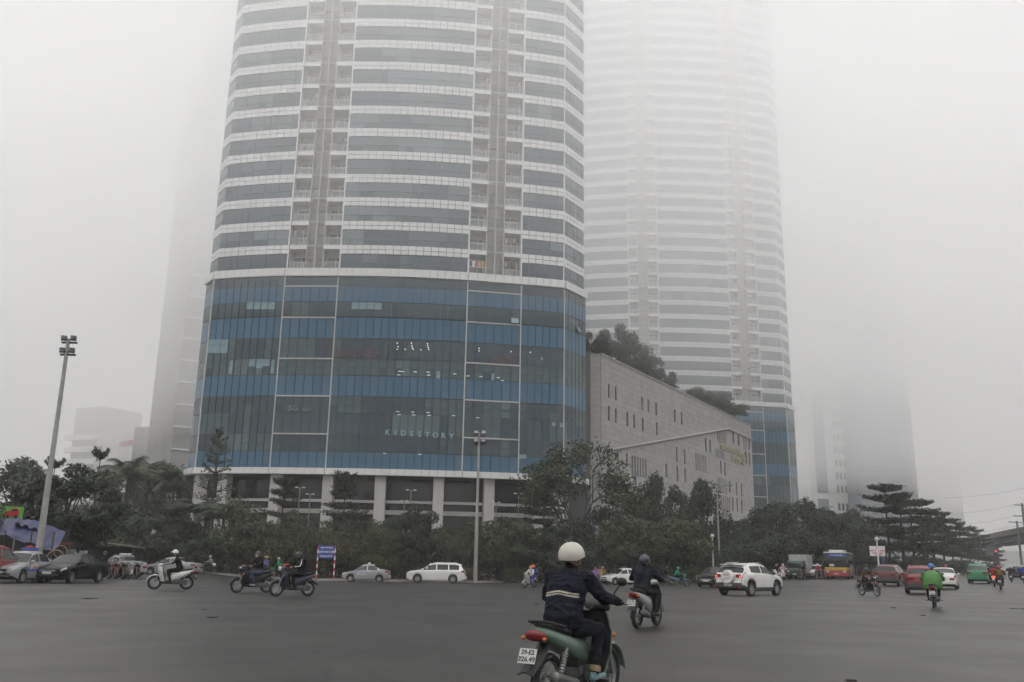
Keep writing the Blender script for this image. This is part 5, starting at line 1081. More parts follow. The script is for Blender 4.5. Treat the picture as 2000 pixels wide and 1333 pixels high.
# --- turning and leaving right
make_car('suv', 'white compact off-roader with spare wheel cover and lit tail lamps', at_px(1466, 1163.5), math.radians(44), ECO, PW, (ex_eco, ex_rails))
make_car('suv', 'dark red car leaving, left of the bright red one', gat(1738, 74), SD - .05, dict(SUV, plow=False), PDR)
make_car('suv', 'bright red car with roof rails leaving beside the poncho rider', gat(1797, 56), SD + .16, dict(SUV, L=4.0, prof=[(x * 4.0 / 4.5, z) for x, z in SUV['prof']], wheels=(.78, 3.2), side=((1.22, 2.1), (2.18, 3.07)), ws=(.98, 1.67), rw=(3.56, 3.87), doors=((1.07, 2.12), (2.12, 3.0)), psq=True), PR, (ex_rails,))
make_car('sedan_car', 'white car half hidden behind the pink coated rider', gat(1843, 66), SD + .05, dict(SEDANL), PW)
make_car('taxi', 'green taxi van seen from behind in the right-hand street', gat(1912, 84), SD - .02, dict(VAN, psq=True), PGR, (ex_taxi_sign(WHTP, .5),), 'taxi')
make_car('sedan_car', 'distant dark car beyond the riders at the right edge', gat(1990, 118), SD, dict(SUV), PG)
make_car('taxi', 'white oncoming taxi between truck and bus', gat(1592, 102), SD + math.pi + .02, dict(SEDAN), PW, (ex_taxi_sign(BLUEPT, .8),), 'taxi')
# --- bus
b0 = gat(1640, 104); bus = empty('city_bus', b0, SD + math.pi + .10, 'red and yellow city bus with blue destination sign coming closer', 'bus')
BR = paint('bus_red', (.32, .035, .035)); BY = paint('bus_yellow', (.55, .36, .03)); BDK = mat('bus_dark', (.03, .032, .035), .25); BL, BW = 8.6, 2.35
def bp(nm, c, d, m, par=bus, bv=.03): q = MB(); q.bbox(c, d, bv); return q.build(nm, m, par, 40)
bp('lower_body', (0, 0, .62), (BL, BW, .62), BR, bv=.08); bp('yellow_band', (0, 0, 1.08), (BL - .01, BW - .005, .30), BY, bv=.05); bp('upper_body', (0, 0, 1.98), (BL - .02, BW - .02, 1.52), BDK, bv=.10); bp('roof', (0, 0, 2.80), (BL + .06, BW + .04, .13), PW, bv=.05); bp('air_conditioner', (.9, 0, 2.98), (3.4, 1.6, .24), PW, bv=.08)
bp('windscreen', (BL / 2 - .005, 0, 1.80), (.03, BW - .22, 1.10), CGLASS, bv=.01); d_ = bp('destination_sign', (BL / 2 + .002, .12, 2.50), (.04, BW - .5, .34), BLUEPT, bv=.01); lettering('01  BX GIA LÂM', .2, .004, WHTP, d_, (BL / 2 + .024, .12, 2.50), (math.pi / 2, 0, math.pi / 2), .004, .85)
bp('number_plate', (BL / 2 + .01, 0, .55), (.02, .47, .12), PLATE, bv=.004); bp('bumper', (BL / 2 + .01, 0, .42), (.08, BW + .01, .22), BR, bv=.03); bp('front_notice', (BL / 2 + .018, -.4, 1.45), (.01, .5, .26), PLATE, bv=.003)
for s_ in (-1, 1):
    bp('headlight', (BL / 2 + .005, s_ * .85, .80), (.04, .34, .2), HEADL, bv=.02); q = MB(); q.tube([(BL / 2 - .05, s_ * 1.1, 2.55), (BL / 2 + .25, s_ * 1.28, 2.4), (BL / 2 + .25, s_ * 1.28, 2.05)], .03, 6); q.bbox((BL / 2 + .25, s_ * 1.28, 1.9), (.1, .2, .42), .03); q.build('wing_mirror', TRIMB, bus)
    for k in range(5): bp('side_window', (BL / 2 - 1.75 - k * 1.45, s_ * (BW / 2 - .005), 1.95), (1.32, .02, .85), CGLASS, bv=.008)
    bp('side_advert', (-1.2, s_ * (BW / 2 - .002), 1.28), (4.6, .02, .42), mat('advert_print', (.30, .22, .20), .5, col2=(.06, .12, .30), scale=1.3), bv=.004)
    for x in (BL / 2 - 2.3, -BL / 2 + 2.0):
        tm, rm = wheel_mesh(.46, .28, 8); o = obj('wheel', tm, bus, (x, s_ * (BW / 2 - .13), .46)); obj('rim', rm, o); q = MB(); q.lathe([(0, 0), (.56, 0)], 'y', (x, s_ * (BW / 2 + .004), .5), 20); q.build('wheel_arch', UNDER, bus)
# --- truck
t0 = gat(1561, 100); tr = empty('box_truck', t0, SD + math.pi + .04, 'dark green truck with pale cargo box coming closer', 'truck'); TG = paint('truck_green', (.03, .06, .055)); CB = mat('cargo_panel', (.34, .34, .33), .6, var=.1, scale=.8)
def tp(nm, c, d, m, bv=.03): q = MB(); q.bbox(c, d, bv); return q.build(nm, m, tr, 40)
q = MB(); q.loft([[(x, -.86 * f, z0), (x, .86 * f, z0), (x, .86 * f, zm), (x, .78 * f, z1), (x, -.78 * f, z1), (x, -.86 * f, zm)] for x, f, z0, zm, z1 in ((.85, 1, .5, 1.15, 1.9), (1.9, 1, .5, 1.15, 1.92), (2.2, 1, .5, 1.12, 1.75), (2.5, .99, .5, 1.08, 1.12), (2.62, .94, .5, .95, 1.0))]); q.build('cab', TG, tr, 30)
tp('windscreen', (2.36, 0, 1.45), (.36, 1.4, .5), CGLASS, .02); tp('cargo_box', (-1.0, 0, 1.62), (3.5, 1.85, 1.9), CB, .03); tp('chassis', (-.4, 0, .55), (4.6, .8, .2), UNDER); tp('bumper', (2.63, 0, .52), (.12, 1.7, .22), TRIMB, .03); tp('grille', (2.63, 0, .83), (.05, 1.0, .2), TRIMB); tp('number_plate', (2.70, 0, .53), (.02, .4, .12), PLATE, .004)
for k in range(6): tp('box_rib', (-2.6 + k * .62, -.935, 1.62), (.05, .03, 1.86), CB, .008)
for s_ in (-1, 1):
    tp('headlight', (2.62, s_ * .66, .83), (.06, .24, .18), HEADL, .03); q = MB(); q.tube([(2.3, s_ * .85, 1.3), (2.4, s_ * 1.05, 1.45)], .02, 5); q.bbox((2.4, s_ * 1.07, 1.5), (.08, .16, .28), .02); q.build('wing_mirror', TRIMB, tr); tp('side_window', (1.75, s_ * .835, 1.45), (.8, .03, .42), CGLASS, .01)
    for x in (1.75, -1.6): tm, rm = wheel_mesh(.37, .22, 6); o = obj('wheel', tm, tr, (x, s_ * .72, .37)); obj('rim', rm, o)
# ------------------------------------------------------------------ motorbikes
BLK = mat('black_plastic', (.018, .018, .018), .55, var=.15, scale=8); SEATM = mat('seat_vinyl', (.020, .020, .021), .5, var=.2, scale=10); ENG = mat('engine_metal', (.10, .10, .10), .5, metal=.5, var=.3, scale=12); EXH = mat('exhaust_metal', (.16, .155, .15), .4, metal=.6, var=.2, scale=6); SPOKE = mat('wheel_spoke', (.28, .28, .28), .4, metal=.6)
def sring(x, zc, hw, hh, n=14, p=2.4, yc=0.):
    out = []
    for k in range(n):
        t = 2 * math.pi * k / n; c, s_ = math.cos(t), math.sin(t); out.append((x, yc + hw * math.copysign(abs(c) ** (2 / p), c), zc + hh * math.copysign(abs(s_) ** (2 / p), s_)))
    return out
def loftx(q, st, mi=0, p=2.4, n=14, yc=0.): return q.loft([sring(x, z, a, b, n, p, yc) for x, z, a, b in st], mi)
def path(pts, v):
    v = v * (len(pts) - 1); i = min(len(pts) - 2, int(v)); t = v - i; t = t * t * (3 - 2 * t) * .5 + t * .5; return [lerp(a, b, t) for a, b in zip(pts[i], pts[i + 1])]
def bike_wheel(r, rt, wire, key):
    q = MB(); q.lathe([(r - rt + rt * math.cos(t), rt * 1.05 * math.sin(t)) for t in np.linspace(0, 6.283, 11)[:-1]], 'y', n=30, closed=True); t_ = q.mesh('wheel', TYRE, 50)
    q = MB(); ri = r - 1.7 * rt; q.lathe([(ri + .012, -.022), (ri + .012, .022), (ri - .012, .018), (ri - .012, -.018)], 'y', n=30, closed=True); q.lathe([(0, -.055), (.045, -.055), (.055, 0), (.045, .055), (0, .055)], 'y', n=14)
    if wire:
        for i in range(20): a = 2 * math.pi * i / 20; s_ = .03 * (1 if i % 2 else -1); q.tube([(.04 * math.cos(a + .5), s_, .04 * math.sin(a + .5)), (ri * math.cos(a), 0, ri * math.sin(a))], .0035, 4)
    else:
        for i in range(6): a = 2 * math.pi * i / 6; M_ = Matrix.Rotation(-a, 3, 'Y'); q.box(M_ @ Vector((ri * .55, 0, 0)), (ri * .95, .03, .04), M=M_)
    q.lathe([(.03, .045), (.10, .045), (.10, .052), (.03, .052)], 'y', n=16, closed=True)
    return t_, q.mesh('rim', SPOKE if wire else RIM, 40)
WU = bike_wheel(.29, .040, True, 'u'); WS = bike_wheel(.285, .05, False, 's')
BK = {}
def part(kind, name, q, mk, smooth=45, parent=None): BK.setdefault(kind, []).append((name, q.mesh(name, {'body': PW, 'black': BLK, 'seat': SEATM, 'eng': ENG, 'exh': EXH, 'tail': TAIL, 'head': HEADL, 'amber': AMBER, 'plate': PLATE, 'chrome': CHROME, 'fork': SPOKE, 'mirror': CHROME, 'text': PTXT}[mk], smooth), mk, parent))
for kind in ('underbone', 'scooter'):
    sc = kind == 'scooter'; fx, rx, wr = (.64, -.60, .29) if not sc else (.64, -.63, .285)
    for s_ in (-1, 1): q = MB(); q.tube([(.455, s_ * .075, .80), (fx, s_ * .078, wr)], [.024, .021], 8); q.cyl((lerp(.455, fx, .55), s_ * .0765, lerp(.80, wr, .55)), (fx, s_ * .078, wr), .03, n=8); part(kind, 'fork_leg', q, 'fork')
    q = MB(); R_f = wr + .045; q.plate(lambda u, v: (fx + R_f * math.cos(lerp(.15, 2.5, v)) * (1 + .03 * math.sin(3.14 * u)), (u - .5) * .15, wr + R_f * math.sin(lerp(.15, 2.5, v)) - .035 * (2 * u - 1) ** 2), 6, 14, .012); part(kind, 'front_mudguard', q, 'body')
    P_ = [(.465, .94), (.42, .74), (.36, .52), (.30, .33)]; Wd = [.26, .44, .46, .36] if not sc else [.32, .50, .48, .40]
    def shield(u, v, dx=0., bulge=.10):
        x, z = path(P_, v); w_ = float(np.interp(v, [0, .33, .66, 1], Wd)); return (x + dx - bulge * (2 * u - 1) ** 2, (u - .5) * w_, z)
    q = MB(); q.plate(lambda u, v: shield(u, v, .045 + (.07 * (1 - (2 * u - 1) ** 2) if sc else .02), .12), 10, 12, .014); part(kind, 'leg_shield', q, 'body', 60)
    q = MB(); q.plate(lambda u, v: shield(u, v, .012, .09), 10, 12, .012); part(kind, 'inner_shield', q, 'black', 60)
    q = MB(); loftx(q, [(.30, .99, .05, .03), (.36, 1.005, .12, .055), (.45, 1.0, .14, .07), (.53, .975, .115, .06), (.575, .955, .05, .035)]); part(kind, 'handlebar_cowl', q, 'body', 60)
    q = MB(); q.ell((.545, 0, .965), (.045, .095, .045), 14, 8); part(kind, 'headlight', q, 'head', 60)
    for s_ in (-1, 1): q = MB(); q.ell((.475, s_ * .165, .70 if not sc else .74), (.028, .045, .032), 10, 6); part(kind, 'indicator', q, 'amber', 60)
    q = MB(); q.tube([(.27, .37, 1.035), (.30, .28, 1.04), (.40, .14, 1.03), (.42, 0, 1.02), (.40, -.14, 1.03), (.30, -.28, 1.04), (.27, -.37, 1.035)], .013, 8); part(kind, 'handlebar', q, 'black', 60)
    for s_ in (-1, 1):
        q = MB(); q.cyl((.262, s_ * .40, 1.034), (.292, s_ * .285, 1.04), .019, n=10); part(kind, 'grip', q, 'black', 50); q = MB(); q.tube([(.315, s_ * .24, 1.04), (.345, s_ * .32, 1.03), (.32, s_ * .43, 1.02)], .006, 5); part(kind, 'brake_lever', q, 'chrome', 50)
        q = MB(); q.tube([(.34, s_ * .21, 1.04), (.33, s_ * .27, 1.14), (.34, s_ * .33, 1.22)], .007, 6); part(kind, 'mirror_stem', q, 'black', 50); q = MB(); q.ell((.345, s_ * .345, 1.25), (.014, .062, .045), 14, 8); part(kind, 'mirror', q, 'black', 60)
    if not sc:
        q = MB(); loftx(q, [(.04, .695, .06, .03), (-.06, .735, .115, .045), (-.3, .755, .135, .05), (-.48, .785, .135, .05), (-.66, .83, .105, .045), (-.80, .855, .05, .025)]); part(kind, 'seat', q, 'seat', 60)
        q = MB(); loftx(q, [(.16, .50, .06, .10), (-.02, .57, .12, .13), (-.25, .625, .145, .11), (-.50, .69, .145, .09), (-.74, .76, .118, .065), (-.90, .80, .055, .035)]); part(kind, 'side_cover', q, 'body', 60)
        q = MB(); loftx(q, [(-.74, .735, .09, .04), (-.84, .75, .105, .055), (-.90, .76, .085, .05), (-.925, .765, .045, .03)]); part(kind, 'tail_light', q, 'tail', 60)
        q = MB(); q.tube([(.46, 0, .82), (.28, 0, .62), (.08, 0, .50)], [.05, .05, .06], 8); q.bbox((.02, 0, .47), (.30, .16, .14), .03); part(kind, 'frame_tube', q, 'black')
        q = MB(); q.bbox((.03, 0, .33), (.30, .20, .20), .05); q.cyl((.12, 0, .36), (.36, 0, .40), .062, n=12); [q.cyl((.18 + .028 * i, 0, .375 + .005 * i), (.188 + .028 * i, 0, .376 + .005 * i), .08, n=12) for i in range(6)]; q.lathe([(0, .02), (.09, .02), (.10, -.03), (0, -.03)], 'y', (.02, -.12, .32), 16); part(kind, 'engine', q, 'eng')
        q = MB(); q.tube([(.34, -.05, .36), (.26, -.10, .24), (-.05, -.13, .22), (-.26, -.155, .27), (-.34, -.165, .285), (-.82, -.20, .385), (-.84, -.20, .388)], [.018, .018, .018, .022, .048, .056, .030], 12); part(kind, 'exhaust', q, 'exh')
        q = MB(); q.bbox((-.28, .10, .305), (.60, .05, .085), .02); part(kind, 'chain_case', q, 'black')
        for s_ in (-1, 1): q = MB(); q.tube([(0, s_ * .085, .34), (rx, s_ * .085, wr)], .02, 8); part(kind, 'swing_arm', q, 'black')
    else:
        q = MB(); loftx(q, [(.03, .72, .09, .03), (-.08, .755, .135, .045), (-.3, .765, .15, .05), (-.48, .80, .145, .05), (-.68, .83, .115, .045), (-.82, .845, .06, .025)]); part(kind, 'seat', q, 'seat', 60)
        q = MB(); loftx(q, [(.02, .46, .13, .23), (-.08, .52, .165, .215), (-.28, .575, .18, .18), (-.5, .64, .175, .14), (-.72, .72, .14, .09), (-.90, .775, .07, .04)]); part(kind, 'rear_body', q, 'body', 60)
        q = MB(); loftx(q, [(-.70, .70, .12, .05), (-.82, .735, .13, .06), (-.90, .755, .09, .05), (-.93, .76, .05, .03)]); part(kind, 'tail_light', q, 'tail', 60)
        q = MB(); q.bbox((.14, 0, .29), (.46, .38, .09), .03); q.bbox((.0, 0, .30), (.4, .26, .14), .04); part(kind, 'floorboard', q, 'black')
        q = MB(); q.bbox((-.36, .10, .31), (.56, .14, .17), .05); q.lathe([(0, .03), (.09, .03), (.10, -.03), (0, -.03)], 'y', (-.56, .15, .30), 16); q.bbox((-.1, 0, .36), (.3, .22, .18), .05); part(kind, 'engine', q, 'eng')
        q = MB(); q.tube([(-.1, -.1, .22), (-.3, -.15, .26), (-.36, -.165, .29), (-.72, -.185, .37), (-.76, -.187, .378)], [.018, .02, .065, .072, .045], 12); part(kind, 'exhaust', q, 'exh')
    for s_ in (-1, 1):
        a = Vector((-.44, s_ * .12, .62)); b = Vector((rx + .02, s_ * .115, wr + .03)); q = MB(); q.tube([a, b], .016, 6)
        for k in range(7): p = a.lerp(b, .18 + .09 * k); d = (b - a).normalized() * .008; q.tube([p - d, p + d], .030, 8)
        part(kind, 'shock_absorber', q, 'fork')
        q = MB(); q.tube([(.10, s_ * .10, .27), (.11, s_ * .30, .275)], .016, 6); part(kind, 'foot_peg', q, 'black')
        q = MB(); q.ell((-.87, s_ * .118, .725), (.022, .022, .018), 8, 6); q.tube([(-.85, s_ * .06, .725), (-.87, s_ * .11, .725)], .006, 5); part(kind, 'rear_indicator', q, 'amber', 60)
    q = MB(); q.tube([(-.50, .135, .82), (-.72, .125, .865), (-.84, .08, .885), (-.87, 0, .888), (-.84, -.08, .885), (-.72, -.125, .865), (-.50, -.135, .82)], .013, 8); part(kind, 'grab_rail', q, 'black', 60)
    q = MB(); q.plate(lambda u, v: (lerp(-.66, -1.02, v) - .02 * (1 - (2 * u - 1) ** 2), (u - .5) * lerp(.15, .17, v), lerp(.66, .40, v ** .9) + .03 * (1 - (2 * u - 1) ** 2)), 6, 8, .012); part(kind, 'rear_mudguard', q, 'black', 60)
    M_ = Matrix.Rotation(.38, 3, 'Y'); q = MB(); q.bbox((-.985, 0, .575), (.006, .19, .14), .002, M=M_); part(kind, 'number_plate', q, 'plate', None)
    q = MB(); q.tube([(-.05, .10, .22), (-.16, .20, .10), (-.2, .21, .03)], .012, 6); part(kind, 'side_stand', q, 'black')
def make_bike(name, label, pos, heading, kind, body, group=None, plate=None, lit=False, head=False, lean=0., cat='motorbike', stand=False, detail=True):
    e = empty(name, pos, heading, label, cat, group); e.rotation_euler = (lean, 0, heading); sc = kind == 'scooter'; tm, rm = WS if sc else WU; fx, rx, wr = (.64, -.60, .29) if not sc else (.64, -.63, .285)
    for x in (fx, rx): o = obj('wheel', tm, e, (x, 0, wr)); obj('rim', rm, o)
    for nm, me, mk, _ in BK[kind]:
        if not detail and nm in ('shock_absorber', 'foot_peg', 'brake_lever', 'side_stand', 'chain_case', 'rear_indicator'): continue
        if nm == 'side_stand' and not stand: continue
        o = obj(nm, me, e); m = body if mk == 'body' else (TAILON if (mk == 'tail' and lit) else (HEADON if (mk == 'head' and head) else None))
        if m: o.material_slots[0].link = 'OBJECT'; o.material_slots[0].material = m
        if nm == 'number_plate' and plate:
            for i, t in enumerate(plate): lettering(t, .060 if i == 0 else .066, .001, PTXT, o, Vector((-.985, 0, .575)) + Matrix.Rotation(.38, 3, 'Y') @ Vector((-.0045, 0, .033 - .066 * i)), (Matrix.Rotation(.38, 3, 'Y') @ Matrix.Rotation(-math.pi / 2, 3, 'Z') @ Matrix.Rotation(math.pi / 2, 3, 'X')).to_euler(), .002, 1.05)
    return e
# ------------------------------------------------------------------ people
SKIN = mat('skin', (.36, .20, .13), .55, var=.08, scale=12); SKIN2 = mat('skin_tan', (.27, .15, .10), .55, var=.08, scale=12)
def cloth(n, c, v=.16): return mat('cloth_' + n, c, .9, var=v, scale=5, bump=.35, bscale=22, spec=.15)
def body_mesh(J, vox, bulk=1., smooth=4):
    """one continuous skin over a posed skeleton; materials 0 skin 1 top 2 trousers 3 shoes 4 gloves"""
    q = MB(); segs = []
    def cap(a, b, ra, rb, lab, fl=1.): 
        a, b = Vector(a), Vector(b); n = 5; pts = [a.lerp(b, i / (n - 1)) for i in range(n)]; q.tube(pts, [lerp(ra, rb, i / (n - 1)) for i in range(n)], 12, flat=fl); q.ell(a, (ra,) * 3, 12, 8); q.ell(b, (rb,) * 3, 12, 8); segs.append((np.array(a), np.array(b), ra, rb, lab))
    sp = J['spine']; rings = []
    for i, (c, hw, hd) in enumerate(sp):
        c = Vector(c); a = Vector(sp[max(0, i - 1)][0]); b = Vector(sp[min(len(sp) - 1, i + 1)][0]); t = (b - a).normalized(); yy = Vector((0, 1, 0)); xx = yy.cross(t).normalized(); bk = bulk if i < len(sp) - 1 else 1
        rings.append([tuple(c + yy * (hw * bk * math.copysign(abs(math.cos(k * .3927)) ** .85, math.cos(k * .3927))) + xx * (hd * bk * math.sin(k * .3927))) for k in range(16)])
        if i: segs.append((np.array(sp[i - 1][0]), np.array(c), (sp[i - 1][1] + sp[i - 1][2]) / 2, (hw + hd) / 2, 2 if i == 1 and not J.get('long') else 1))
    q.loft(rings)
    for sd in ('L', 'R'):
        A = J['arm' + sd]; cap(A[0], A[1], .074 * bulk, .056 * bulk, 1); cap(A[1], A[2], .055 * bulk, .040 * bulk, 1); G = J.get('glove'); lab = 4 if G else 0; h = Vector(A[3]); wv = Vector(A[2]); dr = (h - wv).normalized()
        cap(wv, h, .033, .036, lab); sg = 1 if sd == 'L' else -1; gy = Vector(J.get('grip' + sd, (.26, sg, 0))).normalized()
        if J.get('fingers', True):
            up = Vector((0, 0, 1)); fwd = (dr - gy * dr.dot(gy)); fwd = fwd.normalized() if fwd.length > .05 else Vector((1, 0, 0)); rf = .0095 if vox < .012 else .012
            for f in range(4):
                o = h + gy * (.034 - .0225 * f); ln = (.9, 1.05, 1.0, .8)[f]; p0 = o + fwd * .02 + up * .024; p1 = o + fwd * .052 * ln + up * .012; p2 = o + fwd * .052 * ln - up * .022; p3 = o + fwd * .022 - up * .036
                q.tube([p0, p1, p2, p3], [rf * 1.1, rf * 1.05, rf, rf * .85], 8); q.ell(p3, (rf * .85,) * 3, 8, 6); segs.append((np.array(p0), np.array(p2), rf, rf, lab))
            t0 = h - gy * .035 - up * .01; q.tube([t0, t0 + fwd * .03 - up * .022, t0 + fwd * .045 - up * .030 + gy * .03], [rf * 1.25, rf * 1.15, rf * .9], 8); segs.append((np.array(t0), np.array(t0 + fwd * .03), rf, rf, lab))
        Lg = J['leg' + sd]; tk = J.get('thick', 1.); cap(Lg[0], Lg[1], .105 * tk, .072 * tk, 2); cap(Lg[1], Lg[2], .068 * tk, .046 * tk, 2); a = Vector(Lg[2]); t = Vector(Lg[3]); hl = a + Vector((0, 0, -.055)) - (t - a).normalized() * .03
        cap(hl, t, .042, .034, 3, .8); segs.append((np.array(a), np.array(hl), .045, .042, 3))
        if J.get('bare'): segs.append((np.array(Vector(Lg[1]).lerp(a, .86)), np.array(a), .05, .045, 0))
    hd = Vector(J['head']); nk = Vector(sp[-1][0]); cap(nk - Vector((0, 0, .03)), hd - Vector((.01, 0, .06)), .056, .05, 0); T = Matrix.Rotation(J.get('turn', 0), 3, 'Z') @ Matrix.Rotation(J.get('nod', 0), 3, 'Y')
    def hp(x, y, z): return hd + T @ Vector((x, y, z))
    q.ell(hd, (.096, .078, .112), 18, 12, M=T); q.ell(hp(.03, 0, -.055), (.062, .058, .060), 14, 8, M=T); q.ell(hp(.098, 0, -.015), (.018, .013, .022), 8, 6, M=T); q.ell(hp(.090, 0, -.056), (.013, .024, .009), 8, 6, M=T); q.ell(hp(.085, 0, .022), (.016, .055, .012), 8, 6, M=T)
    for s_ in (-1, 1): q.ell(hp(-.005, s_ * .078, -.012), (.022, .010, .032), 8, 6, M=T); 
    segs.append((np.array(hd), np.array(hp(.02, 0, -.05)), .095, .065, 0))
    me = q.mesh('body', SKIN); o = bpy.data.objects.new('body', me); COL.objects.link(o); md = o.modifiers.new('r', 'REMESH'); md.mode = 'VOXEL'; md.voxel_size = vox; m2 = o.modifiers.new('s', 'SMOOTH'); m2.factor = .5; m2.iterations = smooth
    dg = bpy.context.evaluated_depsgraph_get(); out = bpy.data.meshes.new_from_object(o.evaluated_get(dg)); bpy.data.objects.remove(o); bpy.data.meshes.remove(me)
    n = len(out.polygons); C = np.empty(n * 3, np.float32); out.polygons.foreach_get('center', C); C = C.reshape(-1, 3); best = np.full(n, 1e9); lab = np.zeros(n, np.int32)
    for a, b, ra, rb, l_ in segs:
        ab = b - a; t = np.clip(((C - a) @ ab) / max(1e-9, ab @ ab), 0, 1); d = np.linalg.norm(C - (a + t[:, None] * ab), axis=1) - (ra + (rb - ra) * t); k = d < best; best[k] = d[k]; lab[k] = l_
    from mathutils import noise as nz_
    lv = np.zeros(len(out.vertices), bool)
    for pg in out.polygons:
        if lab[pg.index] in (1, 2):
            for vi in pg.vertices: lv[vi] = True
    amp = .0045 if vox > .012 else .0065
    vn = [v.normal.copy() for v in out.vertices]
    for v in out.vertices:
        if lv[v.index]:
            c = v.co; f = nz_.noise(Vector((c.x * 7, c.y * 7, c.z * 15))); g_ = nz_.noise(Vector((c.x * 16 + 5, c.y * 16, c.z * 26))); v.co = c + vn[v.index] * (amp * ((1 - abs(f)) ** 3 * 1.8 - .9) + amp * .45 * g_)
    out.materials.clear()
    for m in (SKIN, TRIMB, TRIMB, TRIMB, TRIMB): out.materials.append(m)
    out.polygons.foreach_set('material_index', lab); out.polygons.foreach_set('use_smooth', [True] * n); out.update(); return out
def ride_pose(dx=0., dz=0., lean=0., reach=0., turn=0., pillion=False, wide=0., **kw):
    X = lambda x, y, z: (x + dx, y, z + dz)
    J = dict(spine=[(X(-.30, 0, .80), .165, .14), (X(-.30, 0, .90), .175, .145), (X(-.285 + lean * .3, 0, 1.03), .165, .125), (X(-.25 + lean * .6, 0, 1.17), .185, .13), (X(-.215 + lean, 0, 1.29), .185, .10), (X(-.19 + lean, 0, 1.355), .075, .07)], head=X(-.15 + lean * 1.15, 0, 1.50), turn=turn, **kw)
    for sd, s_ in (('L', 1), ('R', -1)):
        if pillion: J['arm' + sd] = [X(-.20, s_ * .19, 1.285), X(-.10, s_ * .28, 1.05), X(.08, s_ * .20, .98), X(.15, s_ * .14, .97)]
        else: J['arm' + sd] = [X(-.205 + lean, s_ * .195, 1.285), X(-.06 + lean * .5, s_ * (.315 + wide), 1.09), (.215, s_ * .335, 1.06), (.265, s_ * .335, 1.052)]
        J['leg' + sd] = [X(-.26, s_ * .10, .815), X(.13, s_ * (.17 + wide * .5), .77), X(.02, s_ * .185, .355) if not pillion else X(.03, s_ * .2, .40), X(.19, s_ * .20, .315) if not pillion else X(.20, s_ * .22, .36)]
    return J
def stand_pose(arm=0.):
    J = dict(spine=[((0, 0, .84), .16, .12), ((0, 0, .96), .165, .125), ((0, 0, 1.08), .15, .11), ((0, 0, 1.22), .18, .12), ((0, 0, 1.35), .175, .09), ((0, 0, 1.42), .07, .065)], head=(.02, 0, 1.56), fingers=False)
    for sd, s_ in (('L', 1), ('R', -1)):
        J['arm' + sd] = [(0, s_ * .185, 1.345), (.02 + arm * .2, s_ * .25, 1.09), (.05 + arm * .45, s_ * .24, .88 + arm * .25), (.07 + arm * .52, s_ * .23, .82 + arm * .28)]; J['leg' + sd] = [(0, s_ * .09, .86), (.03 * s_, s_ * .10, .47), (.08 * s_, s_ * .10, .09), (.08 * s_ + .16, s_ * .12, .05)]
    return J
def helmet_mesh(kind='half'):
    q = MB(); lo = {'half': 1.80, 'cap': 1.62, 'jet': 2.05, 'dome': 2.0}[kind]; R_ = Vector((.132, .116, .128)) if kind not in ('jet', 'dome') else Vector((.145, .130, .14)); nu, nv = 24, 12; vs, fs = [], []
    for lay, sc in ((0, 1.), (1, .93)):
        for i in range(nv + 1):
            for j in range(nu):
                a = 2 * math.pi * j / nu; cut = lo - (.42 * max(0, math.cos(a)) if kind != 'cap' else .1 * max(0, math.cos(a))); t = cut * i / nv; vs.append((R_.x * sc * math.sin(t) * math.cos(a) - .012, R_.y * sc * math.sin(t) * math.sin(a), R_.z * sc * math.cos(t) + .012))
    m = (nv + 1) * nu
    for i in range(nv):
        for j in range(nu): k = (j + 1) % nu; f = (i * nu + j, (i + 1) * nu + j, (i + 1) * nu + k, i * nu + k); fs += [f, tuple(x + m for x in f[::-1])]
    for j in range(nu): k = (j + 1) % nu; a, b = nv * nu + j, nv * nu + k; fs.append((a, a + m, b + m, b))
    q.add(vs, fs)
    if kind in ('half', 'cap'): q.plate(lambda u, v: (lerp(.112, .185, v) - .05 * (2 * u - 1) ** 2, (u - .5) * lerp(.17, .13, v), lerp(.050, .034, v)), 8, 4, .008)
    return q.mesh('helmet', PW, 40)
HM = {k: helmet_mesh(k) for k in ('half', 'cap', 'jet', 'dome')}
q = MB(); q.plate(lambda u, v: (lambda a, t: (.112 * math.sin(t) * math.cos(a) + .006, .094 * math.sin(t) * math.sin(a), .118 * math.cos(t) - .004))(lerp(-1.25, 1.25, u), lerp(1.50, 2.55, v)), 10, 6, .006); MASKM = q.mesh('face_mask', WHTP, 60)
POSE = {'ride': body_mesh(ride_pose(), .016), 'ride_lean': body_mesh(ride_pose(lean=.09, wide=.03), .016), 'bulky': body_mesh(ride_pose(lean=.04, wide=.04), .017, 1.18), 'pillion': body_mesh(ride_pose(dx=-.36, dz=.05, pillion=True), .016), 'stand': body_mesh(stand_pose(), .016), 'reach': body_mesh(stand_pose(.8), .016)}
PH = {'ride': (-.15, 1.50), 'ride_lean': (-.0465, 1.50), 'bulky': (-.104, 1.50), 'pillion': (-.51, 1.55), 'stand': (.02, 1.56), 'reach': (.02, 1.56)}
def dress(o, mats):
    for i, m in enumerate(mats):
        if m: o.material_slots[i].link = 'OBJECT'; o.material_slots[i].material = m
HELM = {}
def helm(n, c, r=.3): return mat('helmet_' + n, c, r, var=.05, scale=6, coat=.3)
SHOE = mat('dark_shoe', (.03, .028, .026), .7); SHOEW = mat('light_shoe', (.42, .40, .37), .7); GLV = cloth('glove', (.02, .02, .02))
def person(label, pos, heading, pose, top, trousers, helmet=None, hk='half', mask=None, shoes=SHOE, gloves=None, group=None, skin=SKIN, lean=0., raincoat=None):
    e = empty('person', pos, heading, label, 'person', group); e.rotation_euler = (lean, 0, heading); o = obj('body', POSE[pose], e); dress(o, [skin, top, trousers, shoes, gloves or skin]); hx, hz = PH[pose]
    if helmet: h = obj('helmet', HM[hk], e, (hx, 0, hz)); dress(h, [helmet])
    if mask: h = obj('face_mask', MASKM, e, (hx, 0, hz - .012)); dress(h, [mask])
    return e
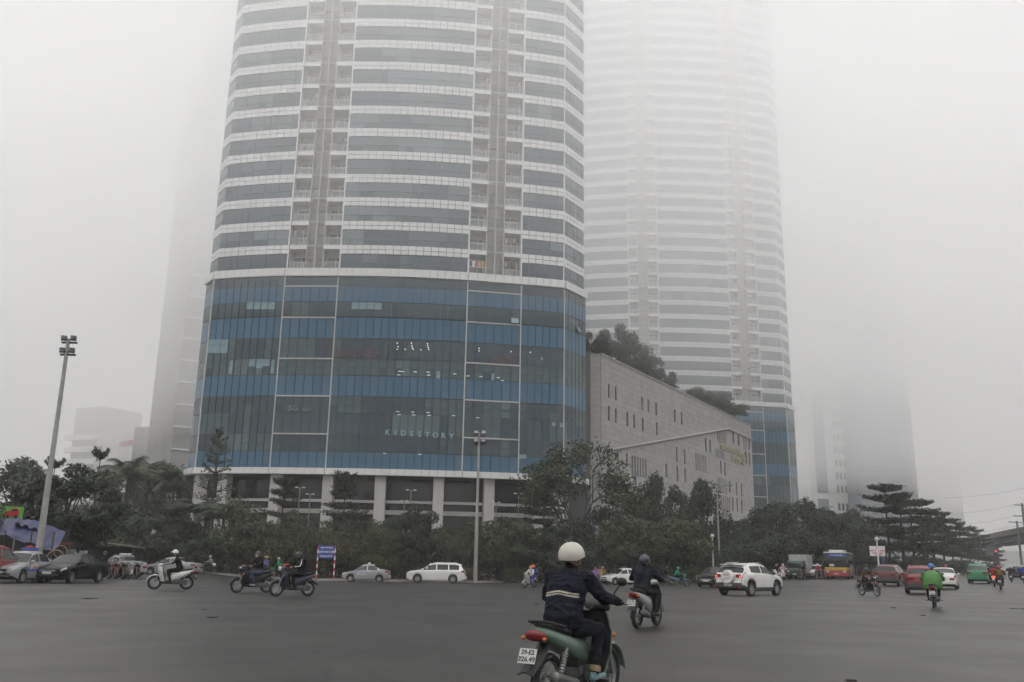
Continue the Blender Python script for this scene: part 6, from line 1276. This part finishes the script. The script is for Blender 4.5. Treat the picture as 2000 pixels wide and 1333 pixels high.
def stripes(e, pose_arm, m, r=.012):
    for s_ in (1, -1): q = MB(); q.tube([Vector((x, s_ * y, z)) for x, y, z in pose_arm], r, 6); q.build('sleeve_stripe', m, e, 60)
ARM = [(-.20, .225, 1.345), (-.165, .272, 1.27), (-.115, .325, 1.18), (-.065, .365, 1.10), (.0, .378, 1.085), (.09, .380, 1.075), (.16, .373, 1.068)]
def raincoat(e, m, dx=0., bulk=1., arms=True, seed=1, low=.55):
    """loose cape over rider, open round the neck"""
    rr = random.Random(seed); q = MB(); fold = [rr.uniform(0, 6) for _ in range(6)]
    def f(u, v):
        a = 2 * math.pi * u; zt = lerp(1.37, low, v); prof = np.interp(v, [0, .10, .22, .5, .8, 1], [.085, .22, .285, .33, .33, .30]) * bulk; dep = np.interp(v, [0, .10, .22, .5, .8, 1], [.08, .15, .20, .26, .28, .25]) * bulk; w_ = 1 + .05 * math.sin(5 * a + fold[0] + 3 * v) * v + .035 * math.sin(11 * a + fold[1] - 5 * v) * v + .012 * math.sin(6 * v + a * 3)
        return (-.20 + dx + dep * math.cos(a) * w_ + .10 * v * max(0, math.cos(a)), prof * math.sin(a) * w_, zt + .02 * math.sin(3 * a + fold[2]) * v)
    q.plate(f, 48, 26, .008)
    if arms:
        for s_ in (1, -1): q.tube([(-.2 + dx, s_ * .20, 1.29), (-.07 + dx, s_ * .34, 1.09), (.10, s_ * .36, 1.06), (.22, s_ * .345, 1.06)], [.10 * bulk, .105 * bulk, .09, .065], 14)
    return q.build('raincoat', m, e, 70)
RAING = mat('raincoat_green', (.085, .25, .055), .35, col2=(.05, .16, .04), scale=6, bump=.6, bscale=9); RAINP = mat('raincoat_purple', (.17, .085, .30), .4, col2=(.10, .05, .20), scale=6, bump=.6, bscale=9)
C_BLK = cloth('black', (.014, .014, .015)); C_NAVY = cloth('navy', (.012, .015, .024)); C_DK = cloth('charcoal', (.022, .022, .024)); C_JEAN = cloth('jeans', (.055, .075, .115), .3); C_WHT = cloth('white', (.58, .58, .58)); C_BLUE = cloth('blue', (.03, .05, .25)); C_GRN = cloth('green', (.03, .26, .12)); C_BRN = cloth('brown', (.075, .036, .020)); C_OLV = cloth('ochre', (.13, .075, .025)); C_PNK = cloth('pink', (.52, .34, .31)); C_RED = cloth('red', (.32, .03, .04)); C_BEI = cloth('beige', (.26, .24, .20)); C_YEL = cloth('yellow', (.42, .26, .04)); C_LIL = cloth('lilac', (.14, .14, .34)); C_PUR = cloth('plum', (.05, .03, .09))
H_WHT = helm('white', (.62, .60, .55)); H_CRM = helm('cream', (.50, .48, .42)); H_BLK = helm('black', (.018, .018, .02)); H_ORG = helm('orange', (.62, .13, .03)); H_RED = helm('red', (.38, .03, .05)); H_BLU = helm('blue', (.04, .16, .46)); H_GRN = helm('green', (.05, .30, .14)); H_DBL = helm('slate', (.03, .035, .045))
MK_W = cloth('mask_white', (.60, .60, .60)); MK_B = cloth('mask_blue', (.14, .40, .68)); MK_K = cloth('mask_dark', (.03, .03, .03)); MK_G = cloth('mask_grey', (.16, .17, .17))
STRP = mat('reflective_stripe', (.66, .65, .62), .5)
MOTO_W = paint('moto_white', (.60, .60, .58)); MOTO_S = paint('moto_silver', (.30, .30, .30)); MOTO_K = mat('moto_black', (.016, .016, .017), .38, spec=.35); MOTO_N = paint('moto_navy', (.02, .024, .05)); MOTO_B = paint('moto_blue', (.10, .24, .36)); MOTO_R = paint('moto_red', (.09, .015, .018)); MINT = mat('moto_mint', (.135, .20, .155), .35, var=.08, scale=4, coat=.4)
def rider(bl, pl, px, py, heading, kind, body, pose, top, trou, **kw):
    """a bike and the person on it, standing at the same ground point"""
    p = ong(px, py); bk = {k: kw.pop(k) for k in ('plate', 'lit', 'head', 'detail', 'bname') if k in kw}; nm = bk.pop('bname', 'motorbike'); lean = kw.pop('lean', 0.); g = kw.pop('bgroup', None)
    b = make_bike(nm, bl, p, heading, kind, body, g, lean=lean, **bk); e = person(pl, p, heading, pose, top, trou, lean=lean, **kw) if pl else None
    return b, e
D = math.radians
# nearest rider, in fine detail -----------------------------------------------------------------
p = gat(1128, 9.75); hd_ = D(57)
nb = make_bike('motorbike', 'mint green underbone motorbike of the nearest rider', p, hd_, 'underbone', MINT, plate=('29-E2', '326.49'))
for c in nb.children:
    if c.name.startswith(('handlebar_cowl',)): c.material_slots[0].material = BLK
JF = ride_pose(lean=.035, wide=.02, glove=True, bare=True, turn=-.55); POSE['near'] = body_mesh(JF, .0085, 1.22, 3); PH['near'] = (JF['head'][0], JF['head'][2])
def stripe_cloth():
    m = cloth('navy_striped', (.012, .014, .022)).copy(); m.name = 'navy_jacket'; n = m.node_tree.nodes; l = m.node_tree.links.new; b = n['Principled BSDF']; old = b.inputs['Base Color'].links[0].from_socket
    tc = n.new('ShaderNodeTexCoord'); sp = n.new('ShaderNodeSeparateXYZ'); l(tc.outputs['Object'], sp.inputs[0])
    for x in n:
        if x.type == 'BUMP': x.inputs['Distance'].default_value = .06; x.inputs['Strength'].default_value = .9; x.inputs['Height'].links[0].from_node.inputs['Scale'].default_value = 8.5
    def mth(op, a, b_=None):
        x = n.new('ShaderNodeMath'); x.operation = op
        for i, v in enumerate((a, b_)):
            if v is None: continue
            if isinstance(v, (int, float)): x.inputs[i].default_value = v
            else: l(v, x.inputs[i])
        return x.outputs[0]
    zz = mth('ADD', sp.outputs['Z'], mth('MULTIPLY', mth('ABSOLUTE', sp.outputs['Y']), .16))   # printed band drops towards the arms
    s1 = mth('LESS_THAN', mth('ABSOLUTE', mth('SUBTRACT', zz, 1.158)), .0075); s2 = mth('LESS_THAN', mth('ABSOLUTE', mth('SUBTRACT', zz, 1.133)), .0075); inb = mth('MULTIPLY', mth('MAXIMUM', s1, s2), mth('LESS_THAN', mth('ABSOLUTE', sp.outputs['Y']), .19)); inb = mth('MULTIPLY', inb, mth('LESS_THAN', sp.outputs['X'], -.2))
    mx = n.new('ShaderNodeMixRGB'); l(inb, mx.inputs[0]); l(old, mx.inputs[1]); mx.inputs[2].default_value = (.46, .42, .35, 1); l(mx.outputs[0], b.inputs['Base Color']); return m
TEAL = mat('teal_shoe', (.05, .20, .25), .7, col2=(.30, .30, .28), scale=14)
en = person('person in navy jacket and cream helmet on the nearest motorbike', p, hd_, 'near', stripe_cloth(), cloth('near_trousers', (.014, .016, .022)), H_CRM, 'dome', None, TEAL, GLV); [c for c in en.children if c.name.startswith('helmet')][0].rotation_euler = (0, 0, -.55)
for s_ in (-1,):
    a = Vector(JF['legR'][1]).lerp(Vector(JF['legR'][2]), .84); b_ = Vector(JF['legR'][1]).lerp(Vector(JF['legR'][2]), .98); q = MB(); q.tube([a, a.lerp(b_, .5), b_], [.060, .064, .060], 14); q.build('trouser_cuff', cloth('tan_cuff', (.24, .19, .12)), en, 60)
lettering('8', .045, .002, mat('mark_red', (.20, .05, .04), .5), [c for c in en.children if c.name.startswith('helmet')][0], (-.150, .03, -.035), (math.pi / 2, 0, -math.pi / 2 + .25), .002, 1., 'helmet_mark')
q = MB(); q.tube([Vector((.147 * math.sin(2.0 - .42 * max(0, math.cos(a))) * math.cos(a) - .012, .132 * math.sin(2.0 - .42 * max(0, math.cos(a))) * math.sin(a), .142 * math.cos(2.0 - .42 * max(0, math.cos(a))) + .012)) for a in np.linspace(0, 6.283, 29)], .006, 6); q.build('helmet_trim', TRIMB, [c for c in en.children if c.name.startswith('helmet')][0], 60)
q = MB(); hx, hz = PH['near']; q.tube([Vector((hx - .03, .09, hz - .03)), Vector((hx + .01, .075, hz - .09)), Vector((hx + .05, .0, hz - .135)), Vector((hx + .01, -.075, hz - .09)), Vector((hx - .03, -.09, hz - .03))], .006, 5); q.build('chin_strap', TRIMB, en); q = MB(); q.tube([Vector((JF['spine'][-1][0])) + Vector((.075 * math.cos(t), .085 * math.sin(t), -.02 - .02 * math.cos(t))) for t in np.linspace(0, 6.283, 15)], .028, 8); q.build('collar', C_BLK, en, 60)
# second rider ahead, silver scooter
b, e = rider('silver scooter ahead of the nearest motorbike', 'person in dark jacket and slate helmet on the silver scooter', 1264, 1226, D(61), 'scooter', MOTO_S, 'bulky', C_NAVY, C_DK, helmet=H_DBL, hk='jet', plate=('29-X6', '5717'))
# left group
b, e = rider('white scooter heading left past the parked cars', 'person in black tracksuit and white helmet on the white scooter', 332, 1152, D(197), 'scooter', MOTO_W, 'ride_lean', C_BLK, C_BLK, helmet=H_WHT, mask=MK_K); stripes(e, [(x + .09, y + .02, z) for x, y, z in ARM], STRP)
b, e = rider('black scooter heading left, the front one of two', 'person in black jacket, jeans and white mask on the black scooter', 491, 1158.5, D(222), 'scooter', MOTO_K, 'ride', C_BLK, C_JEAN, helmet=H_BLK, mask=MK_W, shoes=SHOEW)
b, e = rider('navy blue scooter with round headlamp, the rear one of two', 'person in black tracksuit with white sleeve stripes and grey mask', 570, 1165.5, D(219), 'scooter', MOTO_N, 'ride', C_BLK, C_BLK, helmet=H_BLK, mask=MK_G); stripes(e, ARM, STRP, .016)
q = MB(); q.bbox((-.47, 0, 1.12), (.20, .30, .42), .08); q.build('backpack', cloth('backpack', (.03, .02, .022)), None, 50, 'dark backpack on the rider of the navy scooter', 'backpack'); bpk = bpy.data.objects['backpack']; bpk.location = e.location; bpk.rotation_euler = e.rotation_euler
q = MB(); q.lathe([(0, .05), (.06, .04), (.085, .015), (.09, -.02), (.07, -.05)], 'x', (.565, 0, 1.0), 18); q.build('round_headlamp', HEADL, b, 50)
rider('dark motorbike riding past the silver car at left', 'person with white helmet on the dark motorbike by the silver car', 374, 1117, D(238), 'underbone', MOTO_K, 'ride', C_DK, C_BLK, helmet=H_WHT, detail=False)
# parked motorbikes by the black sedan
for i, (px, py, hd2, m, lab) in enumerate(((205, 1131, 250, MOTO_K, 'parked black motorbike nearest the black sedan'), (219, 1130.5, 246, MOTO_R, 'parked dark red motorbike second in the row at left'), (233, 1131, 252, MOTO_K, 'parked black motorbike third in the row at left'), (247, 1131, 247, MOTO_S, 'parked grey motorbike fourth in the row at left'), (259, 1130, 255, MOTO_K, 'last parked motorbike at the right end of the row at left'))):
    make_bike('motorbike', lab, ong(px, py), D(hd2 + 60), 'underbone', m, 'parked motorbikes at left', lean=-.12, stand=True)
person('person in black standing behind the parked motorbikes', gat(206, 55), D(240), 'stand', C_BLK, C_BLK, H_BLK, 'half')
# centre, along the far kerb
b, e = rider('silver scooter carrying the couple in orange helmets', 'driver in white top and orange helmet on the couple scooter', 1034, 1149, D(236), 'scooter', MOTO_S, 'ride', C_WHT, C_BLUE, helmet=H_ORG, hk='jet', mask=MK_W, detail=False)
person('passenger in blue and orange helmet behind the white-topped driver', e.location, D(236), 'pillion', C_BLUE, C_BLUE, H_ORG, 'jet')
b, e = rider('dark motorbike of the purple raincoat rider', 'person in purple raincoat and red helmet right of the nearest rider', 1161, 1146, D(238), 'underbone', MOTO_K, 'ride', C_PUR, C_PUR, helmet=H_RED, detail=False); raincoat(e, RAINP, low=.42, seed=4)
q = MB(); q.bbox((0, 0, .30), (.50, .55, .60), .02); bx = q.build('cargo_box', mat('cardboard', (.34, .22, .13), .85, var=.15, scale=4), None, None, 'cardboard box strapped behind the purple raincoat rider', 'box'); bx.location = e.location + Vector((.38, .35, .86)); bx.rotation_euler = (0, 0, D(238))
rider('motorbike behind the cardboard box', 'person in yellow jacket behind the cardboard box', 1176, 1141, D(240), 'underbone', MOTO_K, 'ride', C_YEL, C_JEAN, helmet=H_WHT, detail=False)
rider('dark motorbike beyond the second scooter rider', 'person in black with blue mask beyond the second scooter rider', 1287, 1138, D(236), 'scooter', MOTO_K, 'ride', C_BLK, C_BLK, helmet=H_BLK, mask=MK_B, detail=False)
rider('pale blue motorbike heading right', 'person in green jacket and green helmet on the pale blue motorbike', 1327, 1146, D(-6), 'underbone', MOTO_B, 'ride_lean', C_GRN, C_BLK, helmet=H_GRN, detail=False)
# oncoming by the truck and the bus
rider('white scooter coming closer beside the white off-roader', 'person in dark jacket and orange helmet on an oncoming white scooter', 1517, 1134, SD + 3.05, 'scooter', MOTO_W, 'ride', C_BLK, C_BLK, helmet=H_ORG, hk='jet', detail=False)
rider('white scooter coming closer, right of the other white one', 'person in pale coat and white helmet on an oncoming white scooter', 1530, 1133, SD + 3.2, 'scooter', MOTO_W, 'bulky', C_PNK, C_BLK, helmet=H_WHT, hk='jet', mask=MK_W, detail=False)
rider('black motorbike coming closer in front of the truck', 'person in black on the motorbike in front of the truck', 1568, 1133, SD + 3.1, 'underbone', MOTO_K, 'ride', C_BLK, C_BLK, helmet=H_BLK, detail=False)
rider('dark motorbike in front of the bus, left one', 'person in reddish coat and white helmet in front of the bus', 1598, 1132.5, SD + 3.1, 'underbone', MOTO_K, 'ride', C_RED, C_BLK, helmet=H_WHT, detail=False)
rider('dark motorbike in front of the bus, right one', 'person in black beside the reddish coat in front of the bus', 1606, 1132, SD + 3.15, 'scooter', MOTO_K, 'ride', C_BLK, C_BLK, helmet=H_BLK, detail=False)
# right side
rider('dark motorbike coming closer left of the dark red car', 'person in brown jacket and sky blue mask on a dark motorbike', 1698, 1164.5, D(-74), 'underbone', MOTO_K, 'ride', C_BRN, C_BLK, helmet=H_BLK, mask=MK_B)
b, e = rider('black motorbike of the green poncho rider', 'person in bright green poncho and blue helmet riding away', 1826, 1188, D(63), 'underbone', MOTO_K, 'bulky', C_DK, C_DK, helmet=H_BLU, plate=('29-P1', '0520')); raincoat(e, RAING, .0, 1.0, low=.70, seed=8)
rider('dark scooter of the pink coated rider', 'person in pink coat and red helmet riding away', 1851, 1143, D(60), 'scooter', MOTO_K, 'bulky', C_PNK, C_BLK, helmet=H_RED, plate=('29-H4', '1172'), detail=False)
b, e = rider('black motorbike laden with a box behind the green taxi', 'person in black on the laden motorbike behind the green taxi', 1930, 1140.5, D(60), 'underbone', MOTO_K, 'ride', C_BLK, C_BLK, helmet=H_BLK, detail=False)
q = MB(); q.bbox((0, 0, .14), (.45, .50, .28), .02); bx = q.build('cargo_box', mat('cardboard_red', (.42, .26, .22), .85, var=.2, scale=5), None, None, 'printed box on the laden motorbike behind the green taxi', 'box'); bx.location = e.location + Vector((-.32, -.55, .90)); bx.rotation_euler = (0, 0, D(60))
rider('motorbike with glowing red tail lamp among the right riders', 'person in red jacket on the motorbike with glowing tail lamp', 1943, 1146, D(60), 'scooter', MOTO_K, 'ride', C_RED, C_BLK, helmet=H_BLK, lit=True, detail=False)
rider('black motorbike of the ochre jacketed rider at right', 'person in ochre jacket and red helmet riding away at right', 1955, 1152, D(60), 'underbone', MOTO_K, 'bulky', C_OLV, C_BLK, helmet=H_RED, plate=('29-D7', '8844'), detail=False)
rider('dark scooter beyond the ochre jacketed rider', 'person in dark jacket and white helmet beyond the ochre jacketed rider', 1976, 1138, D(60), 'scooter', MOTO_K, 'bulky', C_BLK, C_BLK, helmet=H_WHT, detail=False)
rider('motorbike at the right picture edge', 'person in blue at the right picture edge riding away', 1999, 1140, D(61), 'underbone', MOTO_K, 'ride', C_BLUE, C_BLK, helmet=H_WHT, detail=False)
rider('distant motorbike passing the bus tail', 'distant person in lilac passing the bus tail', 1676, 1125, SD + 3.1, 'underbone', MOTO_K, 'ride', C_LIL, C_BLK, helmet=H_WHT, detail=False)
# cyclist and pedestrians at the corner
p = ong(404, 1124); cyc = empty('bicycle', p, D(190), 'old bicycle with basket ridden along the left kerb', 'bicycle'); r = .33
q0 = MB(); q0.lathe([(r + .018 * math.cos(t), .018 * math.sin(t)) for t in np.linspace(0, 6.283, 8)[:-1]], 'y', n=26, closed=True); wm = q0.mesh('wheel', TYRE, 60); q0 = MB(); [q0.tube([(0, 0, 0), (r * math.cos(a), 0, r * math.sin(a))], .004, 4) for a in np.linspace(0, 6.283, 17)[:-1]]; q0.ell((0, 0, 0), (.03, .05, .03), 8, 6); sm = q0.mesh('spokes', SPOKE)
for x in (.52, -.52): o = obj('wheel', wm, cyc, (x, 0, r)); obj('spokes', sm, o)
q = MB(); [q.tube(pp, .016, 6) for pp in ([(.36, 0, .86), (-.02, 0, .30), (-.20, 0, .80)], [(-.52, 0, r), (-.02, 0, .30)], [(-.52, 0, r), (-.17, 0, .72)], [(.36, 0, .86), (.40, 0, .70), (.52, 0, r)], [(.37, 0, .72), (-.17, 0, .70)])]; q.build('frame', DARKM, cyc); q = MB(); q.tube([(.20, .26, .98), (.34, .2, 1.0), (.36, 0, .98), (.34, -.2, 1.0), (.20, -.26, .98)], .013, 6); q.build('handlebar', STEEL, cyc); q = MB(); q.ell((-.24, 0, .86), (.13, .09, .04), 10, 6); q.build('saddle', BLK, cyc, 60); q = MB(); q.box((.52, 0, .80), (.26, .32, .24), top=1.15); q.build('basket', STEEL, cyc); q = MB(); q.bbox((-.5, 0, .74), (.36, .16, .03), .01); q.build('carrier', DARKM, cyc)
person('cyclist in beige shirt and pale cap by the left hedge', p + Vector((0, 0, .06)), D(190), 'ride', C_BEI, C_DK, helm('tan', (.36, .32, .24)), 'cap')
q = MB(); q.ell((0, 0, 0), (.16, .2, .15), 10, 8); bg = q.build('plastic_bag', C_WHT, None, 60, 'white plastic bag on the bicycle carrier', 'bag'); bg.location = p + Vector((.5, .1, .90))
p1 = gat(521, 84, .13); e1 = person('person in lilac blouse and conical hat at the kerb', p1, D(250), 'stand', C_LIL, C_BLK); q = MB(); q.lathe([(.24, 0), (.235, .012), (.12, .10), (0, .18)], 'z', (.02, 0, 1.64), 20); q.build('conical_hat', mat('straw', (.50, .38, .20), .8, var=.1, scale=9), e1, 40)
person('person in green top and pale cap reaching out at the kerb', gat(545, 84, .13), D(-10), 'reach', C_GRN, C_DK, H_WHT, 'cap'); q = MB(); q.bbox((0, 0, .2), (.34, .5, .4), .03); o = q.build('red_bucket', STICKR, None, None, 'small red container beside the person in green', 'container'); o.location = gat(561, 84, .9); q = MB(); q.bbox((0, 0, .45), (.5, .9, .1), .02); [q.cyl((x, y, 0), (x, y, .42), .03, n=6) for x in (-.2, .2) for y in (-.4, .4)]; q.bbox((.0, 0, .66), (.3, .4, .4), .03); o = q.build('vendor_cart', mat('cart_green', (.03, .10, .06), .7), None, None, 'small dark green vendor cart behind the black scooter', 'cart'); o.location = gat(534, 82.5, .13)
# ------------------------------------------------------------------ the air: one even haze, and the low cloud the towers vanish into
def vol_box(name, x0, x1, y0, y1, z0, z1, dens, col, label, aniso=.2):
    m = bpy.data.materials.new(name); m.use_nodes = True; n = m.node_tree.nodes; n.clear(); o = n.new('ShaderNodeOutputMaterial'); v = n.new('ShaderNodeVolumePrincipled')
    v.inputs['Density'].default_value = dens; v.inputs['Color'].default_value = (*col, 1); v.inputs['Anisotropy'].default_value = aniso
    m.node_tree.links.new(v.outputs[0], o.inputs['Volume'])
    b = MB(); b.box(((x0 + x1) / 2, (y0 + y1) / 2, (z0 + z1) / 2), (x1 - x0, y1 - y0, z1 - z0)); return b.build(name, m, None, None, label, name.replace('_', ' '), None, 'stuff')
vol_box('haze', -1600, 1600, -1500, 1600, -2.7, CLOUD_Z - .002, HAZE_D, (.97, .97, .97), 'pale grey haze filling the whole street')
vol_box('thin_mist', -1600, 1600, -1500, 1600, CLOUD_Z, CLOUD_Z2 - .002, MIST_D, (.98, .98, .98), 'thin mist layer above the podium roofs')
vol_box('low_cloud', -1600, 1600, -1500, 1600, CLOUD_Z2, 175, CLOUD_D, (.985, .985, .985), 'low white cloud the towers disappear into')
